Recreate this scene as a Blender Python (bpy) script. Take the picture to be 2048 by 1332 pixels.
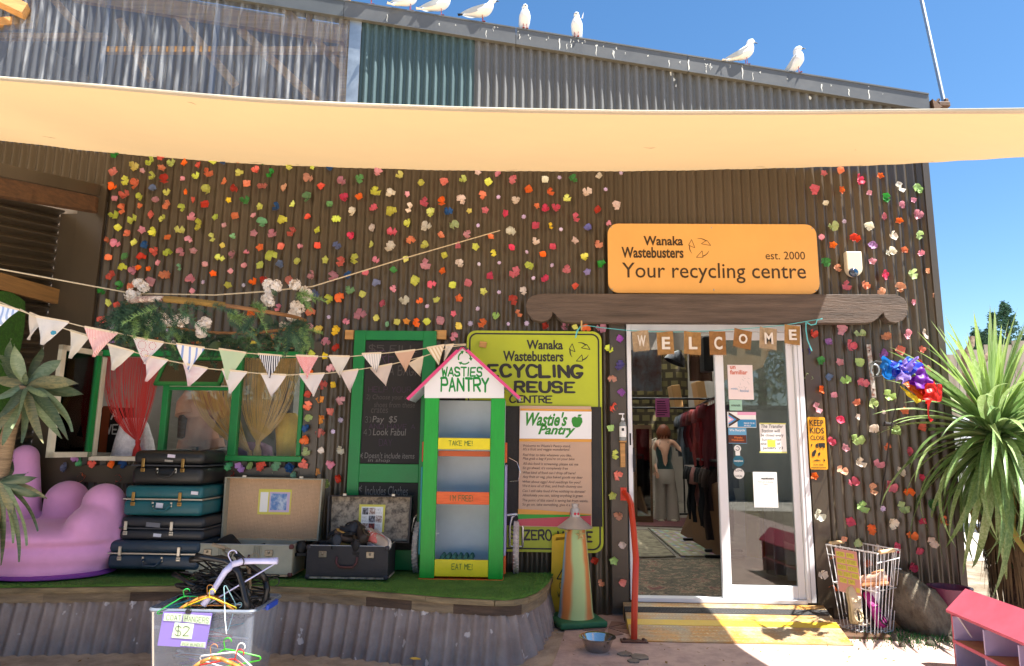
import bpy, bmesh, math, random
from mathutils import Vector, Matrix
import numpy as np
random.seed(7); PI = math.pi; R = math.radians
for o in list(bpy.data.objects): bpy.data.objects.remove(o)
scn = bpy.context.scene; COL = scn.collection
# ---------------------------------------------------------------- camera, sky, sun, exposure
FPX = 1365.0; EYE = Vector((0, -5.3, 1.22))
yw, pt, rl = R(-1.45), R(9.43), R(.695)
FWD = Vector((math.sin(yw)*math.cos(pt), math.cos(yw)*math.cos(pt), math.sin(pt)))
RT = Vector((math.cos(yw), -math.sin(yw), 0)); UP = RT.cross(FWD)
RT, UP = math.cos(rl)*RT+math.sin(rl)*UP, -math.sin(rl)*RT+math.cos(rl)*UP
cam = bpy.data.cameras.new('camera'); cam.sensor_width = 36; cam.lens = FPX*36/2048
cam.clip_end = 2000; cam.clip_start = .05
co = bpy.data.objects.new('camera', cam); COL.objects.link(co)
co.matrix_world = Matrix(((RT.x, UP.x, -FWD.x, EYE.x), (RT.y, UP.y, -FWD.y, EYE.y), (RT.z, UP.z, -FWD.z, EYE.z), (0, 0, 0, 1)))
scn.camera = co
SUN = Vector((.48, -.16, 1)).normalized()
w = bpy.data.worlds.new('World'); scn.world = w; w.use_nodes = True
nt = w.node_tree; bgn = nt.nodes['Background']
sky = nt.nodes.new('ShaderNodeTexSky'); sky.sky_type = 'NISHITA'; sky.sun_disc = False
sky.sun_elevation = math.asin(SUN.z); sky.sun_rotation = math.atan2(SUN.x, SUN.y) % (2*PI)
sky.altitude = 300; sky.air_density = 1.0; sky.dust_density = .2; sky.ozone_density = 1.6
hsv = nt.nodes.new('ShaderNodeHueSaturation'); hsv.inputs['Saturation'].default_value = 1.22; hsv.inputs['Hue'].default_value = .498
nt.links.new(sky.outputs[0], hsv.inputs['Color']); nt.links.new(hsv.outputs[0], bgn.inputs[0]); bgn.inputs[1].default_value = .063
sl = bpy.data.lights.new('sun', 'SUN'); sl.energy = 5.0; sl.angle = R(.53); sl.color = (1, .955, .89)
so = bpy.data.objects.new('sun', sl); COL.objects.link(so)
so.rotation_euler = SUN.to_track_quat('Z', 'Y').to_euler()
scn.view_settings.view_transform = 'Standard'; scn.view_settings.look = 'None'
scn.view_settings.gamma = 1; scn.view_settings.use_curve_mapping = False
scn.view_settings.exposure = 1.8
scn.render.engine = 'CYCLES'
scn.cycles.max_bounces = 10; scn.cycles.diffuse_bounces = 5; scn.cycles.transparent_max_bounces = 16
scn.cycles.transmission_bounces = 8; scn.cycles.sample_clamp_indirect = 6

# ---------------------------------------------------------------- helpers
def P(x, y, Y=None, Z=None, X=None):
    "the place seen at a point of the 2048 x 1332 photograph, on the plane Y=, Z= or X="
    d = FWD+(x-1024)/FPX*RT-(y-666)/FPX*UP
    t = (Y-EYE.y)/d.y if Y is not None else (Z-EYE.z)/d.z if Z is not None else (X-EYE.x)/d.x
    return EYE+t*d
def WR(x0, y0, x1, y1, Y=0):
    "world extents of an upright rectangle on the plane Y; x at mid height, y at mid width"
    ym, xm = (y0+y1)/2, (x0+x1)/2
    return P(x0, ym, Y).x, P(x1, ym, Y).x, P(xm, y1, Y).z, P(xm, y0, Y).z
def lin(c):
    if isinstance(c, str):
        c = [int(c[i:i+2], 16)/255 for i in (0, 2, 4)]
        c = [v/12.92 if v < .04045 else ((v+.055)/1.055)**2.4 for v in c]
    return tuple(c)
MATS = {}
def M(name, col='808080', rough=.6, metal=0., var=0., vs=6., col2=None, bump=0., bs=40., alpha=1., trans=0., coat=0., spec=.5, objcol=False, stretch=None, sheen=0., subs=0., transl=0., detail=4):
    if name in MATS: return MATS[name]
    m = bpy.data.materials.new(name); m.use_nodes = True; n = m.node_tree.nodes; l = m.node_tree.links
    b = n['Principled BSDF']; c = lin(col)
    b.inputs['Base Color'].default_value = (*c, 1); b.inputs['Roughness'].default_value = rough
    b.inputs['Metallic'].default_value = metal; b.inputs['Coat Weight'].default_value = coat
    b.inputs['Specular IOR Level'].default_value = spec; b.inputs['Alpha'].default_value = alpha
    b.inputs['Transmission Weight'].default_value = trans; b.inputs['Sheen Weight'].default_value = sheen
    tc = n.new('ShaderNodeTexCoord'); mp = n.new('ShaderNodeMapping'); l.new(tc.outputs['Object'], mp.inputs[0])
    if stretch: mp.inputs['Scale'].default_value = stretch
    src = None
    if objcol:
        oi = n.new('ShaderNodeObjectInfo'); src = oi.outputs['Color']
    if var or col2:
        nz = n.new('ShaderNodeTexNoise'); nz.inputs['Scale'].default_value = vs; nz.inputs['Detail'].default_value = detail+2; nz.inputs['Roughness'].default_value = .65
        l.new(mp.outputs[0], nz.inputs['Vector'])
        mx = n.new('ShaderNodeMix'); mx.data_type = 'RGBA'
        rp = n.new('ShaderNodeMapRange'); rp.inputs['From Min'].default_value = .3; rp.inputs['From Max'].default_value = .7
        l.new(nz.outputs['Fac'], rp.inputs['Value'])
        if col2:
            rp.inputs['From Min'].default_value = .42; rp.inputs['From Max'].default_value = .62
            mx.inputs[6].default_value = (*c, 1); mx.inputs[7].default_value = (*lin(col2), 1)
            l.new(rp.outputs[0], mx.inputs[0])
            if src: l.new(src, mx.inputs[6])
        else:
            mx.blend_type = 'MULTIPLY'; mx.inputs[0].default_value = 1; mx.inputs[6].default_value = (*c, 1)
            if src: l.new(src, mx.inputs[6])
            rp.inputs['To Min'].default_value = 1-var; rp.inputs['To Max'].default_value = 1+var*.6; rp.clamp = True
            l.new(rp.outputs[0], mx.inputs[7])
        src = mx.outputs[2]
        rr = n.new('ShaderNodeMapRange'); rr.inputs['To Min'].default_value = max(.02, rough-.12); rr.inputs['To Max'].default_value = min(1, rough+.12)
        l.new(nz.outputs['Fac'], rr.inputs['Value']); l.new(rr.outputs[0], b.inputs['Roughness'])
    if src: l.new(src, b.inputs['Base Color'])
    if bump:
        nb = n.new('ShaderNodeTexNoise'); nb.inputs['Scale'].default_value = bs; nb.inputs['Detail'].default_value = detail
        l.new(mp.outputs[0], nb.inputs['Vector'])
        bp = n.new('ShaderNodeBump'); bp.inputs['Strength'].default_value = bump; bp.inputs['Distance'].default_value = .01
        l.new(nb.outputs['Fac'], bp.inputs['Height']); l.new(bp.outputs[0], b.inputs['Normal'])
    if transl:
        tr = n.new('ShaderNodeBsdfTranslucent'); ms = n.new('ShaderNodeMixShader'); ms.inputs[0].default_value = transl
        if src: l.new(src, tr.inputs[0])
        else: tr.inputs[0].default_value = (*c, 1)
        l.new(b.outputs[0], ms.inputs[1]); l.new(tr.outputs[0], ms.inputs[2]); l.new(ms.outputs[0], n['Material Output'].inputs[0])
    MATS[name] = m
    return m
def nodes(m): return m.node_tree.nodes, m.node_tree.links, m.node_tree.nodes['Principled BSDF']

class MB:
    "collects faces; built into one mesh"
    def __init__(s): s.v = []; s.f = []; s.mi = []; s.cur = 0
    def add(s, vs, fs, mat=None):
        o = len(s.v)
        s.v += [tuple(mat @ Vector(p)) if mat else tuple(p) for p in vs]
        s.f += [tuple(i+o for i in f) for f in fs]; s.mi += [s.cur]*len(fs)
        return s
    def box(s, c, d, rot=None):
        x, y, z = (a/2 for a in d)
        vs = [(-x, -y, -z), (x, -y, -z), (x, y, -z), (-x, y, -z), (-x, -y, z), (x, -y, z), (x, y, z), (-x, y, z)]
        m = Matrix.Translation(c) @ (rot if rot else Matrix())
        return s.add(vs, [(0, 3, 2, 1), (4, 5, 6, 7), (0, 1, 5, 4), (1, 2, 6, 5), (2, 3, 7, 6), (3, 0, 4, 7)], m)
    def span(s, a, b):
        return s.box([(a[i]+b[i])/2 for i in range(3)], [abs(a[i]-b[i]) for i in range(3)])
    def bbox(s, c, d, bev=.01, seg=2, rot=None):
        bm = bmesh.new(); bmesh.ops.create_cube(bm, size=1); bmesh.ops.scale(bm, vec=d, verts=bm.verts)
        bmesh.ops.bevel(bm, geom=bm.edges[:], offset=min(bev, min(d)*.45), segments=seg, profile=.5, affect='EDGES')
        bm.verts.ensure_lookup_table(); m = Matrix.Translation(c) @ (rot if rot else Matrix())
        s.add([v.co[:] for v in bm.verts], [[v.index for v in f.verts] for f in bm.faces], m); bm.free(); return s
    def prism(s, pts, ext):
        n = len(pts); ext = Vector(ext); pts = [Vector(p) for p in pts]
        nr = Vector((0, 0, 0))
        for i in range(n): nr += (pts[i]-pts[0]).cross(pts[(i+1) % n]-pts[0])
        if nr.dot(ext) > 0: pts = pts[::-1]
        vs = pts+[p+ext for p in pts]
        return s.add(vs, [tuple(range(n)), tuple(range(2*n-1, n-1, -1))]+[(i, i+n, (i+1) % n+n, (i+1) % n) for i in range(n)])
    def quad(s, a, b, c, d): return s.add([a, b, c, d], [(0, 1, 2, 3)])
    def bar(s, a, b, w, t=None, up=(0, 0, 1)):
        a, b = Vector(a), Vector(b); t = t or w; z = (b-a); L = z.length; z.normalize()
        x = Vector(up).cross(z)
        if x.length < 1e-4: x = Vector((1, 0, 0)).cross(z)
        x.normalize(); y = z.cross(x)
        m = Matrix(((x.x, y.x, z.x, (a.x+b.x)/2), (x.y, y.y, z.y, (a.y+b.y)/2), (x.z, y.z, z.z, (a.z+b.z)/2), (0, 0, 0, 1)))
        return s.box((0, 0, 0), (w, t, L), None) if False else s._boxm(m, w, t, L)
    def _boxm(s, m, w, t, L):
        x, y, z = w/2, t/2, L/2
        vs = [(-x, -y, -z), (x, -y, -z), (x, y, -z), (-x, y, -z), (-x, -y, z), (x, -y, z), (x, y, z), (-x, y, z)]
        return s.add(vs, [(0, 3, 2, 1), (4, 5, 6, 7), (0, 1, 5, 4), (1, 2, 6, 5), (2, 3, 7, 6), (3, 0, 4, 7)], m)
    def tube(s, pts, r, n=8, close=False, caps=True):
        pts = [Vector(p) for p in pts]; k = len(pts); rs = r if isinstance(r, (list, tuple)) else [r]*k
        prev = None; rings = []
        for i, p in enumerate(pts):
            if close: d = pts[(i+1) % k]-pts[i-1]
            else: d = pts[min(i+1, k-1)]-pts[max(i-1, 0)]
            if d.length < 1e-9: d = Vector((0, 0, 1))
            d.normalize()
            if prev is None:
                u = d.cross(Vector((0, 0, 1)))
                if u.length < .05: u = d.cross(Vector((1, 0, 0)))
            else: u = prev-d*prev.dot(d)
            u.normalize(); prev = u; v = d.cross(u)
            rings.append([p+rs[i]*(math.cos(2*PI*j/n)*u+math.sin(2*PI*j/n)*v) for j in range(n)])
        vs = [q for g in rings for q in g]; fs = []
        for i in range(k if close else k-1):
            for j in range(n):
                a, b = i*n+j, i*n+(j+1) % n; c, d = ((i+1) % k)*n+(j+1) % n, ((i+1) % k)*n+j
                fs.append((a, b, c, d))
        if caps and not close: fs += [tuple(range(n))[::-1], tuple(range((k-1)*n, k*n))]
        return s.add(vs, fs)
    def lathe(s, prof, c=(0, 0, 0), n=24, m=None):
        vs = []; fs = []
        for (r, z) in prof: vs += [(r*math.cos(2*PI*j/n), r*math.sin(2*PI*j/n), z) for j in range(n)]
        for i in range(len(prof)-1):
            for j in range(n): fs.append((i*n+j, i*n+(j+1) % n, (i+1)*n+(j+1) % n, (i+1)*n+j))
        return s.add(vs, fs, Matrix.Translation(c) @ (m if m else Matrix()))
    def ball(s, c, r, n=12, k=8, m=None):
        r = r if isinstance(r, (list, tuple)) else (r, r, r)
        prof = [(max(1e-4, math.sin(PI*i/k)), -math.cos(PI*i/k)) for i in range(k+1)]
        return s.lathe(prof, n=n, m=Matrix.Translation(c) @ (m if m else Matrix()) @ Matrix.Diagonal((*r, 1)))
    def grid(s, fn, nu, nv, two=False):
        vs = [fn(i/nu, j/nv) for j in range(nv+1) for i in range(nu+1)]
        fs = [(j*(nu+1)+i, j*(nu+1)+i+1, (j+1)*(nu+1)+i+1, (j+1)*(nu+1)+i) for j in range(nv) for i in range(nu)]
        return s.add(vs, fs)
    def mesh(s, name, off=None):
        me = bpy.data.meshes.new(name)
        vs = s.v if off is None else [(v[0]-off[0], v[1]-off[1], v[2]-off[2]) for v in s.v]
        me.from_pydata(vs, [], s.f); me.update(); return me
def link(name, me, mat, parent=None, smooth=None):
    o = bpy.data.objects.new(name, me); COL.objects.link(o)
    for mm in (mat if isinstance(mat, (list, tuple)) else [mat]): me.materials.append(mm)
    if smooth is not None:
        me.polygons.foreach_set('use_smooth', [True]*len(me.polygons)); me.set_sharp_from_angle(angle=R(smooth))
    if parent: o.parent = parent
    return o
def tag(o, label=None, cat=None, group=None, kind=None):
    if label: o['label'] = label
    if cat: o['category'] = cat
    if group: o['group'] = group
    if kind: o['kind'] = kind
    return o
class Th:
    "a thing: an Empty that parents its parts; parts are given in world coordinates (world=True) or relative to the Empty"
    def __init__(s, name, label, cat, loc, rot=(0, 0, 0), group=None, world=True, kind=None):
        s.o = bpy.data.objects.new(name, None); COL.objects.link(s.o); s.loc = Vector(loc); s.world = world
        s.o.location = loc; s.o.rotation_euler = rot; s.o.empty_display_size = .1; tag(s.o, label, cat, group, kind)
    def part(s, name, mb, mat, parent=None, smooth=None, label=None, kind=None):
        me = mb.mesh(name, s.loc if s.world else None); o = link(name, me, mat, parent or s.o, smooth)
        if len(mb.mi) and max(mb.mi) > 0: me.polygons.foreach_set('material_index', mb.mi)
        return tag(o, label, kind=kind)
def solo(name, label, cat, mb, mat, loc=(0, 0, 0), group=None, smooth=None, kind=None):
    me = mb.mesh(name, loc); o = link(name, me, mat, None, smooth); o.location = loc
    if len(mb.mi) and max(mb.mi) > 0: me.polygons.foreach_set('material_index', mb.mi)
    return tag(o, label, cat, group, kind)
def copy_tree(o, parent=None):
    c = o.copy(); COL.objects.link(c); c.parent = parent
    for ch in o.children: copy_tree(ch, c)
    return c
def struct(name, mb, mat, smooth=None): return solo(name, None, None, mb, mat, smooth=smooth, kind='structure')

# ---- lettering: outlines of the built-in font, and a stroke hand for painted letters
def glyphs(s, bold=0., shear=0.):
    cu = bpy.data.curves.new('t', 'FONT'); cu.body = s; cu.offset = bold; cu.shear = shear; cu.resolution_u = 3
    ob = bpy.data.objects.new('t', cu); COL.objects.link(ob)
    me = ob.to_mesh(); vs = [tuple(v.co) for v in me.vertices]; fs = [tuple(p.vertices) for p in me.polygons]
    ob.to_mesh_clear(); bpy.data.objects.remove(ob); bpy.data.curves.remove(cu)
    return vs, fs
def put(mb, vs, fs, O, U, V, box=None, w=None, h=None, fill=True):
    "place flat outline so its bounding box fills w x h at O along U, V"
    if not vs: return
    xs = [v[0] for v in vs]; ys = [v[1] for v in vs]
    x0, y0 = min(xs), min(ys); dx, dy = max(1e-6, max(xs)-x0), max(1e-6, max(ys)-y0)
    sx = w/dx if w else (h/dy); sy = h/dy if h else sx
    O, U, V = Vector(O), Vector(U), Vector(V)
    mb.add([O+U*((v[0]-x0)*sx)+V*((v[1]-y0)*sy) for v in vs], fs)
def ptext(mb, s, x0, y0, x1, y1, Y, bold=0., shear=0., thick=0.):
    "flat text filling a pixel rectangle (x at mid height) of an upright plane Y, facing the camera side"
    X0, X1, Z0, Z1 = WR(x0, y0, x1, y1, Y)
    vs, fs = glyphs(s, bold, shear); put(mb, vs, fs, (X0, Y, Z0), (1, 0, 0), (0, 0, 1), w=X1-X0, h=Z1-Z0)
G = {'A': '00 26 40|12 32', 'B': '00 06|~06 36 45 33 03|~03 33 42 30 00', 'C': '~45 36 16 04 02 10 30 41', 'D': '00 06|~06 26 45 41 20 00', 'E': '46 06 00 40|03 33', 'F': '46 06 00|03 33',
     'G': '~45 36 16 04 02 10 30 42|42 22', 'H': '06 00|46 40|03 43', 'I': '26 20', 'J': '~46 41 30 10 01', 'K': '06 00|46 03 40', 'L': '06 00 40', 'M': '00 06 23 46 40', 'N': '00 06 40 46',
     'O': '~16 04 02 10 30 42 44 36 16', 'P': '00 06|~06 36 44 33 03', 'Q': '~16 04 02 10 30 42 44 36 16|31 40', 'R': '00 06|~06 36 44 33 03|23 40', 'S': '~45 36 16 05 13 33 41 30 10 01',
     'T': '06 46|26 20', 'U': '~06 02 10 30 42 46', 'V': '06 20 46', 'W': '06 10 24 30 46', 'X': '06 40|46 00', 'Y': '06 23 46|23 20', 'Z': '06 46 00 40', '0': '~16 04 02 10 30 42 44 36 16',
     '1': '15 26 20', '2': '~05 16 36 45 33 11 00|00 40', '3': '~05 16 36 45 33 23|~23 33 41 30 10 01', '4': '30 36 02 42', '5': '46 06 04|~04 34 42 30 10 01', '$': '~45 36 16 05 13 33 41 30 10 01|27 20',
     '!': '26 22|20 21', '.': '00 01', ',': '01 00', "'": '16 15', '?': '~05 16 36 45 33 22|20 21', ')': '~16 35 31 10', '*': '15 31|11 35|13 33|22 24', '&': '40 05 16 25 02 10 20 42'}
def stroke_text(s, wd=.5, jit=.12, sp=1.5, rnd=None):
    rnd = rnd or random.Random(len(s)+ord(s[0])); vs = []; fs = []; cx = 0
    for ch in s:
        if ch == ' ': cx += 3; continue
        g = G.get(ch.upper())
        if not g: cx += 3; continue
        wide = 1 if ch in "!.,'I" else 4
        for st in g.split('|'):
            sm = st[0] == '~'; pts = [Vector((int(p[0]), int(p[1]), 0)) for p in st.lstrip('~').split()]
            if wide == 1: pts = [Vector((p.x-2+.5 if ch in 'I!' else p.x, p.y, 0)) for p in pts]
            pts = [p+Vector((rnd.uniform(-jit, jit), rnd.uniform(-jit, jit), 0)) for p in pts]
            if sm and len(pts) > 2:
                q = []
                cl = (pts[0]-pts[-1]).length < .6
                for i in range(len(pts)-1):
                    p0 = pts[i-1] if i else (pts[-2] if cl else pts[0]); p3 = pts[i+2] if i+2 < len(pts) else (pts[1] if cl else pts[-1])
                    for t in (0, .33, .66):
                        a, b = pts[i], pts[i+1]
                        q.append(.5*((2*a)+(b-p0)*t+(2*p0-5*a+4*b-p3)*t*t+(3*a-p0-3*b+p3)*t**3))
                pts = q+[pts[-1]]
            w2 = wd*rnd.uniform(.44, .56)
            for a, b in zip(pts, pts[1:]):
                d = (b-a)
                if d.length < 1e-5: continue
                d.normalize(); nr = Vector((-d.y, d.x, 0))*w2; o = len(vs)
                ang = [(-.5, 1), (-.9, .45), (-1, 0), (-.9, -.45), (-.5, -1)]
                ring = [a+nr*k2+d*w2*(-math.sqrt(max(0, 1-k2*k2))) for k2 in (1, .5, -.5, -1)]+[b+nr*k2+d*w2*math.sqrt(max(0, 1-k2*k2)) for k2 in (-1, -.5, .5, 1)]
                vs += [tuple(p+Vector((cx, 0, 0))) for p in ring]; fs.append(tuple(range(o, o+8)))
        cx += wide+sp
    # tiny stagger so crossing strokes never share a plane
    vs = [(v[0], v[1], (i//8 % 7)*.00007) for i, v in enumerate(vs)]
    return vs, fs
def puts(mb, s, O, U, V, w, h, wd=.5, jit=.12, sp=1.5):
    vs, fs = stroke_text(s, wd, jit, sp); O, U, V = Vector(O), Vector(U), Vector(V); N = U.normalized().cross(V.normalized())
    xs = [v[0] for v in vs]; ys = [v[1] for v in vs]; x0, y0 = min(xs), min(ys); sx = w/(max(xs)-x0); sy = h/(max(ys)-y0)
    mb.add([O+U*((v[0]-x0)*sx)+V*((v[1]-y0)*sy)+N*v[2] for v in vs], fs)
def pstroke(mb, s, x0, y0, x1, y1, Y, wd=.5, jit=.12, sp=1.5, dz=0):
    X0, X1, Z0, Z1 = WR(x0, y0, x1, y1, Y)
    puts(mb, s, (X0, Y, Z0), (1, 0, 0), (0, 0, 1), X1-X0, Z1-Z0, wd, jit, sp)
def rrect(X0, X1, Z0, Z1, r, Y, n=6):
    pts = []
    for cx, cz, a0 in ((X1-r, Z1-r, 0), (X0+r, Z1-r, 90), (X0+r, Z0+r, 180), (X1-r, Z0+r, 270)):
        for i in range(n+1):
            a = R(a0+90*i/n); pts.append((cx+r*math.cos(a), Y, cz+r*math.sin(a)))
    return pts
def frameband(mb, A, B, ext):
    "flat ring between outlines A and B (same count), extruded"
    n = len(A); e = Vector(ext); A = [Vector(p) for p in A]; B = [Vector(p) for p in B]
    vs = A+B+[p+e for p in A]+[p+e for p in B]
    fs = []
    for i in range(n):
        j = (i+1) % n
        fs += [(i, j, n+j, n+i), (2*n+i, 3*n+i, 3*n+j, 2*n+j), (i, 2*n+i, 2*n+j, j), (n+i, n+j, 3*n+j, 3*n+i)]
    mb.add(vs, fs)
def ribbon(mb, pts, w, up=(0, -1, 0)):
    pts = [Vector(p) for p in pts]; vs = []; up = Vector(up); k = len(pts)
    for i, p in enumerate(pts):
        d = pts[min(i+1, k-1)]-pts[max(i-1, 0)]; sd = d.cross(up).normalized(); ww = w[i] if isinstance(w, (list, tuple)) else w
        vs += [p-sd*ww/2, p+sd*ww/2]
    mb.add(vs, [(2*i, 2*i+1, 2*i+3, 2*i+2) for i in range(k-1)])
def lerp(a, b, t): return a+(b-a)*t
def pl(xs, ys, x):
    if x <= xs[0]: return ys[0]
    for i in range(len(xs)-1):
        if x <= xs[i+1]: return lerp(ys[i], ys[i+1], (x-xs[i])/(xs[i+1]-xs[i]))
    return ys[-1]
# ---------------------------------------------------------------- materials of the place
brown = M('amber_lit_steel', '4c4234', .34, var=.22, vs=2.2, bump=.05, bs=14, stretch=(1, 1, .25), spec=.65)  # grey paint with the sail's amber light put into the colour
tealm = M('teal_steel', '4c6063', .34, var=.2, vs=3, bump=.15, bs=10, stretch=(1, 1, .3))
greym = M('grey_steel', '6c6d6d', .36, var=.18, vs=3, bump=.15, bs=10, stretch=(1, 1, .3))
def clear_sheet_material():
    m = bpy.data.materials.new('clear_plastic'); m.use_nodes = True; n = m.node_tree.nodes; l = m.node_tree.links; n.clear()
    o = n.new('ShaderNodeOutputMaterial'); t = n.new('ShaderNodeBsdfTransparent'); t.inputs[0].default_value = (.78, .84, .92, 1)
    g = n.new('ShaderNodeBsdfGlossy'); g.inputs['Roughness'].default_value = .1; g.inputs[0].default_value = (.85, .9, 1, 1)
    d = n.new('ShaderNodeBsdfDiffuse'); d.inputs[0].default_value = (.75, .78, .8, 1)
    fr = n.new('ShaderNodeFresnel'); fr.inputs[0].default_value = 1.7
    a = n.new('ShaderNodeMixShader'); b = n.new('ShaderNodeMixShader')
    tc = n.new('ShaderNodeTexCoord'); mp = n.new('ShaderNodeMapping'); mp.inputs['Scale'].default_value = (9, 9, .8)
    nz = n.new('ShaderNodeTexNoise'); nz.inputs['Scale'].default_value = 3; nz.inputs['Detail'].default_value = 6
    mr = n.new('ShaderNodeMapRange'); mr.inputs['From Min'].default_value = .5; mr.inputs['From Max'].default_value = .8; mr.inputs['To Min'].default_value = .09; mr.inputs['To Max'].default_value = .42
    l.new(tc.outputs['Object'], mp.inputs[0]); l.new(mp.outputs[0], nz.inputs['Vector']); l.new(nz.outputs['Fac'], mr.inputs['Value'])
    l.new(fr.outputs[0], a.inputs[0]); l.new(t.outputs[0], a.inputs[1]); l.new(g.outputs[0], a.inputs[2])
    l.new(mr.outputs[0], b.inputs[0]); l.new(a.outputs[0], b.inputs[1]); l.new(d.outputs[0], b.inputs[2]); l.new(b.outputs[0], o.inputs[0])
    return m
def glass_material(name, tint=(.93, .96, .95), ior=1.5, rough=.0, boost=1.0):
    m = bpy.data.materials.new(name); m.use_nodes = True; n = m.node_tree.nodes; l = m.node_tree.links; n.clear()
    o = n.new('ShaderNodeOutputMaterial'); t = n.new('ShaderNodeBsdfTransparent'); t.inputs[0].default_value = (*tint, 1)
    g = n.new('ShaderNodeBsdfGlossy'); g.inputs['Roughness'].default_value = rough
    fr = n.new('ShaderNodeFresnel'); fr.inputs[0].default_value = ior; mt = n.new('ShaderNodeMath'); mt.operation = 'MULTIPLY'; mt.inputs[1].default_value = boost
    mt.use_clamp = True; a = n.new('ShaderNodeMixShader')
    l.new(fr.outputs[0], mt.inputs[0]); l.new(mt.outputs[0], a.inputs[0]); l.new(t.outputs[0], a.inputs[1]); l.new(g.outputs[0], a.inputs[2]); l.new(a.outputs[0], o.inputs[0])
    return m
clearm = clear_sheet_material(); glassm = glass_material('window_glass', ior=1.5, boost=1.2); doorglass = glass_material('door_glass', (.62, .66, .64), ior=1.55, boost=1.9)
galv = M('galvanised', 'a9b2b8', .42, .7, var=.25, vs=8, bump=.05)
fascm = M('fascia_steel', '5f6162', .38, var=.12, vs=4)
timber = M('old_timber', 'c8965a', .7, var=.35, vs=5, stretch=(.6, 4, 9), bump=.3, bs=60)
dtimber = M('dark_timber', '5e4128', .75, var=.45, vs=5, stretch=(.5, 4, 9), bump=.4, bs=50)
white = M('white_aluminium', 'e4e6e8', .35, var=.05, vs=3)
green = M('green_paint', '0d7a38', .42, var=.12, vs=7, bump=.12, bs=70)
bgreen = M('bright_green_paint', '14a02c', .42, var=.14, vs=7, bump=.15, bs=70, stretch=(4, 4, .7))
cream = M('cream_paint', 'cfc8b2', .6, var=.14, vs=9, bump=.2, bs=50)
black = M('black_plastic', '141416', .45, var=.2)
darkin = M('dark_lining', '9c9288', .8, var=.2, vs=2)
black_ink = M('black_ink', '1b1a1a', .55)
paper = M('white_paper', 'f0efea', .6)

# ---------------------------------------------------------------- ground
def gz(x, y):
    t = min(1, max(0, (.25-x)/.5)); s = min(1, max(0, (-y-.2)/.5)) if True else 1
    return -.105*t*t*(3-2*t)
conc = M('pink_concrete', 'bca296', .82, col2='a68f86', vs=9, bump=.35, bs=120)
dirt = M('dirty_concrete', 'b5a48f', .85, col2='958775', vs=5, bump=.6, bs=60)
yard = M('yard_gravel', 'cfc7ba', .9, col2='bab2a6', vs=3, bump=.5, bs=40)
mb = MB(); mb.quad((-160, -160, -.16), (160, -160, -.16), (160, 160, -.16), (-160, 160, -.16)); struct('ground', mb, yard)
mb = MB(); mb.grid(lambda u, v: ((lerp(-7, .34, u)), lerp(-2.2, .02, v), gz(lerp(-7, .34, u), lerp(-2.2, .02, v))+.012*math.sin(9*u+5*v)*(1-u)), 60, 16); struct('path', mb, dirt, 40)
E0 = [P(1105, 1225, Z=0), P(1130, 1262, Z=0), P(1118, 1300, Z=0), P(1100, 1345, Z=0), P(1090, 1500, Z=0)]
mb = MB(); mb.prism([(.36, .04, -.02)]+[(p.x, p.y, -.02) for p in E0]+[(E0[-1].x, -3.2, -.02), (6.5, -3.2, -.02), (6.5, .04, -.02)][:3]+[], (0, 0, .026)) if False else None
pts = [(.30, .05, -.1)]+[(p.x, p.y, -.1) for p in E0]+[(E0[-1].x, -9, -.1), (4.2, -9, -.1), (4.2, .05, -.1)]
mb.prism(pts, (0, 0, .106)); pave = struct('pavement', mb, conc)
mb = MB(); mb.prism([(4.204, .05, -.12), (4.204, -9, -.12), (9, -9, -.12), (9, 3, -.12), (3.2, 3, -.12), (3.2, .05, -.12)], (0, 0, .11)); struct('garden_bed', mb, M('soil', '6b5c48', .95, col2='8d8270', vs=4, bump=.8, bs=60))
mb = MB(); mb.prism([(-9, -9, -.15), (E0[-1].x-.005, -9, -.15), (E0[-1].x-.005, -2.2, -.15), (-9, -2.2, -.15)], (0, 0, .04)); struct('yard', mb, M('pale_yard_concrete', 'd2c4b8', .85, col2='bfb0a4', vs=3, bump=.3))
# crazy paving pieces and the worn tile pattern by the cone
tilem = M('stone_piece', '7d7468', .8, var=.2, bump=.5)
def poly_piece(name, cx, cy, r, z, h, n=6, mat=tilem, parent=pave, sq=1.):
    m2 = MB(); a0 = random.random()*6
    m2.prism([(r*random.uniform(.7, 1.1)*math.cos(a0+2*PI*i/n)*sq, r*random.uniform(.7, 1.1)*math.sin(a0+2*PI*i/n), 0) for i in range(n)], (0, 0, h))
    o = link(name, m2.mesh(name), mat, parent); o.location = (cx, cy, z); return o
c0 = P(1215, 1258, Z=0)
for i in range(8):
    a = 2*PI*i/8+.2; m2 = MB(); d = Vector((math.cos(a), math.sin(a), 0)); e = Vector((-d.y, d.x, 0))
    m2.prism([d*.012, d*.17-e*.055, d*.19, d*.17+e*.055], (0, 0, .004)); o = link('tile', m2.mesh('tile'), M('star_tile', '86695c', .8, var=.15, bump=.3), pave); o.location = (c0.x, c0.y, .0065)
for (x, y, r) in ((1280, 1318, .07), (1252, 1312, .05), (1268, 1326, .04)): p = P(x, y, Z=0); poly_piece('stone', p.x, p.y, r, .0065, .008, 7)
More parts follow.
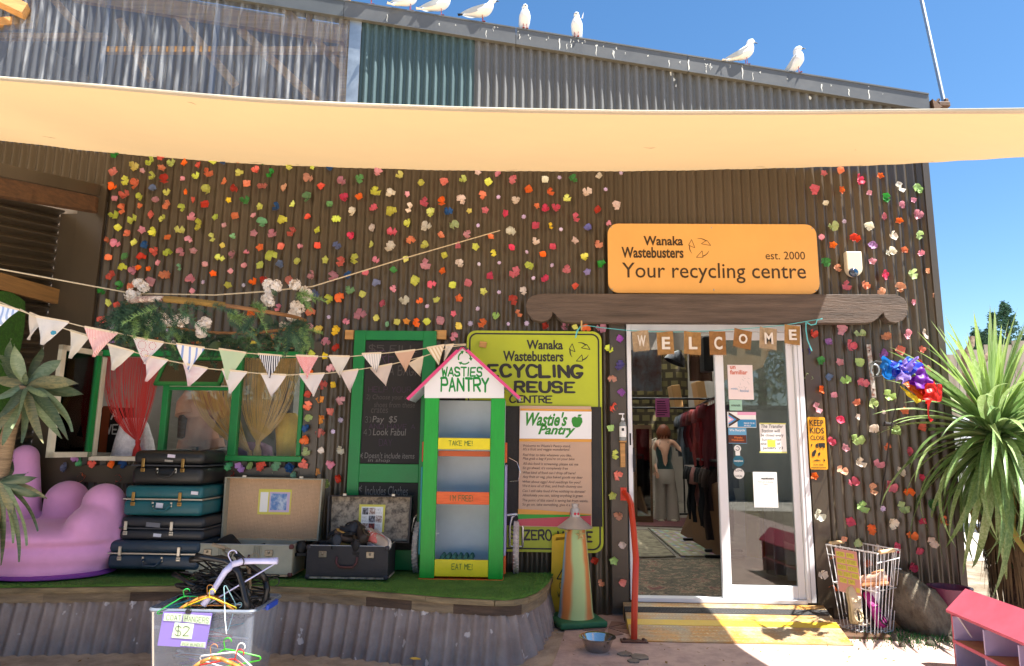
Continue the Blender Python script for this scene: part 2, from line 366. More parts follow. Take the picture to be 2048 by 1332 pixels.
# brick pavers in front of the deck, each one a piece of the path
pathob = bpy.data.objects['path']; pvm = [M('paver_a', '7b6e60', .85, var=.3, bump=.6), M('paver_b', '8b7a6c', .85, var=.3, bump=.6), M('paver_c', '6a5a50', .85, var=.3, bump=.6)]
pm = []
for k in range(3):
    m2 = MB(); m2.bbox((0, 0, 0), (.205, .1, .05), .008, 1); me = m2.mesh('paver'); me.materials.append(pvm[k]); pm.append(me)
for r_ in range(3):
    for c_ in range(22):
        x = -4.2+c_*.213+(r_ % 2)*.1; y = -1.22-r_*.108+.03*math.sin(c_*.3)
        if x > -.05: continue
        o = bpy.data.objects.new('paver', random.choice(pm)); COL.objects.link(o); o.parent = pathob; o.location = (x, y, gz(x, y)+.006); o.rotation_euler = (random.uniform(-.02, .02), random.uniform(-.02, .02), random.uniform(-.03, .03))
# fallen yellow petals and leaf litter on the ground
lf = MB()
for i in range(150):
    x = random.uniform(-.1, 2.4) if i > 50 else random.uniform(-4, 0); y = random.uniform(-1.3, -.15); z = gz(x, y)+.014 if x < .3 else .010
    if .55 < x < 2.3 and y > -.7: continue
    s = random.uniform(.006, .016); a = random.random()*6; u = Vector((math.cos(a), math.sin(a), random.uniform(-.3, .3)))*s; v = Vector((-u.y, u.x, random.uniform(0, .004)))*.5
    c = Vector((x, y, z+.004)); lf.add([c-u, c-v, c+u, c+v+Vector((0, 0, .003))], [(0, 1, 2, 3)])
solo('leaf_litter', 'scattered dry leaf bits and crumbs on the paving before the shed', 'litter', lf, M('dry_leaf', '8a6a36', .8, var=.5, vs=2), kind='stuff')
ym = M('yellow_petal', 'd8b24a', .6)
for (x, y) in ((1165, 1318), (1177, 1320), (1198, 1322), (1205, 1330), (1160, 1328), (30, 1330), (62, 1322), (78, 1327), (105, 1328), (1188, 1311)):
    p = P(x, y, Z=0 if x > 500 else -.1); m2 = MB(); a = random.random()*6; s = .022
    m2.grid(lambda u, v: ((u-.5)*2*s*math.sin(PI*max(.08, v)), (v-.5)*3*s, .004+.006*(2*u-1)**2), 4, 4)
    solo('fallen_petal', 'curled yellow petal lying on the paving', 'petal', m2, ym, (p.x, p.y, p.z+.012), 'yellow petals fallen on the paving', 60).rotation_euler = (0, 0, a)

# ---------------------------------------------------------------- the shed
PT, AM = .0735, .0115
shed = Th('recycling_shed', 'corrugated iron shed in plain and amber-lit grey with sloping roof edge above the shop door', 'building', (0, 0, 0))
f1, f2 = P(700, 0, Y=-.08), P(1862, 186, Y=-.08); g1, g2 = P(700, 29, Y=-.08), P(1848, 212, Y=-.08)
def ztop(x): return f1.z+(f2.z-f1.z)*(x-f1.x)/(f2.x-f1.x)
def zbot(x): return g1.z+(g2.z-g1.z)*(x-g1.x)/(g2.x-g1.x)
XR = P(1890, 860, Y=0).x; XE = f2.x
def sheet(name, x0, x1, z0, z1, y=0., mat=brown, ph=0., ends=True, amp=AM, parent=None, T=None, kind=None):
    n = max(6, int((x1-x0)/PT*10)); zf = z1 if callable(z1) else (lambda x: z1); vs = []; fs = []; rows = 2
    for i in range(n+1):
        x = x0+(x1-x0)*i/n; yy = y-amp*math.cos(2*PI*(x+ph)/PT)
        for k in range(rows+1):
            t = k/rows; wob = .0016*math.sin(7*x+3*k) if 0 < k < rows else 0
            vs.append((x, yy+wob, lerp(z0, zf(x), t)))
    for i in range(n):
        for k in range(rows): a = i*(rows+1)+k; fs.append((a, a+rows+1, a+rows+2, a+1))
    m = MB(); m.add(vs, fs); return (T or shed).part(name, m, mat, parent, 60, kind=kind)
SW = .7615
DX0, DX1, DZ0, DZ1 = WR(1257, 648, 1617, 1203, -.03)
WX0, WX1, WZ0, WZ1 = P(190, 800, Y=0).x, P(605, 815, Y=0).x, P(500, 918, Y=0).z, P(500, 703, Y=0).z
XL = P(212, 420, Y=0).x
print('door', DX0, DX1, DZ0, DZ1, 'win', WX0, WX1, WZ0, WZ1, 'XL', XL, XR, XE)
# sheets of the grey wall, coloured as amber lit below the shade sail, one object each
xs = [XL, WX0, WX1+.09]
x = WX1+.09
cuts = []
def rows_for(a, b, zs, yoff):
    for k, (z0, z1) in enumerate(zs): sheet('wall_sheet', a, b, z0, z1, yoff+(.004 if k % 2 else 0))
rows_for(XL, WX0, [(-.02, 1.50), (1.47, 3.93)], 0)                      # beside the window
n_ = 2
for i in range(n_):
    a, b = lerp(WX0, WX1+.05, i/n_), lerp(WX0, WX1+.05, (i+1)/n_)+.01
    rows_for(a, b, [(-.02, WZ0-.02)], .001*(i % 2)); rows_for(a, b, [(WZ1+.02, 3.93)], .001*(i % 2))
a = WX1+.04; i = 0
while a < DX0-.16:
    b = min(a+SW, DX0-.14)
    rows_for(a, b+.01, [(-.02, 1.54), (1.50, 2.78), (2.75, 3.93)] if i == 0 else ([(-.02, 2.76), (2.73, 3.93)] if i > 2 else [(-.02, 2.2), (2.17, 3.93)]), .0015*(i % 2)); a = b; i += 1
rows_for(DX0-.14, DX0+.6, [(DZ1-.01, 2.76), (2.73, 3.93)], .0012); rows_for(DX0+.6, DX1+.12, [(DZ1-.01, 2.76), (2.73, 3.93)], 0)
a = DX1+.10; i = 0
while a < XR-.02:
    b = min(a+SW*.62, XR)
    rows_for(a, b+.01, [(-.02, 2.76 if i == 0 else 2.47), (2.73 if i == 0 else 2.44, 3.93)], -.0022*(i % 2)); a = b; i += 1
# upper wall over the sail: clear, galvanised, teal and grey sheets under the sloping fascia
UZ = 3.9; X1_, X2_, X3_ = P(697, 120, Y=0).x, P(720, 130, Y=0).x, P(948, 150, Y=0).x
ed = [-5.6, P(0, 100, Y=0).x-.1, P(213, 90, Y=0).x, P(440, 90, Y=0).x, X1_]
for i in range(4):
    z1 = (lambda x: 4.52) if i == 0 else (lambda x: ztop(x)-.03)
    sheet('clear_sheet', ed[i]-.06, ed[i+1], UZ-.05+(.1 if i < 1 else 0), z1, -.004*(i % 2)-.004, clearm)
m = MB(); m.prism([(X1_, -.012, UZ), (X2_, -.012, UZ), (X2_, -.012, ztop(X2_)-.03), (X1_, -.012, ztop(X1_)-.03)], (0, -.006, 0)); shed.part('corner_strip', m, galv)
sheet('wall_sheet', X2_, X3_, UZ, lambda x: ztop(x)-.03, 0, tealm, amp=.0165)
a = X3_; i = 0
while a < XE-.1:
    b = min(a+SW, XE-.03); sheet('wall_sheet', a, b+.012, UZ, lambda x: ztop(x)-.03, -.002*(i % 2)-.001, greym, amp=.0165); a = b; i += 1
# fascia boards with a folded lip, joints every metre or so
xf = [-5.6, -3.6, X1_-.05, X3_+.35, 1.3, XE]
for i in range(5):
    a, b = xf[i]+.002, xf[i+1]-.002; m = MB()
    m.prism([(a, -.044, zbot(a)), (b, -.044, zbot(b)), (b, -.044, ztop(b)), (a, -.044, ztop(a))], (0, -.006, 0))
    m.prism([(a, -.014, zbot(a)-.012), (b, -.014, zbot(b)-.012), (b, -.014, zbot(b)), (a, -.014, zbot(a))], (0, -.042, 0))
    m.prism([(a, .3, ztop(a)+.001), (b, .3, ztop(b)+.001), (b, .3, ztop(b)+.013), (a, .3, ztop(a)+.013)], (0, -.356, 0))
    shed.part('fascia_board', m, fascm if i > 1 else M('fascia_dark', '565a5c', .4, var=.15, vs=5))
drm = M('bird_dropping', 'dcdcd4', .8); m = MB()
for k in range(52):
    x = random.choice([random.uniform(-1.4, 3.2), random.gauss(1.6, .5), random.gauss(.2, .35)])
    if x > XE-.05: continue
    w_ = random.uniform(.002, .011); zt = zbot(x)+(ztop(x)-zbot(x))*random.uniform(.5, 1); L = min(random.choice([.01, .02, .05, .13])*random.uniform(.6, 1.3), zt-zbot(x))
    nseg = 4; ribbon(m, [(x+.003*math.sin(j*2+k), -.0515, zt-L*j/nseg) for j in range(nseg+1)], [w_, w_*random.uniform(.5, 1.3), w_*.8, w_*random.uniform(.5, 1.2), w_*.3])
for (px, py, s) in ((1343, 148, .02), (1348, 160, .012), (1352, 172, .008), (1620, 196, .014)):
    c = P(px, py, Y=-.013); m.prism([(c.x+s*random.uniform(.5, 1)*math.cos(a2*.9), -.0125, c.z+1.8*s*random.uniform(.4, 1)*math.sin(a2*.9)) for a2 in range(7)], (0, -.002, 0))
shed.part('droppings', m, drm, kind='stuff')
# right corner flashing and the broken gutter end
m = MB(); m.prism([(XR-.005, -.02, -.03), (XR+.045, -.02, -.03), (XR+.045, -.02, 3.93), (XR-.005, -.02, 3.93)], (0, -.012, 0)); m.span((XR+.034, -.02, -.03), (XR+.046, .14, 3.93)); shed.part('corner_flashing', m, brown)
m = MB(); m.bbox((XE+.05, .1, ztop(XE)-.12), (.13, .2, .10), .01, 1); m.bar((XE, -.02, ztop(XE)-.17), (XE+.2, .05, ztop(XE)-.16), .05, .03); m.prism([(XE+.02, -.06, ztop(XE)-.04), (XE+.10, -.05, ztop(XE)-.1), (XE+.03, -.06, ztop(XE)-.15)], (0, .05, 0)); shed.part('gutter_end', m, dtimber)
# roof slab, inner lining, floor (seen through door, windows and clear sheets)
m = MB(); ro = [(-5.6, 4.6-.1), (XE, 0)]
m.prism([(-5.6, .31, ztop(-5.6)), (XE, .31, ztop(XE)), (XE, 1.9, ztop(XE)+.1), (-5.6, 1.9, ztop(-5.6)+.1)], (0, 0, -.03))
m.prism([(-5.6, 1.9, ztop(-5.6)+.1), (-.8, 1.9, ztop(-.8)+.1), (-.8, 10, ztop(-.8)+.4), (-5.6, 10, ztop(-5.6)+.4)], (0, 0, -.03))
m.prism([(2.9, 1.9, ztop(2.9)+.1), (XE, 1.9, ztop(XE)+.1), (XE, 10, ztop(XE)+.4), (2.9, 10, ztop(2.9)+.4)], (0, 0, -.03))
m.prism([(-.8, 8.3, ztop(-.8)+.3), (2.9, 8.3, ztop(2.9)+.3), (2.9, 10, ztop(2.9)+.4), (-.8, 10, ztop(-.8)+.4)], (0, 0, -.03)); shed.part('roof', m, M('roof_iron', '6a6058', .5))
m = MB(); m.prism([(-.8, 1.9, ztop(-.8)+.1), (2.9, 1.9, ztop(2.9)+.1), (2.9, 8.3, ztop(2.9)+.3), (-.8, 8.3, ztop(-.8)+.3)], (0, 0, -.004)); shed.part('added_skylight', m, M('added_skylight_sheet', 'f2f4f0', .6, transl=.93))  # unseen skylight, added and widened to brighten the shop
m = MB(); LY = .055
m.span((-5.6, LY, -.05), (WX0, LY+.02, 3.5)); m.span((WX0, LY, -.05), (WX1, LY+.02, WZ0)); m.span((WX0, LY, WZ1), (WX1, LY+.02, 3.5)); m.span((WX1, LY, -.05), (DX0, LY+.02, 3.5)); m.span((DX0, LY, DZ1), (DX1, LY+.02, 3.5)); m.span((DX1, LY, -.05), (XE-.08, LY+.02, 3.5))
m.prism([(X2_, LY, 3.5), (XE-.08, LY, 3.5), (XE-.08, LY, ztop(XE)-.05), (X2_, LY, ztop(X2_)-.05)], (0, .02, 0)); shed.part('inner_lining', m, darkin)
m = MB(); m.span((-5.6, .03, 0), (XE, 10, DZ0)); shed.part('shop_floor', m, M('shop_floor', '7c7266', .7, col2='62594f', vs=2))
m = MB(); m.span((-5.66, .08, 0), (-5.6, 10, 6.6)); m.span((XR-.03, .08, 0), (XR+.03, 10, 3.9)); m.span((-5.66, 9.95, 0), (XR, 10.05, 6.6)); m.span((-3.0, 3.2, DZ0), (-2.94, 9, 2.6)); shed.part('inner_wall', m, darkin)
# timbers behind the clear sheets
fb = [((0, 74), (213, 74), .05), ((205, 101), (693, 101), .05), ((150, -12), (692, 72), .14), ((340, 12), (470, 170), .07), ((100, -10), (170, 70), .06), ((480, 60), (640, 210), .07), ((560, 10), (700, 150), .06), ((690, -40), (690, 210), .09), ((620, 20), (612, 95), .04), ((240, 40), (300, 160), .06)]
for k, (pa, pb, ww) in enumerate(fb):
    yy = .03 if k < 2 else .05+.02*k; p, q = P(*pa, Y=yy), P(*pb, Y=yy); m = MB(); m.bar(p, q, ww, .05, up=(0, 1, 0)); shed.part('timber_beam', m, timber)
p, q = P(-40, 25, Y=-.18), P(50, 45, Y=-.05); m = MB(); m.bar((p.x, p.y, p.z+.2), (q.x, q.y, q.z+.1), .12, .1); m.bar((p.x, -.02, p.z), (P(48, 30, Y=0).x, .1, p.z+.1), .09, .07); shed.part('rafter', m, timber)
# flat flashings: post beside the window wall, trims round door and window
def flat(name, x0, y0, x1, y1, Y, th, mat, T=shed, z0=None, z1=None):
    X0, X1, Z0, Z1 = WR(x0, y0, x1, y1, Y); m = MB(); m.span((X0, Y, z0 if z0 is not None else Z0), (X1, Y+th, z1 if z1 is not None else Z1)); return T.part(name, m, mat)
XP = P(160, 430, Y=0).x
m = MB(); m.span((XP, -.035, -.05), (XL+.01, -.012, P(200, 372, Y=0).z)); shed.part('post_flashing', m, brown)
m = MB(); m.span((XP-.14, -.03, -.05), (XP-.004, 0, P(200, 430, Y=0).z)); shed.part('post', m, brown)
flat('door_trim', 1222, 648, 1254, 1214, -.03, .018, brown); flat('door_trim', 1621, 648, 1653, 1216, -.03, .018, brown)
wt = WX1; m = MB(); m.span((wt+.02, -.034, WZ0-.22), (wt+.14, -.014, WZ1+.08)); shed.part('window_trim', m, brown)
m = MB(); m.span((WX0-.1, -.034, WZ0-.19), (wt+.018, -.014, WZ0-.06)); shed.part('window_trim', m, brown)
m = MB(); m.span((WX0-.1, -.040, WZ1+.02), (wt+.018, -.014, WZ1+.055)); shed.part('window_trim', m, brown)
# the bay at the far end: wall of stacked horizontal ribs facing the yard, header flashing and timbers
bay = Th('side_bay', 'lean-to bay with horizontal brown ribbed wall, timber header and rails beside the window', 'lean-to', (XP-.14, 0, 0))
xb = XP-.15; zw0 = P(163, 421, Y=0).z; zq = P(0, 391, X=xb); zw1 = zw0+(zq.z-zw0)*2.6/max(.3, -zq.y); m = MB(); pitchz = .0735; n = int(zw0/pitchz*8)
vs = []; fs = []
for i in range(n+1):
    z = i*zw0/n; xx = xb+AM*2.0*math.cos(2*PI*z/pitchz)
    vs += [(xx, -.0, min(z, zw0)), (xx-.12, -2.6, min(z*zw1/zw0, zw1))]
fs = [(2*i, 2*i+1, 2*i+3, 2*i+2) for i in range(n)]; m.add(vs, fs); bay.part('wall_sheet', m, brown, smooth=60)
hz = [P(0, 326, X=xb+.12), P(199, 369, Y=-.06), P(195, 391, Y=-.06), P(0, 350, X=xb+.12)]
far = lambda p: p-(hz[1]-hz[0])*1.2
m = MB(); m.prism([far(hz[0]), hz[1], hz[2], far(hz[3])], (0, .05, 0)); bay.part('header_flashing', m, brown)
hb = [P(0, 351, X=xb+.10), P(192, 393, Y=-.07), P(190, 422, Y=-.07), P(0, 391, X=xb+.10)]
m = MB(); m.prism([far(hb[0]), hb[1], hb[2], far(hb[3])], (0, .09, 0)); bay.part('header_beam', m, dtimber)
p = P(150, 605, X=xb+.04); q = P(0, 565, X=xb+.02); d = (q-p); q2 = p+d*1.4
m = MB(); m.bar(p, q2, .13, .05, up=(1, 0, 0)) if False else m.prism([(p.x, p.y, p.z+.06), (q2.x, q2.y, q2.z+.06), (q2.x, q2.y, q2.z-.06), (p.x, p.y, p.z-.06)], (.045, 0, 0)); bay.part('rail', m, M('bay_rail_timber', '8f6a3c', .75, var=.35, vs=5, stretch=(4, .6, 9), bump=.3))
sheet('wall_sheet', -5.6, XL+.01, P(199, 391, Y=0).z-.05, 3.93, .012, brown, T=bay)
# hanging sheet of artificial turf and the big green board beside the palm
tf = M('turf_green', '2f5a14', .9, col2='3f7420', vs=60, bump=1, bs=300)
m = MB(); c = P(20, 690, X=xb+.05)
q = P(35, 880, X=xb+.05); 
m.grid(lambda u, v: (xb+.06+.02*math.sin(9*v), lerp(c.y+.08, c.y-.75, u), lerp(c.z+.34, q.z-.25, v)+.04*math.sin(8*u)), 14, 14); solo('turf_sheet', 'ragged green artificial turf hanging on the ribbed side wall behind the potted palm', 'turf', m, tf, (0, 0, 0), smooth=50)
# ---------------------------------------------------------------- shade sail
def sail_material():
    m = M('sail_cloth', 'cba76c', .75, var=.10, vs=.9, bump=.12, bs=60, detail=8); n, l, b = nodes(m)
    tr = n.new('ShaderNodeBsdfTranslucent'); tr.inputs[0].default_value = (.415, .285, .15, 1); ms = n.new('ShaderNodeMixShader'); ms.inputs[0].default_value = .33
    l.new(b.outputs[0], ms.inputs[1]); l.new(tr.outputs[0], ms.inputs[2]); l.new(ms.outputs[0], n['Material Output'].inputs[0]); return m
sailm = sail_material()
farE = [(-420, 240, +.012), (0, 281, +.012), (200, 304, +.012), (450, 325, +.012), (640, 334, +.012), (900, 341, +.012), (1100, 343, +.012), (1300, 342, .012), (1500, 338, .008), (1640, 334, -.02), (1740, 331, -.12), (1860, 325, -.7), (2000, 317, -1.45), (2250, 303, -2.2), (2900, 270, -3.2)]
nearE = [(-420, 120, -1.9), (0, 156, -1.9), (200, 172, -1.9), (450, 194, -1.9), (640, 206, -1.9), (900, 216, -1.9), (1100, 221, -1.9), (1300, 224, -1.95), (1500, 224, -2.05), (1640, 224, -2.15), (1740, 223, -2.3), (1860, 222, -2.45), (2000, 221, -2.7), (2250, 219, -3.1), (2900, 219, -3.9)]
FA = [P(a, b, Y=c) for a, b, c in farE]; NE = [P(a, b, Y=c) for a, b, c in nearE]
def along(L, t):
    k = t*(len(L)-1); i = min(int(k), len(L)-2); u = k-i
    p0, p1, p2, p3 = L[max(i-1, 0)], L[i], L[i+1], L[min(i+2, len(L)-1)]
    return .5*((2*p1)+(p2-p0)*u+(2*p0-5*p1+4*p2-p3)*u*u+(3*p1-p0-3*p2+p3)*u**3)
sail = Th('shade_sail', 'long cream and amber shade sail stretched across the shed front above the signs', 'shade sail', (0, 0, 0))
def sailpt(u, v):
    a, b = along(FA, u), along(NE, u); p = a.lerp(b, v); p.z += -.03*math.sin(PI*v)+.004*math.sin(30*u+8*v)*v*(1-v)*4+.0016*math.sin(140*u+22*v)*(1-v)**3+.003*math.sin(52*u-9*v)*v*v*(1-v)*3; return p
m = MB(); m.grid(sailpt, 160, 22); sail.part('cloth', m, sailm, smooth=80)
m = MB(); rs_ = random.Random(6)
for i in range(12):
    u0, v0 = rs_.uniform(.08, .85), rs_.choice([rs_.uniform(.02, .12), rs_.uniform(.1, .95)]); L = rs_.uniform(.002, .012); pts_ = [sailpt(u0+L*t, v0+.01*math.sin(3*t+i))+Vector((0, -.002, -.004)) for t in (0, .33, .66, 1)]; ribbon(m, pts_, [.001, .002, .003, .001], (0, -.5, -1))
sail.part('scuffs', m, M('sail_scuff', '6a4c2c', .9), kind='stuff')
hemm = M('sail_hem', 'cbbfa6', .7, var=.15, vs=30, stretch=(1, 30, 30), bump=.2)
m = MB()
def hem(u, v): a = sailpt(u, 1); d = (a-sailpt(u, .9)).normalized(); return a-d*.042*(1-v)+Vector((0, 0, -.004))
m.grid(hem, 90, 1); m.tube([sailpt(i/90, 1)+Vector((0, -.006, 0)) for i in range(91)], .007, 6); sail.part('hem', m, hemm, smooth=60)
# ---------------------------------------------------------------- window
win = Th('shop_window', 'green painted casement window of three lights with an opened cream sash beside curtains', 'window', (WX0, -.04, WZ0))
def member(name, x0, y0, x1, y1, Y=-.05, th=.06, mat=green, T=win, bev=.004):
    X0, X1, Z0, Z1 = WR(x0, y0, x1, y1, Y); m = MB(); m.bbox(((X0+X1)/2, Y+th/2, (Z0+Z1)/2), (X1-X0, th, Z1-Z0), bev, 1); return T.part(name, m, mat)
member('top_rail', 196, 701, 608, 713); member('sill', 176, 913, 330, 922, -.07, .1, cream); member('sill', 318, 911, 602, 922, -.07, .1)
member('post', 184, 713, 192, 912); member('post', 193, 713, 197, 912, -.045, .05, cream); member('post', 322, 713, 334, 912); member('post', 461, 713, 477, 912, -.052); member('post', 597, 713, 605, 912, -.052)
member('transom', 334, 774, 461, 780); member('transom', 334, 770, 461, 773, -.045, .05, cream)
def pane(x0, y0, x1, y1, Y, T=win, mat=glassm, name='pane'):
    X0, X1, Z0, Z1 = WR(x0, y0, x1, y1, Y); m = MB(); m.span((X0, Y, Z0), (X1, Y+.004, Z1)); return T.part(name, m, mat)
pane(334, 780, 461, 912, -.02); pane(477, 713, 597, 912, -.02)
def sash(name, A, B, C, D, w, T, mats, t=.035, lab=None):
    "A,B top (hinge..free), C,D bottom (free..hinge) corners in 3D"
    A, B, C, D = map(Vector, (A, B, C, D)); fr = None; N = (B-A).cross(D-A).normalized()
    grp = MB()
    for k, (p, q, mm) in enumerate(((A, B, 0), (B, C, 1), (C, D, 2), (D, A, 3))):
        mbx = MB(); cen = (A+B+C+D)/4; d = (q-p).normalized(); inn = (cen-(p+q)/2); inn = (inn-d*inn.dot(d)).normalized()
        mbx.prism([p+d*(w*.0), q, q+inn*w-d*w*.0, p+inn*w], N*t); o = T.part('sash_rail' if k % 2 == 0 else 'sash_stile', mbx, mats[k % len(mats)])
    mbx = MB(); cen = (A+B+C+D)/4
    mbx.prism([p+(cen-p).normalized()*w*1.2+N*t*.4 for p in (A, B, C, D)], N*.004); T.part('pane', mbx, glassm)
hA = P(192, 703, Y=-.055); hD = P(183, 914, Y=-.055); fB = P(118, 686, Y=-.42); fC = P(91, 914, Y=-.42)
hx = (hA.x+hD.x)/2; fx = (fB.x+fC.x)/2
sash('sash', (hx, -.06, hA.z), (fx, -.42, hA.z), (fx, -.42, hD.z), (hx, -.06, hD.z), .038, win, [cream, cream, cream, green])
tA = P(332, 713, Y=-.055); tB = P(461, 713, Y=-.055); bz = P(390, 769, Y=-.2).z
sash('sash', (tA.x, -.06, tA.z), (tB.x, -.06, tA.z), (tB.x, -.2, bz), (tA.x, -.2, bz), .026, win, [green, green, green, green], .02)
# string curtains behind the glass
def curtain(name, lab, top, kx, ky, n, mat, bot, Y=.10, w=.0019, spread=1.):
    c = Th(name, lab, 'curtain', (0, 0, 0)); m = MB(); K = P(kx, ky, Y=Y)
    rnd = random.Random(5)
    for i in range(n):
        t = i/(n-1)+rnd.uniform(-.3, .3)/n; tp = P(lerp(top[0], top[1], t), top[2], Y=Y)
        off = (t-.5)*.035; sag = rnd.uniform(.75, 1.2); pts = []
        for j in range(9):
            u = j/8; xx = lerp(tp.x, K.x+off, u**(2.9*sag)); zz = lerp(tp.z, K.z, u); pts.append((xx, Y+.03*math.sin(3*t+2*u)+rnd.uniform(-.002, .002), zz))
        m.tube(pts, w*rnd.uniform(.8, 1.3), 4, caps=False)
    c.part('strands', m, mat, kind='stuff')
    m = MB(); m.lathe([(.002, .02), (.018, .015), (.02, 0), (.016, -.02), (.03, -.06), (.038, bot), (.002, bot-.005)], K, 12); c.part('tie', m, mat, smooth=40)
    a, b = P(top[0], top[2]-2, Y=Y), P(top[1], top[2]-2, Y=Y); m = MB(); m.tube([a, b], .008, 6); c.part('heading', m, mat); return c
redc = M('red_string', 'd02c26', .6, sheen=.3, transl=.3); beigec = M('beige_string', 'f2cc88', .6, sheen=.3, transl=.3)
curtain('string_curtain', 'dark red string curtain gathered into a knot in the open window light', (208, 322, 714), 276, 884, 95, redc, -.15)
curtain('string_curtain', 'golden beige string curtain swept aside from the middle light into the third', (380, 476, 714), 500, 905, 85, beigec, -.08, Y=.13)
curtain('string_curtain', 'golden beige string curtain gathered in the middle of the third window light', (480, 600, 716), 516, 886, 100, beigec, -.16, Y=.09)
# clothes shown in the window: a playsuit on a dress form, a lace skirt, a yellow top
def cloth_form(name, lab, cat, prof, x, y0, y1, Y, mat, depth=.11, parts=()):
    "body of revolution squashed in depth; prof = [(half width px, y px)]"
    C = P(x, (y0+y1)/2, Y=Y); m = MB(); vs = []; fs = []; n = 28
    for (w_, yy) in prof:
        p = P(x, yy, Y=Y); hw = (P(x+w_, yy, Y=Y)-p).length
        for j in range(n):
            a = 2*PI*j/n; rip = 1+.04*math.sin(a*7+yy*.05); vs.append((p.x+hw*math.cos(a)*rip, Y+depth*hw/.16*math.sin(a)*rip, p.z))
    for i in range(len(prof)-1):
        for j in range(n): fs.append((i*n+j, (i+1)*n+j, (i+1)*n+(j+1) % n, i*n+(j+1) % n))
    m.add(vs, fs); T = Th(name, lab, cat, C); T.part('body', m, mat, smooth=70); return T
pinkc = M('dusty_pink_cloth', 'dba58e', .8, var=.12, vs=5, bump=.2, bs=25)
T = cloth_form('playsuit', 'dusty pink playsuit with wide sleeves on a dark dress form inside the middle light', 'clothing', [(9, 778), (22, 786), (30, 800), (36, 832), (31, 836), (26, 838), (30, 860), (40, 893)], 402, 770, 895, .30, pinkc)
for sx, lx in ((-1, 372), (1, 440)):
    a, b = P(402+sx*20, 786, Y=.28), P(lx, 830, Y=.24); m = MB(); m.tube([a, a.lerp(b, .5)+Vector((sx*.02, 0, 0)), b], [.05, .075, .085], 12); T.part('sleeve', m, pinkc, smooth=60)
    a, b = P(402+sx*20, 880, Y=.30), P(402+sx*22, 898, Y=.30); m = MB(); m.tube([a, b], [.095, .105], 14); T.part('short_leg', m, pinkc, smooth=60)
a, b = P(365, 840, Y=.25), P(362, 875, Y=.22); T.part('arm', MB().tube([P(375, 800, Y=.26), a, b], [.04, .035, .03], 10), M('dress_form', '3a2a26', .5), smooth=60)
m = MB(); m.tube([P(402, 893, Y=.3), P(402, 905, Y=.3)], .07, 14); T.part('dress_form', m, M('dress_form', '3a2a26', .5), smooth=60)
lace = M('white_lace', 'ece6e6', .8, var=.2, vs=40, bump=.5, bs=120)
cloth_form('lace_skirt', 'white lace skirt displayed behind the red string curtain', 'skirt', [(20, 836), (27, 850), (36, 880), (42, 912)], 268, 836, 912, .26, lace)
cloth_form('yellow_jersey', 'mustard yellow top displayed at the edge of the third light', 'clothing', [(14, 826), (24, 838), (27, 860), (26, 882), (24, 912)], 578, 826, 912, .25, M('mustard_cloth', 'e0b850', .8, var=.25, vs=4, bump=.3))
cloth_form('lilac_jumper', 'folded mauve jumper lying low behind the beige curtain knot', 'clothing', [(24, 884), (42, 893), (44, 912)], 500, 884, 912, .30, M('mauve_cloth', '96708a', .8, var=.25, vs=4, bump=.3))
T = Th('word_banner', 'black board with white painted capitals hung behind the red curtain', 'banner', (0, .45, 1.3))
flat('board', 180, 815, 262, 905, .45, .02, M('black_board', '1d1a18', .7), T); m = MB(); pstroke(m, 'U', 184, 818, 203, 840, .447, 1.0); pstroke(m, 'A', 222, 818, 236, 840, .446, 1.0); pstroke(m, 'S', 186, 846, 198, 868, .447, 1.0); pstroke(m, 'WEE', 210, 848, 250, 870, .447, 1.0); T.part('lettering', m, M('white_paint', 'dcdad6', .6))
flat('stripe', 201, 812, 216, 905, .435, .008, M('rust_orange', '8a3d18', .6), T)
# ---------------------------------------------------------------- door
door = Th('sliding_door', 'white framed sliding glass shop door, opened halfway, with notices on the fixed pane', 'door', (DX0, 0, DZ0))
FY = -.035
def dspan(name, X0, X1, Z0, Z1, y0=FY, y1=.06, mat=white, parent=None):
    m = MB(); m.bbox(((X0+X1)/2, (y0+y1)/2, (Z0+Z1)/2), (X1-X0, y1-y0, Z1-Z0), .003, 1); return door.part(name, m, mat, parent)
dspan('jamb', DX0, DX0+.033, DZ0, DZ1); dspan('jamb', DX1-.062, DX1, DZ0, DZ1); dspan('jamb', DX1-.04, DX1-.036, DZ0, DZ1, FY-.003, FY, M('seam_grey', '8b8d90'))
dspan('header', DX0+.034, DX1-.063, DZ1-.055, DZ1); dspan('threshold', DX0+.034, DX1-.063, DZ0-.012, DZ0+.018)
lx0 = P(1436, 930, Y=.01).x; lx1 = DX1-.064
for (a, b) in ((lx0, lx0+.066), (lx1-.05, lx1)): dspan('stile', a, b, DZ0+.02, DZ1-.057, -.005, .035)
dspan('rail', lx0+.067, lx1-.051, DZ0+.02, DZ0+.11, -.003, .033); dspan('rail', lx0+.067, lx1-.051, DZ1-.12, DZ1-.057, -.003, .033)
m = MB(); m.span((lx0+.06, .012, DZ0+.1), (lx1-.045, .017, DZ1-.11)); door.part('pane', m, doorglass)
m = MB(); m.span((DX0+.035, -.02, DZ0+.92), (DX0+.05, .02, DZ0+1.1)); m.bar((DX0+.042, -.04, DZ0+.95), (DX0+.042, -.04, DZ0+1.05), .012, .02); door.part('lock', m, black)
dspan('strike_plate', DX0+.01, DX0+.022, 1.24, 1.33, FY-.004, FY, black)
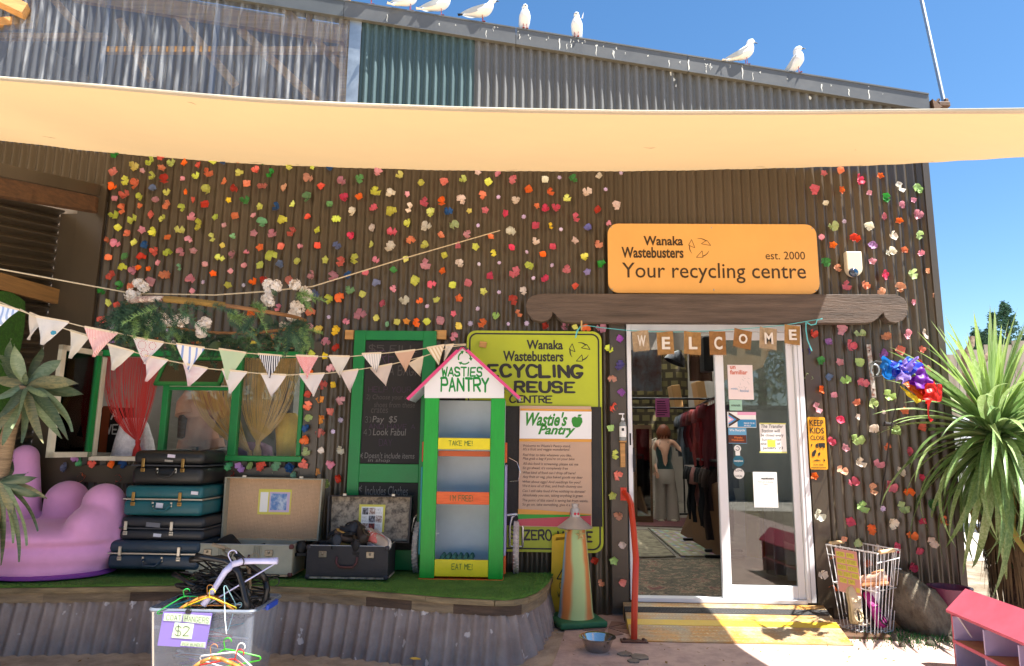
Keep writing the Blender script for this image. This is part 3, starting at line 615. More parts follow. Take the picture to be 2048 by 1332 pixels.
# small papers stuck on the pane
PY = .008
def notice(name, lab, cat, x0, y0, x1, y1, mat, lines=(), th=.0015, Y=PY, ink=None, extra=None, bev=0):
    X0, X1, Z0, Z1 = WR(x0, y0, x1, y1, Y); T = Th(name, lab, cat, ((X0+X1)/2, Y, (Z0+Z1)/2)); m = MB()
    m.span((X0, Y-th, Z0), (X1, Y, Z1)); T.part('sheet', m, mat)
    m = MB()
    for L in lines:
        if L[0] == 's': pstroke(m, L[1], *L[2:6], Y-th-.0008, L[6] if len(L) > 6 else .5)
        else: ptext(m, L[1], *L[2:6], Y-th-.0008, L[6] if len(L) > 6 else 0., L[7] if len(L) > 7 else 0.)
    if lines: T.part('lettering', m, ink or black_ink)
    if extra: extra(T, Y-th-.0004)
    return T
def blk(T, x0, y0, x1, y1, Y, mat, name='panel', th=.0006): return flat(name, x0, y0, x1, y1, Y-th, th, mat, T)
orng_ink = M('orange_ink', 'd0603a', .6); grey_ink = M('grey_ink', '9aa0a0', .6); blue = M('blue_print', '2b86b8', .5); teal = M('teal_print', '17637a', .5); pinkp = M('pink_print', 'e9a8c8', .5)
def ex1(T, Y):
    m = MB(); ptext(m, 'un', 1460, 732, 1471, 738, Y-.001, .02); ptext(m, 'familiar', 1460, 740, 1495, 749, Y-.001, .02); T.part('lettering', m, orng_ink)
    m = MB(); rnd = random.Random(3)
    for k in range(16): x, y = rnd.uniform(1478, 1500), rnd.uniform(750, 785); a = rnd.random()*6; ribbon(m, [P(x+3*math.cos(a+t), y+4*math.sin(a*1.3+t), Y=Y-.001) for t in (0, .5, 1, 1.5)], .0016)
    T.part('drawing', m, grey_ink); m = MB(); ptext(m, 'wanaka', 1462, 775, 1475, 779, Y-.001); ptext(m, 'festival', 1480, 779, 1497, 784, Y-.001); T.part('lettering', m, blue)
notice('poster', 'pale pink poster with orange lettering at the top of the glass', 'poster', 1456, 730, 1506, 799, M('pale_pink_paper', 'ecdcd8', .6), extra=ex1)
notice('sticker', 'mint green winner sticker under the pale pink poster', 'sticker', 1459, 800, 1484, 821, M('mint_sticker', '9cc8b0', .5), [('t', 'WINNER', 1462, 809, 1481, 813, .015)])
def ex2(T, Y):
    blk(T, 1475, 839, 1512, 854, Y, blue); blk(T, 1475, 824, 1512, 830, Y, pinkp)
    for k, (c, w_) in enumerate((('202020', 15), ('5a3a24', 12.5), ('3aa0d8', 10), ('e9a8c8', 7), ('f0f0f0', 4))):
        a, b, d_ = P(1457, 839-w_, Y=Y-.001-.0004*k), P(1457+w_*1.6, 839, Y=Y-.001-.0004*k), P(1457, 839+w_, Y=Y-.001-.0004*k); m = MB(); m.add([a, d_, b], [(0, 1, 2)]); T.part('chevron', m, M('flag_'+c, c, .5))
    m = MB(); ptext(m, 'PROUD TO BE', 1488, 845, 1509, 848, Y-.0012, .02); ptext(m, 'AN ALLY', 1488, 849.5, 1502, 852.5, Y-.0012, .02); T.part('lettering', m, paper)
notice('sticker', 'pride flag sticker with chevrons in pink, white and blue on the glass', 'sticker', 1455, 824, 1512, 855, paper, extra=ex2)
def ex3(T, Y):
    blk(T, 1457, 870, 1493, 886, Y, M('rust_print', '5a2a18', .5)); m = MB(); ptext(m, 'We Recycle', 1459, 858, 1490, 864, Y-.0012, .02); T.part('lettering', m, paper)
    m = MB(); ptext(m, 'Wanaka', 1468, 873, 1485, 877, Y-.0014, .02); ptext(m, 'Wastebusters', 1463, 878, 1488, 882, Y-.0014, .02); T.part('lettering', m, M('orange_print', 'e07830', .5))
notice('sticker', 'square We Recycle sticker in blue and rust brown on the glass', 'sticker', 1457, 856, 1493, 887, M('sky_print', '6aaad0', .5), extra=ex3)
def disc(name, lab, x, y, r, mat, txt=None, ink=paper):
    c = P(x, y, Y=PY); rr = (P(x+r, y, Y=PY)-c).length; T = Th(name, lab, 'sticker', c); m = MB(); m.prism([(c.x+rr*math.cos(2*PI*i/24), PY, c.z+rr*math.sin(2*PI*i/24)) for i in range(24)], (0, -.0015, 0)); T.part('disc', m, mat)
    if txt: m = MB(); ptext(m, txt, x-r*.8, y-2.5, x+r*.8, y+2.5, PY-.003, .02); T.part('lettering', m, ink)
    return T
T = disc('sticker', 'round teal sticker on the glass', 1477, 922, 11, teal, 'neatplace')
T = disc('sticker', 'round white love local sticker below the teal disc', 1478, 947, 10.5, paper, None, black_ink); m = MB(); ptext(m, 'LOVE', 1471, 939, 1485, 943, PY-.003, .02); ptext(m, 'LOCAL', 1471, 950, 1485, 954, PY-.003, .02); T.part('lettering', m, black_ink)
T = disc('sticker', 'small white door sticker with a ring above the teal disc', 1475, 897, 7, paper); m = MB(); c = P(1475, 897, Y=PY-.004); m.tube([c+Vector((.014*math.cos(a), 0, .014*math.sin(a))) for a in [R(200+i*28) for i in range(11)]], .0025, 5); T.part('ring', m, black_ink); flat('tab', 1471, 903, 1480, 911, PY-.0015, .0015, paper, T)
tape = M('yellow_tape', 'd6d67a', .5)
def ex4(T, Y): blk(T, 1535, 880, 1551, 894, Y, M('highlighter', 'd3e24a', .6), 'highlight'); blk(T, 1519, 846, 1572, 848.5, Y-.0006, tape, 'tape'); blk(T, 1519, 903, 1574, 906, Y-.0006, tape, 'tape')
notice('handwritten_notice', 'white handwritten sheet about the Transfer Station closing on Sundays', 'notice', 1520, 847, 1572, 905, paper, [('t', 'The Transfer', 1522, 849, 1566, 856, .008, .15), ('t', 'Station will', 1523, 858, 1560, 865, .008, .15), ('t', 'be closed every', 1522, 867, 1567, 875, .008, .15), ('t', 'Sunday until', 1523, 876.5, 1562, 883, .008, .15), ('t', 'the', 1522, 884, 1533, 890, .008, .15), ('t', 'end', 1538, 885, 1549, 890, .008, .15), ('t', 'of', 1554, 884, 1561, 890, .008, .15), ('t', "January '23", 1525, 893, 1566, 900, .008, .15)], ink=M('pen_ink', '2a2a35', .6), extra=ex4)
def ex5(T, Y):
    m = MB()
    for k in range(18):
        if k in (4, 9, 13): continue
        y = 973+k*2.4; ribbon(m, [P(1510, y, Y=Y-.001), P(1510+random.uniform(24, 40), y+.2, Y=Y-.001)], .0022)
    T.part('small_print', m, M('faint_print', 'a8b0b8', .6), kind='stuff')
notice('printed_notice', 'white printed recruitment sheet, lowest paper on the glass', 'notice', 1507, 944, 1555, 1015, paper, [('t', 'wastebusters', 1522, 954, 1548, 959, .03), ('t', 'Want to join the Amazing', 1515, 962, 1546, 966, 0), ('t', 'Team?', 1526, 967, 1536, 970, 0)], extra=ex5)
# ---------------------------------------------------------------- beam over the door
def px(L, Y): return [P(a, b, Y=Y) for a, b in L]
wood = M('weathered_beam', '5f5147', .8, var=.5, vs=4, stretch=(.5, 4, 7), bump=.6, bs=30)
ol = [(1064, 592), (1078, 587), (1120, 587), (1400, 588), (1700, 588.5), (1792, 589), (1808, 596), (1816, 611), (1815, 630), (1806, 641), (1792, 646.5), (1778, 643), (1769, 634), (1767, 626), (1762, 630), (1754, 639), (1744, 645), (1730, 646.5), (1400, 645.5), (1140, 644.5), (1126, 643), (1116, 636), (1110, 627), (1105, 624), (1104, 632), (1096, 640), (1082, 643), (1066, 639), (1055, 627), (1051, 611), (1055, 599)]
b2 = MB(); b2.prism(px(ol, -.125), (0, .085, 0)); lint = solo('carved_beam', 'long weathered grey timber beam with scrolled ends fixed over the door', 'beam', b2, wood, P(1430, 616, Y=-.08))
bv = lint.modifiers.new('b', 'BEVEL'); bv.width = .005; bv.segments = 2; bv.limit_method = 'ANGLE'
# ---------------------------------------------------------------- signs
def arrow_logo(m, cx, cy, r, Y, wd=.0035):
    C = P(cx, cy, Y=Y); rr = (P(cx+r, cy, Y=Y)-C).length
    for k in range(3):
        a0 = R(100-120*k); pts = [C+Vector((rr*math.cos(a0-R(t)), 0, rr*.95*math.sin(a0-R(t)))) for t in range(0, 66, 11)]
        ribbon(m, pts, [wd*.5, wd, wd*1.5, wd*1.8, wd*1.8, wd*1.5])
        e = pts[-1]; d = (pts[-1]-pts[-2]).normalized(); nr = (C-e).normalized(); t0 = [e+nr*-rr*.12-d*rr*.05, e+nr*rr*.55-d*rr*.15, e+d*rr*.62+nr*rr*.1]
        for a, b in zip(t0, t0[1:]+t0[:1]): ribbon(m, [a, b], wd)
osgn = Th('shop_sign', 'orange rounded sign reading Your recycling centre above the beam', 'sign', P(1427, 588, Y=-.06))
X0, X1, Z0, Z1 = WR(1216, 448, 1636, 587, -.06)
m = MB(); m.prism(rrect(X0, X1, Z0, Z1, .085, -.06), (0, .02, 0)); osgn.part('panel', m, M('orange_sign', 'e4ab5c', .42, var=.1, vs=1.6, detail=8))
m = MB(); Yt = -.0615
for a_ in (('Wanaka', 1287, 472, 1366, 491, Yt, .028), ('Wastebusters', 1243, 494, 1367, 516, Yt, .028), ('est. 2000', 1531, 503, 1610, 519, Yt, 0), ('Your recycling centre', 1244, 526, 1612, 566, Yt, .004)): m = MB(); ptext(m, *a_); osgn.part('lettering', m, M('sign_ink', '3a2810', .5))
for x_ in (X0+.03, (X0+X1)/2, X1-.03):
    for z_ in (Z0+.03, Z1-.03): m = MB(); m.lathe([(.006, 0), (.005, .003), (.001, .004)], n=8, m=Matrix.Translation((x_, -.06, z_)) @ Matrix.Rotation(R(90), 4, 'X')); osgn.part('screw', m, galv)
m = MB(); arrow_logo(m, 1399, 495, 20, Yt, .0035); osgn.part('logo', m, M('sign_ink', '3a2810', .5))
lime = M('lime_sign', 'b2bd24', .42, var=.12, vs=1.6, detail=8); ink = M('sign_black', '2a2622', .5)
gs = Th('entrance_sign', 'tall lime green recycling and reuse centre sign behind the pantry stand', 'sign', P(1067, 1104, Y=-.035))
X0, X1, Z0, Z1 = WR(929, 662, 1205, 1104, -.045); m = MB(); m.prism(rrect(X0, X1, Z0, Z1, .07, -.045), (0, .015, 0)); gs.part('panel', m, lime)
A_ = rrect(X0+.018, X1-.018, Z0+.018, Z1-.018, .06, -.0465); B_ = rrect(X0+.03, X1-.03, Z0+.03, Z1-.03, .05, -.0465); m = MB(); frameband(m, A_, B_, (0, .001, 0)); gs.part('border', m, ink)
m = MB(); Yt = -.0475
for a_ in (('Wanaka', 1053, 680, 1126, 699, Yt, .028), ('Wastebusters', 1006, 702, 1127, 723, Yt, .028)): m = MB(); ptext(m, *a_); gs.part('lettering', m, ink)
m = MB()
for a_ in (('RECYCLING', 946, 727, 1167, 757, Yt, 1.5, .2, 1.6), ('REUSE', 1027, 761, 1151, 787, Yt, 1.4, .2, 1.6), ('CENTRE', 1018, 790, 1105, 807, Yt, 1.2, .2, 1.4), ('&', 990, 762, 1010, 787, Yt, 1.1), ('ZERO', 1047, 1058, 1104, 1082, Yt, 1.3, .2, 1.5), ('WASTE', 1114, 1061, 1186, 1085, Yt, 1.3, .2, 1.5)): m = MB(); pstroke(m, *a_); gs.part('lettering', m, ink)
m = MB(); pstroke(m, 'S', 1016, 1058, 1028, 1078, Yt, 1.1)
gs.part('lettering', m, ink); m = MB(); arrow_logo(m, 1159, 703, 19, Yt, .005); gs.part('logo', m, ink)
X0, X1, Z0, Z1 = WR(1000, 813, 1204, 1052, -.055); m = MB(); m.span((X0, -.055, Z0), (X1, -.047, Z1)); gs.part('black_panel', m, M('black_ply', '2b2825', .7, var=.35, vs=6, bump=.3))
m = MB(); c = P(966, 689, Y=-.06); m.box(c, (.055, .01, .045), Matrix.Rotation(R(8), 4, 'Y')); gs.part('wood_chip', m, timber)
ps = Th('poem_board', 'tan poem board with green script and apple, hung below the lime sign lettering', 'sign', P(1110, 1053, Y=-.07))
X0, X1, Z0, Z1 = WR(1038, 812, 1183, 1054, -.07); m = MB(); m.span((X0, -.07, Z0), (X1, -.062, Z1)); ps.part('panel', m, M('tan_board', 'c3a288', .5, var=.04))
oc = M('orange_band', 'd99a3a', .5); grn = M('leaf_green_print', '2f8a22', .5)
Yb = -.0706
def band(T, L, Y, mat, name='band'): m = MB(); m.prism(px(L, Y), (0, -.0006, 0)); return T.part(name, m, mat)
band(ps, [(1041, 817), (1183, 819), (1183, 823), (1040.5, 821)], Yb, oc); band(ps, [(1040.4, 821.4), (1183, 823.4), (1183, 878), (1039, 877)], Yb, M('board_white', 'ebebeb', .5)); band(ps, [(1039, 877.4), (1183, 878.4), (1183, 884), (1039, 883)], Yb, oc)
band(ps, [(1036, 1018), (1080, 1020), (1182, 1028), (1182, 1034), (1036, 1028)], Yb, oc); band(ps, [(1036, 1028.4), (1182, 1030), (1182, 1032), (1036, 1038)], Yb-.0007, M('green_band', '2a9a2a', .5)); band(ps, [(1036, 1038.4), (1182, 1031), (1182, 1055), (1036, 1051)], Yb-.0014, M('rose_band', 'c24a58', .5))
m = MB(); Yt = -.0725; ptext(m, "Wastie's", 1052, 824, 1135, 852, Yt, .03, .35); ptext(m, 'Pantry', 1076, 850, 1151, 875, Yt, .03, .35); ps.part('lettering', m, grn)
m = MB(); ap = [(1143, 843), (1144, 836), (1150, 833), (1154, 835), (1158, 833), (1164, 836), (1165, 844), (1160, 853), (1155, 855), (1151, 855), (1146, 852)]; m.prism(px(ap, Yt), (0, -.0006, 0)); m.prism(px([(1155, 833), (1157, 829), (1164, 829), (1161, 833)], Yt), (0, -.0006, 0)); ps.part('apple', m, grn)
poem = ["Welcome to Wastie's Pantry stand,", "It's a fruit and veggie wonderland", "Feel free to take whatever you like,", "Plus grab a bag if you're on your bike", "All this food is screaming, please eat me", "So go ahead, it's completely free", "What kind of food can I drop off here?", "Any fruit or veg, plus baked goods my dear", "What about eggs? And seedlings for you?", "We'd love all of that, and fresh chutney too", "Can I still take food if I've nothing to donate?", "Absolutely you can, taking anything is great", "The point of this stand is saving kai from waste,", "So go on, take something, give it a taste!"]
ye = [385, 414, 462, 492, 536, 570, 610, 645, 686, 720, 762, 798, 840, 875]; xe = [503, 495, 512, 537, 568, 482, 547, 605, 588, 600, 627, 607, 649, 575]
m = MB()
for s_, y_, x_ in zip(poem, ye, xe): yc = 800+y_/4.16; ptext(m, s_, 1046-(yc-890)*.012, yc-3.6, 1020+x_/4.16, yc+3.2, Yt+.0012, .004, .2)
ps.part('poem', m, M('poem_ink', '4a3c34', .6))
# ---------------------------------------------------------------- chalkboard
cb = Th('chalkboard', 'green framed door used as a chalkboard beside the window, faded chalk lists on it', 'chalkboard', P(780, 1135, Y=-.05))
X0, X1, Z0, Z1 = WR(697, 661, 866, 1140, -.08); U = (P(842, 800, Y=-.08).x-P(722, 800, Y=-.08).x)
bx0, bx1 = P(725, 800, Y=-.08).x, P(842, 800, Y=-.08).x; zb = [P(780, y, Y=-.08).z for y in (680, 928, 965, 1100)]
def cspan(name, a, b, c_, d_, mat, y0=-.08, y1=-.045): m = MB(); m.bbox(((a+b)/2, (y0+y1)/2, (c_+d_)/2), (b-a, y1-y0, d_-c_), .003, 1); return cb.part(name, m, mat)
cspan('stile', X0, bx0, Z0, Z1, green); cspan('stile', bx1, X1, Z0, Z1, green); cspan('rail', bx0, bx1, zb[0], Z1-.001, green); cspan('rail', bx0, bx1, zb[2], zb[1], green); cspan('rail', bx0, bx1, Z0, zb[3], green)
slate = M('slate_board', '211f1e', .75, var=.4, vs=2.5, detail=8); cspan('slate', bx0-.002, bx1+.002, zb[1], zb[0], slate, -.066, -.05); cspan('slate', bx0-.002, bx1+.002, zb[3], zb[2], slate, -.066, -.05)
chk = M('chalk', '6f6c6a', .95); chv = M('chalk_violet', '533a58', .95); chd = M('chalk_faint', '4a4646', .95); Yt = -.068
def chalk(mat, dy, rows_):
    for f_, *a_ in rows_:
        m = MB()
        if f_ == 's': pstroke(m, *a_[:5], Yt+dy, a_[5])
        else: ptext(m, *a_[:5], Yt+dy, .004, .1)
        cb.part('chalk_lettering', m, mat)
chalk(chk, 0, [('s', '3)', 730, 833, 742, 845, .35), ('t', 'Pay  $5', 745, 832, 794, 849), ('s', '4)', 727, 858, 742, 871, .35), ('t', 'Look Fabul', 746, 857, 812, 871), ('t', "Doesn't include items", 729, 905, 829, 917), ('t', 'in shop', 736, 917, 780, 926), ('t', 'Includes Clothes', 730, 972, 816, 991), ('s', '*', 718, 905, 726, 917, .35), ('s', '*', 714, 970, 724, 984, .35)])
chalk(chv, .0004, [('s', 'FRE', 738, 700, 792, 727, .3), ('s', 'HELP YOUR', 737, 773, 822, 785, .3), ('s', 'AND HAVE A', 738, 848, 830, 858, .3), ('s', 'DAY', 758, 878, 784, 892, .3)])
chalk(chd, .0002, [('s', '$5 FILL', 737, 688, 834, 706, .9), ('s', 'A BAG!', 778, 730, 832, 752, .9), ('t', '2) Choose your own', 732, 789, 828, 802), ('t', 'shoes from these', 748, 804, 830, 815), ('t', 'crates', 742, 815, 776, 826)])
for a, b in ((690, 707), (869, 892)): flat('bracket', a, 660, b, 678, -.06, .04, timber, cb)
# ---------------------------------------------------------------- pantry stand
PYF = -.34; pn = Th('food_pantry', 'free food stand with green posts, pitched white gable and bicycle wheels', 'food stand', P(926, 1161, Y=PYF+.14))
X0, X1, Z0, Z1 = WR(844, 796, 1008, 1158, PYF); pw = .103
def pb(name, a, b, c_, d_, mat, y0=PYF, y1=PYF+.03, parent=None): m = MB(); m.bbox(((a+b)/2, (y0+y1)/2, (c_+d_)/2), (b-a, y1-y0, d_-c_), .003, 1); return pn.part(name, m, mat, parent)
pb('post', X0, X0+pw, Z0, Z1, bgreen); pb('post', X1-pw, X1, Z0, Z1, bgreen)
pz = lambda y: P(926, y, Y=PYF).z
lg = M('pantry_grey', 'c4ced4', .6, var=.12, vs=3); pb('back', X0+.01, X1-.01, Z0, Z1, lg, PYF+.27, PYF+.285); pb('side', X0+.004, X0+.018, Z0, Z1, lg, PYF+.031, PYF+.269); pb('side', X1-.018, X1-.004, Z0, Z1, lg, PYF+.031, PYF+.269)
yel = M('yellow_paint', 'e8d512', .45, var=.1, vs=8, bump=.2); orp = M('orange_paint', 'e8682a', .5, col2='d9581e', vs=12, stretch=(1, 1, 8), bump=.2)
a, b = X0+pw+.001, X1-pw-.001
for (y0, y1, mm, t_) in ((876, 899, yel, 'TAKE ME!'), (984, 1009, orp, "I'M FREE!"), (1120, 1154, yel, 'EAT ME!')):
    o = pb('rail', a, b, pz(y1), pz(y0), mm, PYF+.003, PYF+.02)
    m = MB(); w_ = {'TAKE ME!': (897, 945, 881, 892), "I'M FREE!": (900, 946, 990, 1003), 'EAT ME!': (903, 945, 1127, 1140)}[t_]; pstroke(m, t_, w_[0], w_[2], w_[1], w_[3], PYF+.0015, .75, .25, 1.4); pn.part('lettering', m, M('dark_green_ink', '0c5a1c', .5), o)
    pb('shelf', X0+.02, X1-.02, pz(y1)-.002, pz(y1)+.012, lg, PYF+.022, PYF+.268)
pb('rail', a, b, pz(913), pz(902), M('shelf_orange', 'c0561c', .5), PYF+.04, PYF+.055)
pb('base', X0-.006, X1+.004, Z0-.03, Z0-.002, orp, PYF-.01, PYF+.29)
gp = px([(849, 796), (849, 771), (925, 697), (1008, 771), (1008, 796)], PYF-.006); m = MB(); m.prism(gp, (0, .014, 0)); pn.part('gable', m, M('white_gable', 'eceae6', .5))
m = MB(); Yt = PYF-.0075; pstroke(m, 'WASTIES', 883, 733, 965, 754, Yt, 1.25, .25, 1.4); pstroke(m, 'PANTRY', 880, 753, 978, 785, Yt, 1.15, .25, 1.4); pn.part('lettering', m, M('painted_green', '0a8a2c', .5))
m = MB(); C = P(929, 716, Y=Yt)
for k in range(3):
    a0 = R(80-120*k); rr = .045; pts = [C+Vector((rr*math.cos(a0-R(t)), 0, rr*math.sin(a0-R(t)))) for t in (0, 20, 40, 60, 80)]; ribbon(m, pts, .010); e = pts[-1]; d = (pts[-1]-pts[-2]).normalized(); nr = (C-e).normalized(); m.add([e+nr*.014, e+d*.022, e-nr*.014], [(0, 1, 2)] if True else [])
pn.part('logo', m, M('painted_green', '0a8a2c', .5))
rg = P(925, 689, Y=PYF-.05); rl_ = P(814, 797, Y=PYF-.05); rr_ = P(1041, 795, Y=PYF-.05)
for s_, e in ((-1, rl_), (1, rr_)):
    d = (e-rg); nn = Vector((-d.z, 0, d.x)).normalized()*(.014 if s_ > 0 else -.014)
    if nn.z > 0: nn = -nn
    m = MB(); m.prism([rg, e, e+nn, rg+nn], (0, .36, 0)); o = pn.part('roof_panel', m, lg)
    m = MB(); m.prism([rg+Vector((0, -.004, .003)), e+Vector((s_*.003, -.004, 0)), e+nn*1.4+Vector((0, -.004, 0)), rg+nn*1.4+Vector((0, -.004, 0))], (0, -.012, 0)); pn.part('edge_strip', m, M('pink_tape', 'd9487e', .5), o)
m = MB(); m.prism([rg+Vector((-.045, -.02, -.035)), rg+Vector((0, -.02, .012)), rg+Vector((.045, -.02, -.035)), rg+Vector((.03, -.02, -.045)), rg+Vector((0, -.02, -.012)), rg+Vector((-.03, -.02, -.045))], (0, .38, 0)); pn.part('ridge_cap', m, M('ridge_grey', '3d3a3a', .5))
for (xx, y0, y1, mm, ya, yb) in ((X1+.001, 884, 925, orp, .05, .15), (X1+.001, 930, 1112, M('lilac_panel', 'a79fd0', .5), .03, .27), (X1+.001, 1114, 1150, orp, .05, .2), (X0-.016, 884, 925, M('red_paint', 'c8452a', .5), .05, .15), (X0-.016, 935, 1112, M('teal_panel', '1c8c9a', .5), .03, .27)):
    pb('side_panel', xx, xx+.014, pz(y1), pz(y0), mm, PYF+ya, PYF+yb)
m = MB()
for i in range(6):
    for j in range(4): c = P(885+i*11.5, 1116, Y=PYF+.1); m.lathe([(.021, -.012), (.012, .008), (.006, .014), (.001, .015)], (c.x, PYF+.07+j*.045, pz(1121)+.01), 8)
pn.part('egg_tray', m, M('egg_tray_green', '3f6f62', .85))
m = MB(); m.span((X0+pw-.002, PYF+.05, pz(1071)), (X0+pw+.02, PYF+.06, pz(1068))); m.span((X0+.02, PYF+.04, pz(1085)), (X0+pw+.006, PYF+.045, pz(1045))); pn.part('hasp', m, galv)
tyre = M('white_tyre', 'c8bdb4', .8, var=.25, vs=12, bump=.5); chrome = M('chrome_tube', 'c4c8cc', .25, .9)
for (xw, sd) in ((832, -1), (1032, 1)):
    cz = P(xw, 1100, Y=-.14); botz = P(xw, 1144, Y=-.14).z; r_ = .30; wc = Vector((cz.x, -.14+.10, botz+r_*.55)); r_ = r_*.55
    m = MB(); m.tube([(wc.x, wc.y+r_*math.cos(2*PI*i/28), wc.z+r_*math.sin(2*PI*i/28)) for i in range(28)], .022, 8, close=True)
    for i in range(36):
        a = 2*PI*i/36
        for s2 in (-1, 1): m.box((wc.x+s2*.012, wc.y+(r_+.018)*math.cos(a+.09*(s2 > 0)), wc.z+(r_+.018)*math.sin(a+.09*(s2 > 0))), (.014, .012, .010), Matrix.Rotation(-a, 4, 'X'))
    o = pn.part('wheel', m, tyre, smooth=50); m = MB(); m.tube([(wc.x, wc.y+(r_-.025)*math.cos(2*PI*i/28), wc.z+(r_-.025)*math.sin(2*PI*i/28)) for i in range(28)], .009, 6, close=True)
    for i in range(12): a = 2*PI*i/12; m.tube([wc, wc+Vector((0, (r_-.02)*math.cos(a), (r_-.02)*math.sin(a)))], .0015, 4)
    m.tube([wc-Vector((.05, 0, 0)), wc+Vector((.05, 0, 0))], .008, 8); pn.part('rim', m, chrome, o, smooth=50)
    m = MB(); m.tube([wc+Vector((-.048, 0, .0)), wc+Vector((-.048, -.02, .14)), wc+Vector((-.035, -.02, .21)), wc+Vector((0, -.02, .235)), wc+Vector((.035, -.02, .21)), wc+Vector((.048, -.02, .14)), wc+Vector((.048, 0, 0))], .011, 8); m.tube([wc+Vector((0, -.02, .235)), wc+Vector((-sd*.12, -.02, .22))], .012, 8); pn.part('fork', m, chrome, smooth=50)
m = MB(); c = P(1020, 935, Y=PYF+.1); m.tube([(c.x-.01, c.y, c.z+.07), (c.x+.05, c.y, c.z+.04), (c.x+.075, c.y, c.z-.03), (c.x+.06, c.y, c.z-.095), (c.x, c.y, c.z-.10)], .0022, 5)
solo('wire_hanger', 'thin wire coat hanger hooked on the side of the food pantry', 'coat hanger', m, chrome, (c.x, c.y, c.z), smooth=50)
# ---------------------------------------------------------------- deck
ZD = P(600, 1137, Y=-.02).z
print('ZD', ZD)
fe = [P(x, y, Z=ZD) for x, y in ((0, 1172), (120, 1171), (240, 1169), (390, 1167), (534, 1168), (620, 1171), (698, 1175), (780, 1181), (870, 1189), (950, 1194), (1010, 1197), (1045, 1193), (1072, 1183), (1090, 1169), (1100, 1152))]
fe = [Vector((-4.6, fe[0].y-.05, ZD))]+fe+[Vector((fe[-1].x+.01, -.03, ZD))]
deck = Th('display_deck', 'low platform topped with artificial grass, edged in timber over rusty ribbed iron', 'platform', (-1.7, -.4, 0))
m = MB(); n = len(fe); top = [(p.x, p.y, ZD) for p in fe]+[(-4.6, -.03, ZD)]
m.prism([(a, b, c-.012) for a, b, c in top], (0, 0, .012)); deck.part('turf', m, M('deck_turf', '5f8a34', .95, col2='4f7829', vs=9, bump=1, bs=420, detail=8))
tuft = MB(); rnd = random.Random(4)
for i in range(9000):
    k = rnd.randrange(len(fe)-1); t = rnd.random(); e = fe[k].lerp(fe[k+1], t); x = e.x+rnd.uniform(-.01, .02); y = e.y+(rnd.random()**2)*(-.04-e.y)-.004
    if y > -.04: continue
    a = rnd.random()*6.3; s = rnd.uniform(.004, .008); h = rnd.uniform(.006, .013); tuft.add([(x-s*.3*math.cos(a), y-s*.3*math.sin(a), ZD), (x+s*.3*math.cos(a), y+s*.3*math.sin(a), ZD), (x+s*math.sin(a), y-s*math.cos(a), ZD+h)], [(0, 1, 2)])
deck.part('grass_blades', tuft, M('blade_green', '639438', .8, objcol=False, var=.35, vs=40), kind='stuff')
plk = M('deck_timber', '93805f', .85, var=.5, vs=5, stretch=(1, 1, 8), bump=.6, bs=40)
def along_edge(pts, step):
    out = [pts[0]]; acc = 0
    L = [0]
    for a, b in zip(pts, pts[1:]): L.append(L[-1]+(b-a).length)
    tot = L[-1]; k = int(tot/step); res = []
    for i in range(k+1):
        s_ = tot*i/k; j = max(0, min(len(pts)-2, next((q for q in range(len(L)-1) if L[q+1] >= s_-1e-9), len(pts)-2))); res.append(pts[j].lerp(pts[j+1], (s_-L[j])/max(1e-6, L[j+1]-L[j])))
    return res
ed = along_edge(fe, .02)
def off(pts, d):
    o = []
    for i, p in enumerate(pts):
        t = (pts[min(i+1, len(pts)-1)]-pts[max(i-1, 0)]).normalized(); o.append(p+Vector((t.y, -t.x, 0))*d)
    return o
cuts = [0, 34, 66, 92, 118, 150, 170, 186, 200, 222, 234, 244, len(ed)-1]
for layer, (zt, zb_, ofs) in enumerate(((-.013, -.045, .018), (-.047, -.105, .004))):
    cc = [0]+[c+(9 if layer else 0) for c in cuts[1:-1] if c+9 < len(ed)-2]+[len(ed)-1]
    for a, b in zip(cc, cc[1:]):
        seg = ed[a:b+1]
        if len(seg) < 3: continue
        seg = seg[::6]+[seg[-1]]; o1, o2 = off(seg, ofs), off(seg, ofs-.05); m = MB(); k = len(seg)
        vs = [(p.x, p.y, ZD+zt) for p in o1]+[(p.x, p.y, ZD+zt) for p in o2]+[(p.x, p.y, ZD+zb_) for p in o1]+[(p.x, p.y, ZD+zb_) for p in o2]
        vs[0] = (vs[0][0]+.002, vs[0][1], vs[0][2]); fs = []
        for i in range(k-1): fs += [(i, i+1, k+i+1, k+i), (i, 2*k+i, 2*k+i+1, i+1), (2*k+i, 3*k+i, 3*k+i+1, 2*k+i+1), (k+i, k+i+1, 3*k+i+1, 3*k+i)]
        fs += [(0, k, 3*k, 2*k), (k-1, 3*k-1, 4*k-1, 2*k-1)]; m.add(vs, fs)
        deck.part('plank', m, plk if layer == 0 else M('deck_timber_%d' % (a % 3), ['8d7a60', 'a08a6c', '5a483a'][a % 3], .85, var=.5, vs=5, stretch=(1, 1, 8), bump=.6, bs=40))
rust = M('painted_rusty_iron', '8a7a72', .75, col2='a0928a', vs=3.2, bump=.5, bs=50, detail=9)
fed = along_edge(fe, .0075); fo = off(fed, .0); L = 0; vs = []; pr = None
PW = .085
rows = 6
for i, p in enumerate(fed):
    if pr is not None: L += (p-pr).length
    pr = p; t = (fed[min(i+3, len(fed)-1)]-fed[max(i-3, 0)]).normalized(); nrm = Vector((t.y, -t.x, 0)); aa = .016*math.cos(2*PI*L/PW)
    for k in range(rows+1):
        v = k/rows; q = p+nrm*(-.012+aa+.10*v*(1 if p.x < .05 else .6)); vs.append((q.x, q.y, lerp(ZD-.10, gz(q.x, q.y)-.03, v)))
fs = []
for i in range(len(fed)-1):
    for k in range(rows): a = i*(rows+1)+k; fs.append((a, a+1, a+rows+2, a+rows+1))
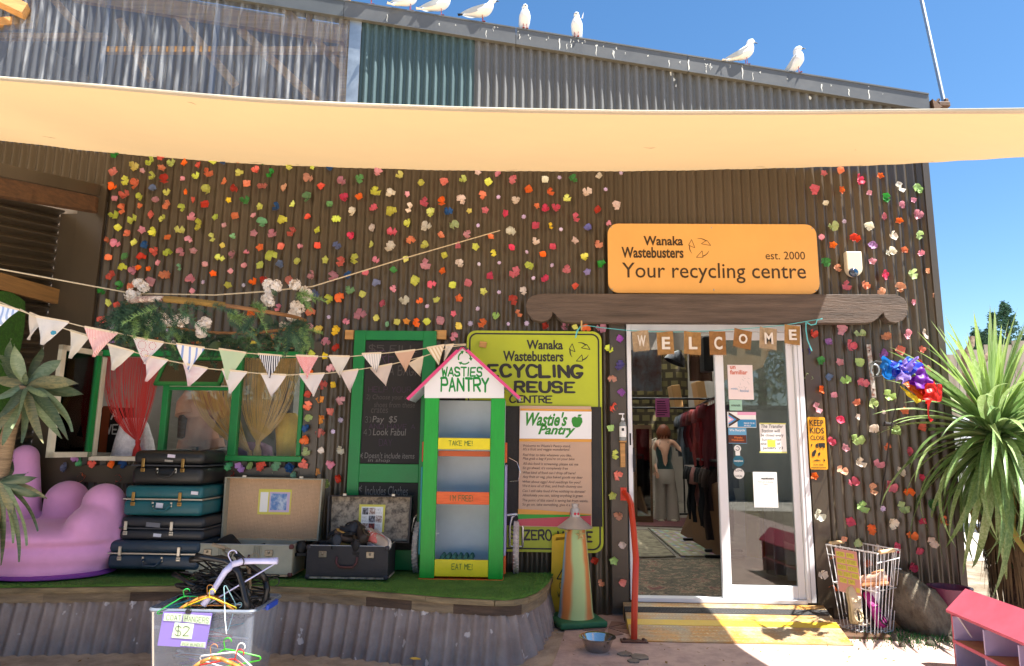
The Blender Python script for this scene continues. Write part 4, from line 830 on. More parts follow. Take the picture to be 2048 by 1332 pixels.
m = MB(); m.add(vs, fs); sk = deck.part('skirt', m, rust, smooth=70)
n_, l_, b_ = nodes(rust)   # flaking paint near the foot and pale stains under the planks
tcn = n_.new('ShaderNodeTexCoord'); nz = n_.new('ShaderNodeTexNoise'); nz.inputs['Scale'].default_value = 9; nz.inputs['Detail'].default_value = 3; l_.new(tcn.outputs['Object'], nz.inputs['Vector'])
mr = n_.new('ShaderNodeMapRange'); mr.inputs['From Min'].default_value = .66; mr.inputs['From Max'].default_value = .68; l_.new(nz.outputs['Fac'], mr.inputs['Value'])
mx = n_.new('ShaderNodeMix'); mx.data_type = 'RGBA'; mx.inputs[7].default_value = (*lin('cfc4be'), 1); old = b_.inputs['Base Color'].links[0].from_socket; l_.new(old, mx.inputs[6]); l_.new(mr.outputs[0], mx.inputs[0]); l_.new(mx.outputs[2], b_.inputs['Base Color'])
# ---------------------------------------------------------------- hand shaped chair
def blobs(name, label, cat, shapes, mat, loc, voxel=.018, smooth=8, clipz=None):
    mb = MB()
    for s in shapes:
        if s[0] == 'b': mb.ball(s[1], s[2], 24, 16, s[3] if len(s) > 3 else None)
        else:
            a, b = Vector(s[1]), Vector(s[2]); ra, rb = s[3], s[4]; k = 10
            for i in range(k+1): mb.ball(a.lerp(b, i/k), lerp(ra, rb, i/k), 18, 12)
    me = mb.mesh(name, loc); o = link(name, me, mat); o.location = loc
    r = o.modifiers.new('r', 'REMESH'); r.mode = 'VOXEL'; r.voxel_size = voxel; r.use_smooth_shade = True
    if smooth: s_ = o.modifiers.new('s', 'SMOOTH'); s_.iterations = smooth; s_.factor = .6
    return o
chc = P(95, 1150, Z=ZD); CY = chc.y+.05
hp = lambda x, y, Y: P(x, y, Y=Y)
lil = M('lilac_stretch_cloth', 'dc9ccc', .85, var=.16, vs=2.6, bump=.7, bs=4.5, sheen=.3)
cy = CY
sh = [('b', hp(95, 1100, cy), (.50, .36, .17)), ('b', hp(100, 1068, cy), (.53, .38, .10)), ('b', hp(95, 1130, cy), (.44, .34, .12)), ('b', hp(200, 1050, cy+.02), (.17, .30, .17)),
      ('c', hp(208, 1006, cy+.03), hp(207, 1070, cy+.03), .140, .17), ('c', hp(134, 1002, cy+.22), hp(134, 1070, cy+.2), .150, .17),
      ('c', hp(50, 915, cy+.18), hp(42, 1040, cy+.18), .095, .135), ('c', hp(-35, 905, cy+.14), hp(-30, 1040, cy+.14), .1, .14), ('b', hp(-40, 1055, cy), (.2, .3, .2))]
ho = blobs('hand_chair', None, None, sh, lil, chc, .018, 3)
T = Th('hand_chair', 'lilac stretch cloth armchair shaped like a cupped hand at the end of the deck', 'armchair', chc)
ho.name = 'seat'; ho.parent = T.o; ho.location = (0, 0, 0)
m = MB(); m.lathe([(.001, .0), (.40, .0), (.44, .012), (.44, .03), (.40, .045), (.001, .045)], (chc.x-.03, cy, ZD+.002), 40, Matrix.Diagonal((1, .78, 1, 1))); T.part('plinth', m, M('plinth_purple', '8a3f9a', .7), smooth=40)
# ---------------------------------------------------------------- suitcases
leath = {}
def suitcase(label, x0, y0, x1, y1, Y, depth, col, trimc=None, split=.5, latches=(.2, .8), handle=True, stickers=(), rot=0, rough=.5, corner=None, trim_m=None, bev=.03):
    X0, X1, Z0, Z1 = WR(x0, y0, x1, y1, Y); Z0 = max(Z0, ZD+.001); T = Th('suitcase', label, 'suitcase', ((X0+X1)/2, Y+depth/2, Z0), group='stack of four closed suitcases')
    mt = M('case_'+col, col, rough, var=.2, vs=5, bump=.25, bs=140, coat=.15); zs = lerp(Z0, Z1, split); g = .004
    m = MB(); m.bbox(((X0+X1)/2, Y+depth/2, (Z0+zs-g)/2), (X1-X0, depth, zs-g-Z0), bev, 4); T.part('body', m, mt, smooth=40)
    m = MB(); m.bbox(((X0+X1)/2, Y+depth/2, (Z1+zs+g)/2), (X1-X0-.003, depth-.003, Z1-zs-g), bev, 4); T.part('lid', m, mt, smooth=40)
    m = MB(); m.bbox(((X0+X1)/2, Y+depth/2, zs), (X1-X0+.004, depth+.004, .011), .003, 1); T.part('trim', m, trim_m or M('case_trim', 'b8b4aa', .35, .6))
    for f in latches:
        x = lerp(X0, X1, f); m = MB(); m.bbox((x, Y-.006, zs+.018), (.022, .012, .062), .003, 1); m.bbox((x, Y-.004, zs-.032), (.030, .010, .028), .003, 1); m.tube([(x-.012, Y-.012, zs-.03), (x+.012, Y-.012, zs-.03)], .004, 6); T.part('latch', m, M('latch_brass' if col == '0f5a62' or col == '1d1d1c' else 'latch_steel', '9a7a48' if col == '0f5a62' or col == '1d1d1c' else 'b0aca4', .3, .9))
    if handle:
        xc = lerp(X0, X1, .5); m = MB(); zh = zs-.035
        m.tube([(xc-.065, Y-.006, zh), (xc-.062, Y-.03, zh-.012), (xc-.04, Y-.035, zh-.04), (xc+.04, Y-.035, zh-.04), (xc+.062, Y-.03, zh-.012), (xc+.065, Y-.006, zh)], .008, 8); o = T.part('handle', m, mt, smooth=50)
        m = MB(); [m.bbox((xc+s*.066, Y-.004, zh), (.014, .012, .036), .003, 1) for s in (-1, 1)]; T.part('handle_mount', m, M('latch_steel', 'b0aca4', .3, .9), o)
    for (fx, fz, w_, h_, c_) in stickers:
        x, z = lerp(X0, X1, fx), lerp(Z0, Z1, fz); m = MB(); m.box((x, Y-.003, z), (w_, .002, h_), Matrix.Rotation(R(4), 4, 'Y')); T.part('label', m, M('label_'+c_, c_, .6))
    return T
YS = -.46
suitcase('dark navy and blue hard suitcase with steel trim at the bottom of the stack', 214, 1082, 398, 1140, YS, .40, '1b3346', split=.55, latches=(.14, .78))
suitcase('scuffed dark suitcase with peeled tape and steel latches, third down the stack', 238, 1034, 408, 1081, YS+.03, .38, '23272e', split=.5, latches=(.08, .62), handle=False, stickers=((.46, .22, .055, .022, 'c8ccd8'), (.4, .66, .10, .03, '6a6c74')), trim_m=M('case_dark_trim', '35383e', .5))
suitcase('teal suitcase with silver trim and rusty brass latches, second in the stack', 246, 972, 404, 1032, YS+.02, .42, '0f5a62', split=.55, latches=(.13, .72), stickers=((.47, .35, .05, .034, 'c8ccd8'), (.9, .78, .05, .022, 'd8d8e0')))
suitcase('black suitcase with brass clasps and yellow latch on top of the stack', 262, 901, 406, 970, YS+.04, .40, '1d1d1c', split=.56, latches=(.17, .72), stickers=((.55, .84, .055, .022, 'd0c8d8'), (.52, .70, .06, .014, '9a948a')), trim_m=M('case_dark_trim', '35383e', .5), bev=.045)
def open_case(label, bx, lidpx, Y, depth, col, inner, latch=(.2, .78), handle=True, corner='5a2a26', lean=.0, group='opened suitcases set out on the deck'):
    X0, X1, Z0, Z1 = WR(*bx, Y); Z0 = max(Z0, ZD+.001); T = Th('open_suitcase', label, 'suitcase', ((X0+X1)/2, Y+depth/2, Z0), group=group)
    mt = M('case_'+col, col, .55, var=.2, vs=5, bump=.25, bs=140); ins = inner; th = .012
    m = MB(); m.span((X0, Y, Z0), (X1, Y+depth, Z0+th)); T.part('floor', m, ins)
    for nm, a, b in (('front_wall', (X0, Y, Z0+th), (X1, Y+th, Z1)), ('back_wall', (X0, Y+depth-th, Z0+th), (X1, Y+depth, Z1)), ('side_wall', (X0, Y+th, Z0+th), (X0+th, Y+depth-th, Z1)), ('side_wall', (X1-th, Y+th, Z0+th), (X1, Y+depth-th, Z1))):
        m = MB(); m.bbox([(a[i]+b[i])/2 for i in range(3)], [abs(a[i]-b[i]) for i in range(3)], .005, 2); T.part(nm, m, mt)
    m = MB(); m.tube([(X0+.004, Y+.005, Z1), (X1-.004, Y+.005, Z1), (X1-.006, Y+depth-.01, Z1)], .004, 6); T.part('rim', m, M('case_trim', 'b8b4aa', .35, .6))
    for x in (X0+.012, X1-.012):
        for z in (Z0+.012, Z1-.012): m = MB(); m.bbox((x, Y+.008, z), (.034, .03, .034), .012, 2); T.part('corner', m, M('corner_'+corner, corner, .5))
    yb = Y+depth; L = [P(a, b, Y=yb+lean*(1 if b < 1040 else 0)) for a, b in lidpx]
    n = (L[1]-L[0]).cross(L[3]-L[0]).normalized(); n = n if n.y > 0 else -n
    m = MB(); ps_ = [p+n*.065 for p in L]; m.prism(ps_, n*.01); lid = T.part('lid', m, ins)
    C = (L[0]+L[1]+L[2]+L[3])/4
    for i in range(4):
        a, b = L[i], L[(i+1) % 4]; m = MB(); ia, ib = a+(C-a).normalized()*.014, b+(C-b).normalized()*.014; m.prism([a, b, ib, ia], n*.075); T.part('lid_wall', m, mt, lid)
    for f in latch:
        x = lerp(X0, X1, f); m = MB(); m.bbox((x, Y-.005, lerp(Z0, Z1, .74)), (.055, .010, .042), .003, 1); m.ball((x, Y-.012, lerp(Z0, Z1, .76)), .008, 8, 6); T.part('lock', m, M('lock_bronze', '8a8274', .4, .8))
        p = L[0].lerp(L[1], f); m = MB(); m.bbox((p.x, p.y, p.z+.008), (.028, .02, .018), .003, 1); T.part('hasp', m, M('latch_steel', 'b0aca4', .3, .9))
    if handle:
        xc = (X0+X1)/2; zc = lerp(Z0, Z1, .58); m = MB(); m.tube([(xc-.07, Y-.004, zc+.02), (xc-.068, Y-.02, zc-.02), (xc-.045, Y-.022, zc-.045), (xc+.045, Y-.022, zc-.045), (xc+.068, Y-.02, zc-.02), (xc+.07, Y-.004, zc+.02)], .008, 8); T.part('handle', m, M('oxblood', '4a1f1c', .4), smooth=50)
    return T, (X0, X1, Z0, Z1), L, n
weave = M('tan_woven_lining', 'd8b28c', .8, var=.12, vs=4)
nn, ll, bb = nodes(weave); tc = nn.new('ShaderNodeTexCoord'); ck = nn.new('ShaderNodeTexChecker'); ck.inputs['Scale'].default_value = 150; mp = nn.new('ShaderNodeMapping'); mp.inputs['Rotation'].default_value = (.1, R(45), .1); ll.new(tc.outputs['Object'], mp.inputs[0]); ll.new(mp.outputs[0], ck.inputs['Vector']); bu = nn.new('ShaderNodeBump'); bu.inputs['Strength'].default_value = .15; ll.new(ck.outputs['Fac'], bu.inputs['Height']); ll.new(bu.outputs[0], bb.inputs['Normal'])
ck.inputs['Color1'].default_value = (1, 1, 1, 1); ck.inputs['Color2'].default_value = (.62, .58, .52, 1); mxx = nn.new('ShaderNodeMix'); mxx.data_type = 'RGBA'; mxx.blend_type = 'MULTIPLY'; mxx.inputs[0].default_value = .8; o_ = bb.inputs['Base Color'].links[0].from_socket; ll.new(o_, mxx.inputs[6]); ll.new(ck.outputs['Color'], mxx.inputs[7]); ll.new(mxx.outputs[2], bb.inputs['Base Color'])
spk = M('speckled_lining', 'a89a86', .85, col2='5f564c', vs=28, detail=8)
YO = -.44
TG, RG, LG, NG = open_case('grey green suitcase lying open with tan woven lid, photograph stuck inside', (372, 1089, 584, 1152), [(450, 954), (646, 958), (636, 1082), (441, 1080)], YO, .28, 'a39f8b', weave)
TD, RD, LD, ND = open_case('black suitcase lying open with free shoes heaped in it beside the pantry', (612, 1092, 776, 1158), [(656, 991), (824, 993), (818, 1086), (652, 1084)], YO-.03, .26, '211f24', spk, corner='2a2830')
m = MB(); xc = (RG[0]+RG[1])/2
for s in (-1, 1):
    for k in range(5): m.box((xc+s*(.10+.012*k), YO-.003, (RG[2]+RG[3])/2), (.004, .006, RG[3]-RG[2]-.01))
TG.part('strap_ribs', m, M('case_a39f8b'))
def on_lid(L, n, u0, v0, u1, v1, d=.0):
    "patch on the inner face of a lid"
    f = lambda u, v: L[0].lerp(L[1], u).lerp(L[3].lerp(L[2], u), v)+n*(.065-.002-d); return [f(u0, v0), f(u1, v0), f(u1, v1), f(u0, v1)]
def patch(T, name, q, n, mat, th=.001): m = MB(); m.prism(q, -n*th); return T.part(name, m, mat)
pp = Th('pinned_photo', 'yellow edged card with a printed photograph stuck inside the tan suitcase lid', 'photo', on_lid(LG, NG, .3, .2, .7, .6)[0])
patch(pp, 'card', on_lid(LG, NG, .325, .19, .665, .60), NG, M('yellow_card', 'd8cf5a', .6)); patch(pp, 'mount', on_lid(LG, NG, .44, .235, .65, .56, .0012), NG, M('lilac_card', 'c8b4d0', .6))
patch(pp, 'picture', on_lid(LG, NG, .455, .26, .62, .53, .0024), NG, M('photo_print', '4a7ab8', .4, col2='b8c8d8', vs=18)); patch(pp, 'caption', on_lid(LG, NG, .345, .24, .425, .56, .0012), NG, paper)
fs_ = Th('free_shoes_card', 'yellow edged Free Shoes card with dog and cat pictures inside the black suitcase lid', 'card', on_lid(LD, ND, .3, .2, .7, .6)[0])
patch(fs_, 'card', on_lid(LD, ND, .355, .2, .67, .80), ND, M('yellow_card', 'd8cf5a', .6)); patch(fs_, 'sheet', on_lid(LD, ND, .385, .25, .645, .80, .0012), ND, paper)
for i in range(3):
    for j in range(3):
        u0, v0 = .395+i*.083, .27+j*.17; txt = (i, j) in ((2, 0), (0, 1), (2, 2)); q = on_lid(LD, ND, u0, v0, u0+.075, v0+.15, .0024)
        if not txt: patch(fs_, 'picture', q, ND, M('pet_%d' % ((i+2*j) % 3), ['3a3838', '8a6a5a', 'a84a44'][(i+2*j) % 3], .5, col2=['a8a8b0', 'e0d8d0', '3a2a28'][(i+2*j) % 3], vs=60))
        else:
            m = MB(); U_ = (q[1]-q[0]); V_ = (q[0]-q[3]); O_ = q[3]; puts(m, 'FREE', O_+V_*.55, U_, V_, .8, .3, .35); puts(m, 'SHOES', O_+V_*.1, U_, V_, .95, .3, .35); fs_.part('lettering', m, black_ink)
# shoes: lofted uppers on a sole
def shoe_meshes():
    up, so_ = MB(), MB(); sec = [(-.13, .028, .075), (-.115, .036, .085), (-.08, .038, .08), (-.04, .037, .062), (0, .038, .07), (.04, .043, .058), (.08, .046, .045), (.11, .038, .036), (.13, .018, .022)]
    vs = []; n = 14
    for x, w_, h in sec: vs += [(x, w_*math.cos(2*PI*j/n), .016+max(0, h*(.5+.5*math.sin(2*PI*j/n)))*1.0) for j in range(n)]
    fs = []
    for i in range(len(sec)-1):
        for j in range(n):
            if i < 3 and j in (3,): continue
            fs.append((i*n+j, i*n+(j+1) % n, (i+1)*n+(j+1) % n, (i+1)*n+j))
    fs += [tuple(range(n))[::-1], tuple(range((len(sec)-1)*n, len(sec)*n))]; up.add(vs, fs)
    out = [(x, w_*1.1) for x, w_, h in sec]; pts = [(x, w_, 0) for x, w_ in out]+[(x, -w_, 0) for x, w_ in out[::-1]]; so_.prism(pts, (0, 0, .02))
    la = MB()
    for k in range(4): la.tube([(.01+.018*k, -.022, .078-.008*k), (.01+.018*k, 0, .085-.008*k), (.01+.018*k, .022, .078-.008*k)], .003, 5)
    co_ = MB(); co_.tube([(-.112+.0*i, 0, 0) for i in range(1)]+[(-.08+.045*math.cos(2*PI*i/16), .026*math.sin(2*PI*i/16), .093) for i in range(16)][0:0]+[(-.075+.042*math.cos(2*PI*i/16), .027*math.sin(2*PI*i/16), .092-.004*math.cos(2*PI*i/16)) for i in range(16)], .006, 6, close=False) if False else co_.tube([(-.075+.042*math.cos(2*PI*i/16), .027*math.sin(2*PI*i/16), .090-.008*math.cos(2*PI*i/16)) for i in range(16)], .006, 6, close=True)
    return [x.mesh('shoe') for x in (up, so_, la, co_)]
SHM = shoe_meshes()
def shoe(label, loc, rot, cu, cs, group=None, sc=1.):
    r = bpy.data.objects.new('shoe', None); COL.objects.link(r); r.location = loc; r.rotation_euler = rot; r.scale = (sc,)*3; tag(r, label, 'shoe', group)
    for nm, me, c in zip(('upper', 'sole', 'laces', 'collar'), SHM, (cu, cs, cs, cs)):
        o = bpy.data.objects.new(nm, me); COL.objects.link(o); o.parent = r
        if not me.materials: me.materials.append(None)
        o.material_slots[0].link = 'OBJECT'; o.material_slots[0].material = M('shoe_'+c, c, .65, var=.2, vs=12); 
        for p_ in me.polygons: p_.use_smooth = True
        if nm == 'upper': s_ = o.modifiers.new('s', 'SUBSURF'); s_.levels = s_.render_levels = 1
        if nm == 'sole': me.polygons.foreach_set('use_smooth', [False]*len(me.polygons))
    return r
gS = 'free shoes heaped in the black suitcase'
for (x, y, z_, rt, cu, cs, lab) in (
    (684, 1072, .05, (.3, .2, 2.6), '1c2430', '101010', 'black and blue sandal like shoe at the lid end of the shoe heap'),
    (712, 1066, .10, (.6, -.5, 2.0), '2e2620', '4a3c2a', 'dark brown shoe standing toe up in the shoe heap'),
    (700, 1088, .06, (.1, .2, .3), '4a3a30', 'a07c3c', 'brown slip on shoe with tan sole at the front of the heap'),
    (742, 1080, .08, (.5, .1, -.4), 'c86a62', 'd8c8c0', 'pink and cream trainer lying sideways on the heap'),
    (764, 1078, .09, (1.2, .3, -.9), 'b0a090', 'c8c0b8', 'grey beige trainer showing its sole beside the pink trainer'),
    (728, 1096, .02, (.1, -.1, 1.2), '191516', '222020', 'black pump half hidden under the pink trainer'),
    (668, 1092, .02, (.0, .1, 2.0), '232a34', '181818', 'dark blue shoe low in the corner of the black suitcase')):
    p = P(x, y, Y=YO+.09); shoe(lab, (p.x, p.y, p.z-.015), rt, cu, cs, gS)
for (x, y, rt, cu, lab) in ((400, 1082, (.2, 0, .4), '141414', 'black shoe at the near corner of the grey suitcase'), (600, 1090, (0, .1, 2), '161616', 'black shoe inside the hinge end of the grey suitcase'), (500, 1098, (0, .1, 3), '5a3a28', 'brown shoe lying deep in the grey suitcase')):
    p = P(x, y, Y=YO+.16); shoe(lab, (p.x, p.y, p.z-.07), rt, cu, '0f0f0f', 'dark shoes in the grey suitcase')
m = MB(); rnd = random.Random(8); bl = [P(415+9*i, 1094-[0, 6, 14, 19, 20, 18, 12, 4][i], Y=YO+.13) for i in range(8)]
m.grid(lambda u, v: along(bl, u)+Vector((.01*math.sin(9*v+6*u), lerp(-.12, .18, v), -.10*(2*v-1)**2-.02*math.sin(7*u))), 18, 10); solo('black_bag', 'black cloth bag slumped over the edge of the grey suitcase', 'bag', m, M('black_cloth', '151415', .9, bump=.4, bs=20), tuple(bl[3]), smooth=60)
# ---------------------------------------------------------------- tub of coat hangers
YT = -1.50; zr = P(395, 1222, Y=YT).z; tl = P(296, 1222, Z=zr); tr = P(492, 1222, Z=zr); tb = P(528, 1196, Z=zr)
dpt = .42; tw = tr-tl; tub = Th('storage_tub', 'clear plastic storage tub crammed with coat hangers standing before the deck', 'tub', (tl.x+tw.x/2, YT+dpt/2, -.1))
clr = glass_material('clear_tub', (.80, .84, .93), 1.35, .12, 1.0)
nn = clr.node_tree.nodes; ll = clr.node_tree.links; df = nn.new('ShaderNodeBsdfDiffuse'); df.inputs[0].default_value = (.55, .62, .75, 1); ms = nn.new('ShaderNodeMixShader'); ms.inputs[0].default_value = .22; on = nn['Material Output']; prev = on.inputs[0].links[0].from_socket; ll.new(prev, ms.inputs[1]); ll.new(df.outputs[0], ms.inputs[2]); ll.new(ms.outputs[0], on.inputs[0])
m = MB(); x0, x1, y0, y1 = tl.x-.012, tr.x+.05, YT, YT+dpt; zb = -.10; k = .035
T0 = rrect(x0, x1, y0, y1, .04, 0, 4); B0 = rrect(x0+k, x1-k, y0+k*.6, y1-k, .04, 0, 4); sw = lambda L, z: [(a, c, z) for a, b, c in L]
n = len(T0); m.add(sw(T0, zr)+sw(B0, zb), [(i, (i+1) % n, n+(i+1) % n, n+i) for i in range(n)]+[tuple(range(2*n-1, n-1, -1))]); tub.part('body', m, clr, smooth=50)
m = MB(); m.tube([(a, c, zr) for a, b, c in T0], .010, 6, close=True); tub.part('rim', m, M('tub_rim', '98a2b2', .35, trans=.5), smooth=50)
m = MB(); m.bbox((x1+.012, (y0+y1)/2+.02, zr-.012), (.02, .15, .03), .006, 2); tub.part('clip', m, M('blue_clip', '2a50c0', .4))
def hanger_mesh(kind):
    m = MB()
    if kind == 'tube':     # slim plastic: shoulders, bar and hook in one bent rod
        m.tube([(-.20, 0, 0), (-.195, 0, .012), (-.03, 0, .085), (0, 0, .095), (.03, 0, .085), (.195, 0, .012), (.20, 0, 0), (.19, 0, -.01), (-.19, 0, -.01), (-.20, 0, 0)], .0045, 6); hr = .0035
    elif kind == 'wood':
        for s in (-1, 1):
            pts = [(0, 0, .075), (s*.06, -.002, .062), (s*.13, -.008, .025), (s*.205, -.02, -.02)]
            for a, b, wa in zip(pts, pts[1:], (.03, .028, .024)): m.bar(a, b, .014, wa, up=(0, 1, 0))
        m.tube([(-.15, 0, .005), (.15, 0, .005)], .005, 6); hr = .0022
    else:                  # broad moulded
        for s in (-1, 1):
            pts = [Vector((s*.0, 0, .09)), Vector((s*.05, 0, .08)), Vector((s*.11, -.006, .045)), Vector((s*.17, -.015, .01)), Vector((s*.21, -.022, -.012))]
            m.tube(pts, [.018, .017, .015, .016, .018], 8)
        m.tube([(-.19, 0, -.018), (.19, 0, -.018)], .0045, 6); hr = .003
    m.tube([(0, 0, .085), (0, 0, .12)]+[(.022-.022*math.cos(R(a)), 0, .13+.022*math.sin(R(a))+.006) for a in range(0, 220, 22)], hr, 6)
    me = m.mesh('hanger_'+kind)
    for p_ in me.polygons: p_.use_smooth = True
    return me
HM = {k: hanger_mesh(k) for k in ('tube', 'wood', 'broad')}
def hanger(kind, col, loc, rot, label, group=None, sc=1.):
    o = bpy.data.objects.new('coat_hanger', HM[kind]); COL.objects.link(o); me = HM[kind]
    if not me.materials: me.materials.append(None)
    o.material_slots[0].link = 'OBJECT'; o.material_slots[0].material = M('hanger_'+col, col, .35, var=.1 if kind != 'wood' else .3, vs=20)
    o.location = loc; o.rotation_euler = rot; o.scale = (sc,)*3; tag(o, label, 'coat hanger', group); return o
rnd = random.Random(21); cxm, cym = (x0+x1)/2, (y0+y1)/2
gb = 'black hangers heaped in the clear tub'
for i in range(58):
    t = i/72; hanger(rnd.choice(['tube', 'tube', 'tube', 'broad']), '101012', (cxm+rnd.uniform(-.12, .13), cym+rnd.uniform(0, .16), zr-.05+.20*rnd.random()**1.2), (rnd.uniform(1.0, 2.1), rnd.uniform(-.35, .35), rnd.uniform(-.6, .6)), 'black plastic coat hanger tangled in the heap filling the clear tub', gb, .82)
cols = ['c85a8a', '2a9a5a', 'd8d8dc', '7a5ab0', '2a8aa0', 'b03030', '8fa0b8', 'e0e0e0', '704a9a', '2a3a55']
names = {'c85a8a': 'pink', '2a9a5a': 'green', 'd8d8dc': 'white', '7a5ab0': 'violet', '2a8aa0': 'teal', 'b03030': 'red', '8fa0b8': 'pale blue', 'e0e0e0': 'white', '704a9a': 'purple', '2a3a55': 'navy'}
for i in range(26):
    c_ = cols[i % 10]; hanger('tube', c_, (cxm+rnd.uniform(-.12, .0), y0+.17+rnd.uniform(0, .14), zb+.05+.016*i), (rnd.uniform(1.0, 1.7), rnd.uniform(-.2, .2), rnd.uniform(-.5, .5)), names[c_]+' plastic coat hanger seen through the wall of the clear tub', 'coloured hangers packed inside the tub', .85)
def hang_px(kind, col, x, y, Y, rot, label, sc=1., grp=None): p = P(x, y, Y=Y); return hanger(kind, col, p, rot, label, grp, sc)
hang_px('broad', '1a1a1e', 452, 1158, YT+.10, (.15, .62, -.25), 'large black moulded hanger standing up crosswise on top of the heap', 1.05)
hang_px('broad', 'c8c8ea', 482, 1160, YT+.07, (0, -.55, .1), 'pale lilac white moulded hanger tilted upright at the top of the heap', 1.05)
hang_px('broad', '141416', 446, 1150, YT+.16, (.15, .45, -.15), 'matt black hanger behind the large crosswise black hanger', 1.0)
hang_px('broad', '151517', 500, 1175, YT+.2, (.1, 1.2, .3), 'black hanger leaning steeply over the far rim of the tub', 1.0)
hang_px('wood', 'a89070', 470, 1135, YT+.24, (.1, .9, .2), 'thin pale wire and wood hanger rising behind the lilac hanger', .9)
hang_px('wood', 'c8863c', 415, 1212, YT+.03, (.25, 0, .05), 'wooden hanger lying flat along the front rim of the tub', .75)
hang_px('tube', 'e0c820', 420, 1217, YT+.015, (.3, 0, .05), 'yellow plastic hanger lying along the front rim of the tub', .7)
hang_px('tube', '1fae4a', 372, 1212, YT+.04, (.5, -.2, .4), 'bright green hanger with its hook curled over the tub rim', .7)
hang_px('tube', 'a8d8e0', 452, 1216, YT+.02, (.2, 1.4, 1.2), 'pale blue hanger hooked on the rim of the tub', .6)
YB = YT-.10
hang_px('tube', '38a820', 454, 1330, YB, (.1, -.18, .1), 'lime green hanger at the back of the bundle hung before the tub', .85)
hang_px('tube', 'f0f0f0', 462, 1336, YB-.02, (.1, .28, 0), 'white plastic hanger in the bundle hung before the tub', .85)
hang_px('tube', 'c02828', 462, 1350, YB-.035, (.1, .22, 0), 'red plastic hanger in the bundle hung before the tub', .85)
hang_px('wood', 'b87c3c', 424, 1340, YB-.06, (.1, -.12, .1), 'wooden hanger at the front of the bundle hung before the tub', .8)
m = MB(); a, b = P(449, 1212, Y=YT-.012), P(453, 1268, Y=YB+.01); m.tube([a, a.lerp(b, .5)+Vector((.002, -.01, 0)), b], .0018, 5); solo('white_string', 'white string tying the front hanger bundle to the tub rim', 'string', m, M('white_plastic', 'e8e8e8', .4), tuple(a))
YG = YT-.02; ts = Th('price_card', 'purple card on the tub pricing coat hangers at two dollars per bundle', 'sign', P(370, 1260, Y=YG))
def qpx(T, name, L, Y, mat, th=.0012): m = MB(); m.prism(px(L, Y), (0, -th, 0)); return T.part(name, m, mat)
qpx(ts, 'card', [(327, 1223), (425, 1226), (412, 1297), (315, 1291)], YG, M('purple_card', '8a78c4', .7)); mint = M('mint_card', 'cfe6c0', .7); Y2 = YG-.0014
qpx(ts, 'patch', [(329, 1227), (365, 1228), (363, 1243), (327, 1241)], Y2, mint); qpx(ts, 'patch', [(367, 1228), (422, 1233), (419, 1249), (366, 1243)], Y2, mint); qpx(ts, 'patch', [(350, 1245), (388, 1248), (383, 1278), (343, 1275)], Y2, mint); qpx(ts, 'patch', [(363, 1283), (411, 1285), (410, 1295), (361, 1291)], Y2, mint)
m = MB(); Y3 = Y2-.0016
def pq(m, s, x0, y0, x1, y1, sl, wd): O = P(x0, y1, Y=Y3); U = P(x1, y1+sl, Y=Y3)-O; wd *= 1.7; V = P(x0+(y1-y0)*.08, y0, Y=Y3)-O; puts(m, s, O, U.normalized(), V.normalized(), U.length, V.length, wd, .15, 1.6)
pq(m, 'COAT', 332, 1229, 362, 1240, 1, .3); pq(m, 'HANGERS', 369, 1231, 417, 1243, 4, .3); pq(m, '$2', 349, 1249, 378, 1272, 1, .25); pq(m, 'PER BUNDLE', 364, 1285, 407, 1292, 2, .35); ts.part('lettering', m, black_ink)
m = MB(); c = P(377, 1223, Y=YG-.004); m.bbox(c, (.03, .014, .022), .004, 1); m.tube([c+Vector((-.008, 0, .01)), c+Vector((-.012, 0, .035)), c+Vector((0, 0, .04))], .0015, 5); m.tube([c+Vector((.008, 0, .01)), c+Vector((.014, 0, .033))], .0015, 5); ts.part('binder_clip', m, black)
# ---------------------------------------------------------------- cone, caution board, bowl, handrail, ramp
CC = P(1152, 1243, Z=.03); CC.z = .008; YC = -.26; CC = Vector((P(1152, 1235, Y=YC).x, YC, .008))
cone = Th('painted_cone', 'traffic cone painted green, orange and blue with a spotted tin hat and green foot', 'cone', CC)
m = MB(); m.bbox((CC.x, YC, .032), (.34, .34, .045), .016, 3, Matrix.Rotation(R(16), 4, 'Z')); cone.part('foot', m, M('cone_green', '2c6a44', .7, var=.2), smooth=40)
zt = P(1148, 1058, Y=YC).z; m = MB(); m.lathe([(.128, .055), (.122, .07), (.118, .10), (.072, zt), (.07, zt+.012)], (CC.x, YC, 0), 32)
cm = M('cone_paint', 'b4c887', .55, var=.1, vs=6); nn, ll, bb = nodes(cm); tc = nn.new('ShaderNodeTexCoord'); sx = nn.new('ShaderNodeSeparateXYZ'); at2 = nn.new('ShaderNodeMath'); at2.operation = 'ARCTAN2'; mr = nn.new('ShaderNodeMapRange'); mr.inputs['From Min'].default_value = -PI; mr.inputs['From Max'].default_value = PI
nz = nn.new('ShaderNodeTexNoise'); nz.inputs['Scale'].default_value = 4; ad = nn.new('ShaderNodeMath'); ad.operation = 'MULTIPLY_ADD'; ad.inputs[1].default_value = .09
cr = nn.new('ShaderNodeValToRGB'); ll.new(tc.outputs['Object'], sx.inputs[0]); ll.new(sx.outputs['Y'], at2.inputs[0]); ll.new(sx.outputs['X'], at2.inputs[1]); ll.new(at2.outputs[0], mr.inputs['Value']); ll.new(tc.outputs['Object'], nz.inputs['Vector']); ll.new(nz.outputs['Fac'], ad.inputs[0]); ll.new(mr.outputs[0], ad.inputs[2]); ll.new(ad.outputs[0], cr.inputs[0])
e_ = cr.color_ramp.elements; e_[0].position = 0; e_[0].color = (*lin('8fb6c4'), 1); e_[1].position = 1; e_[1].color = (*lin('8fb6c4'), 1)
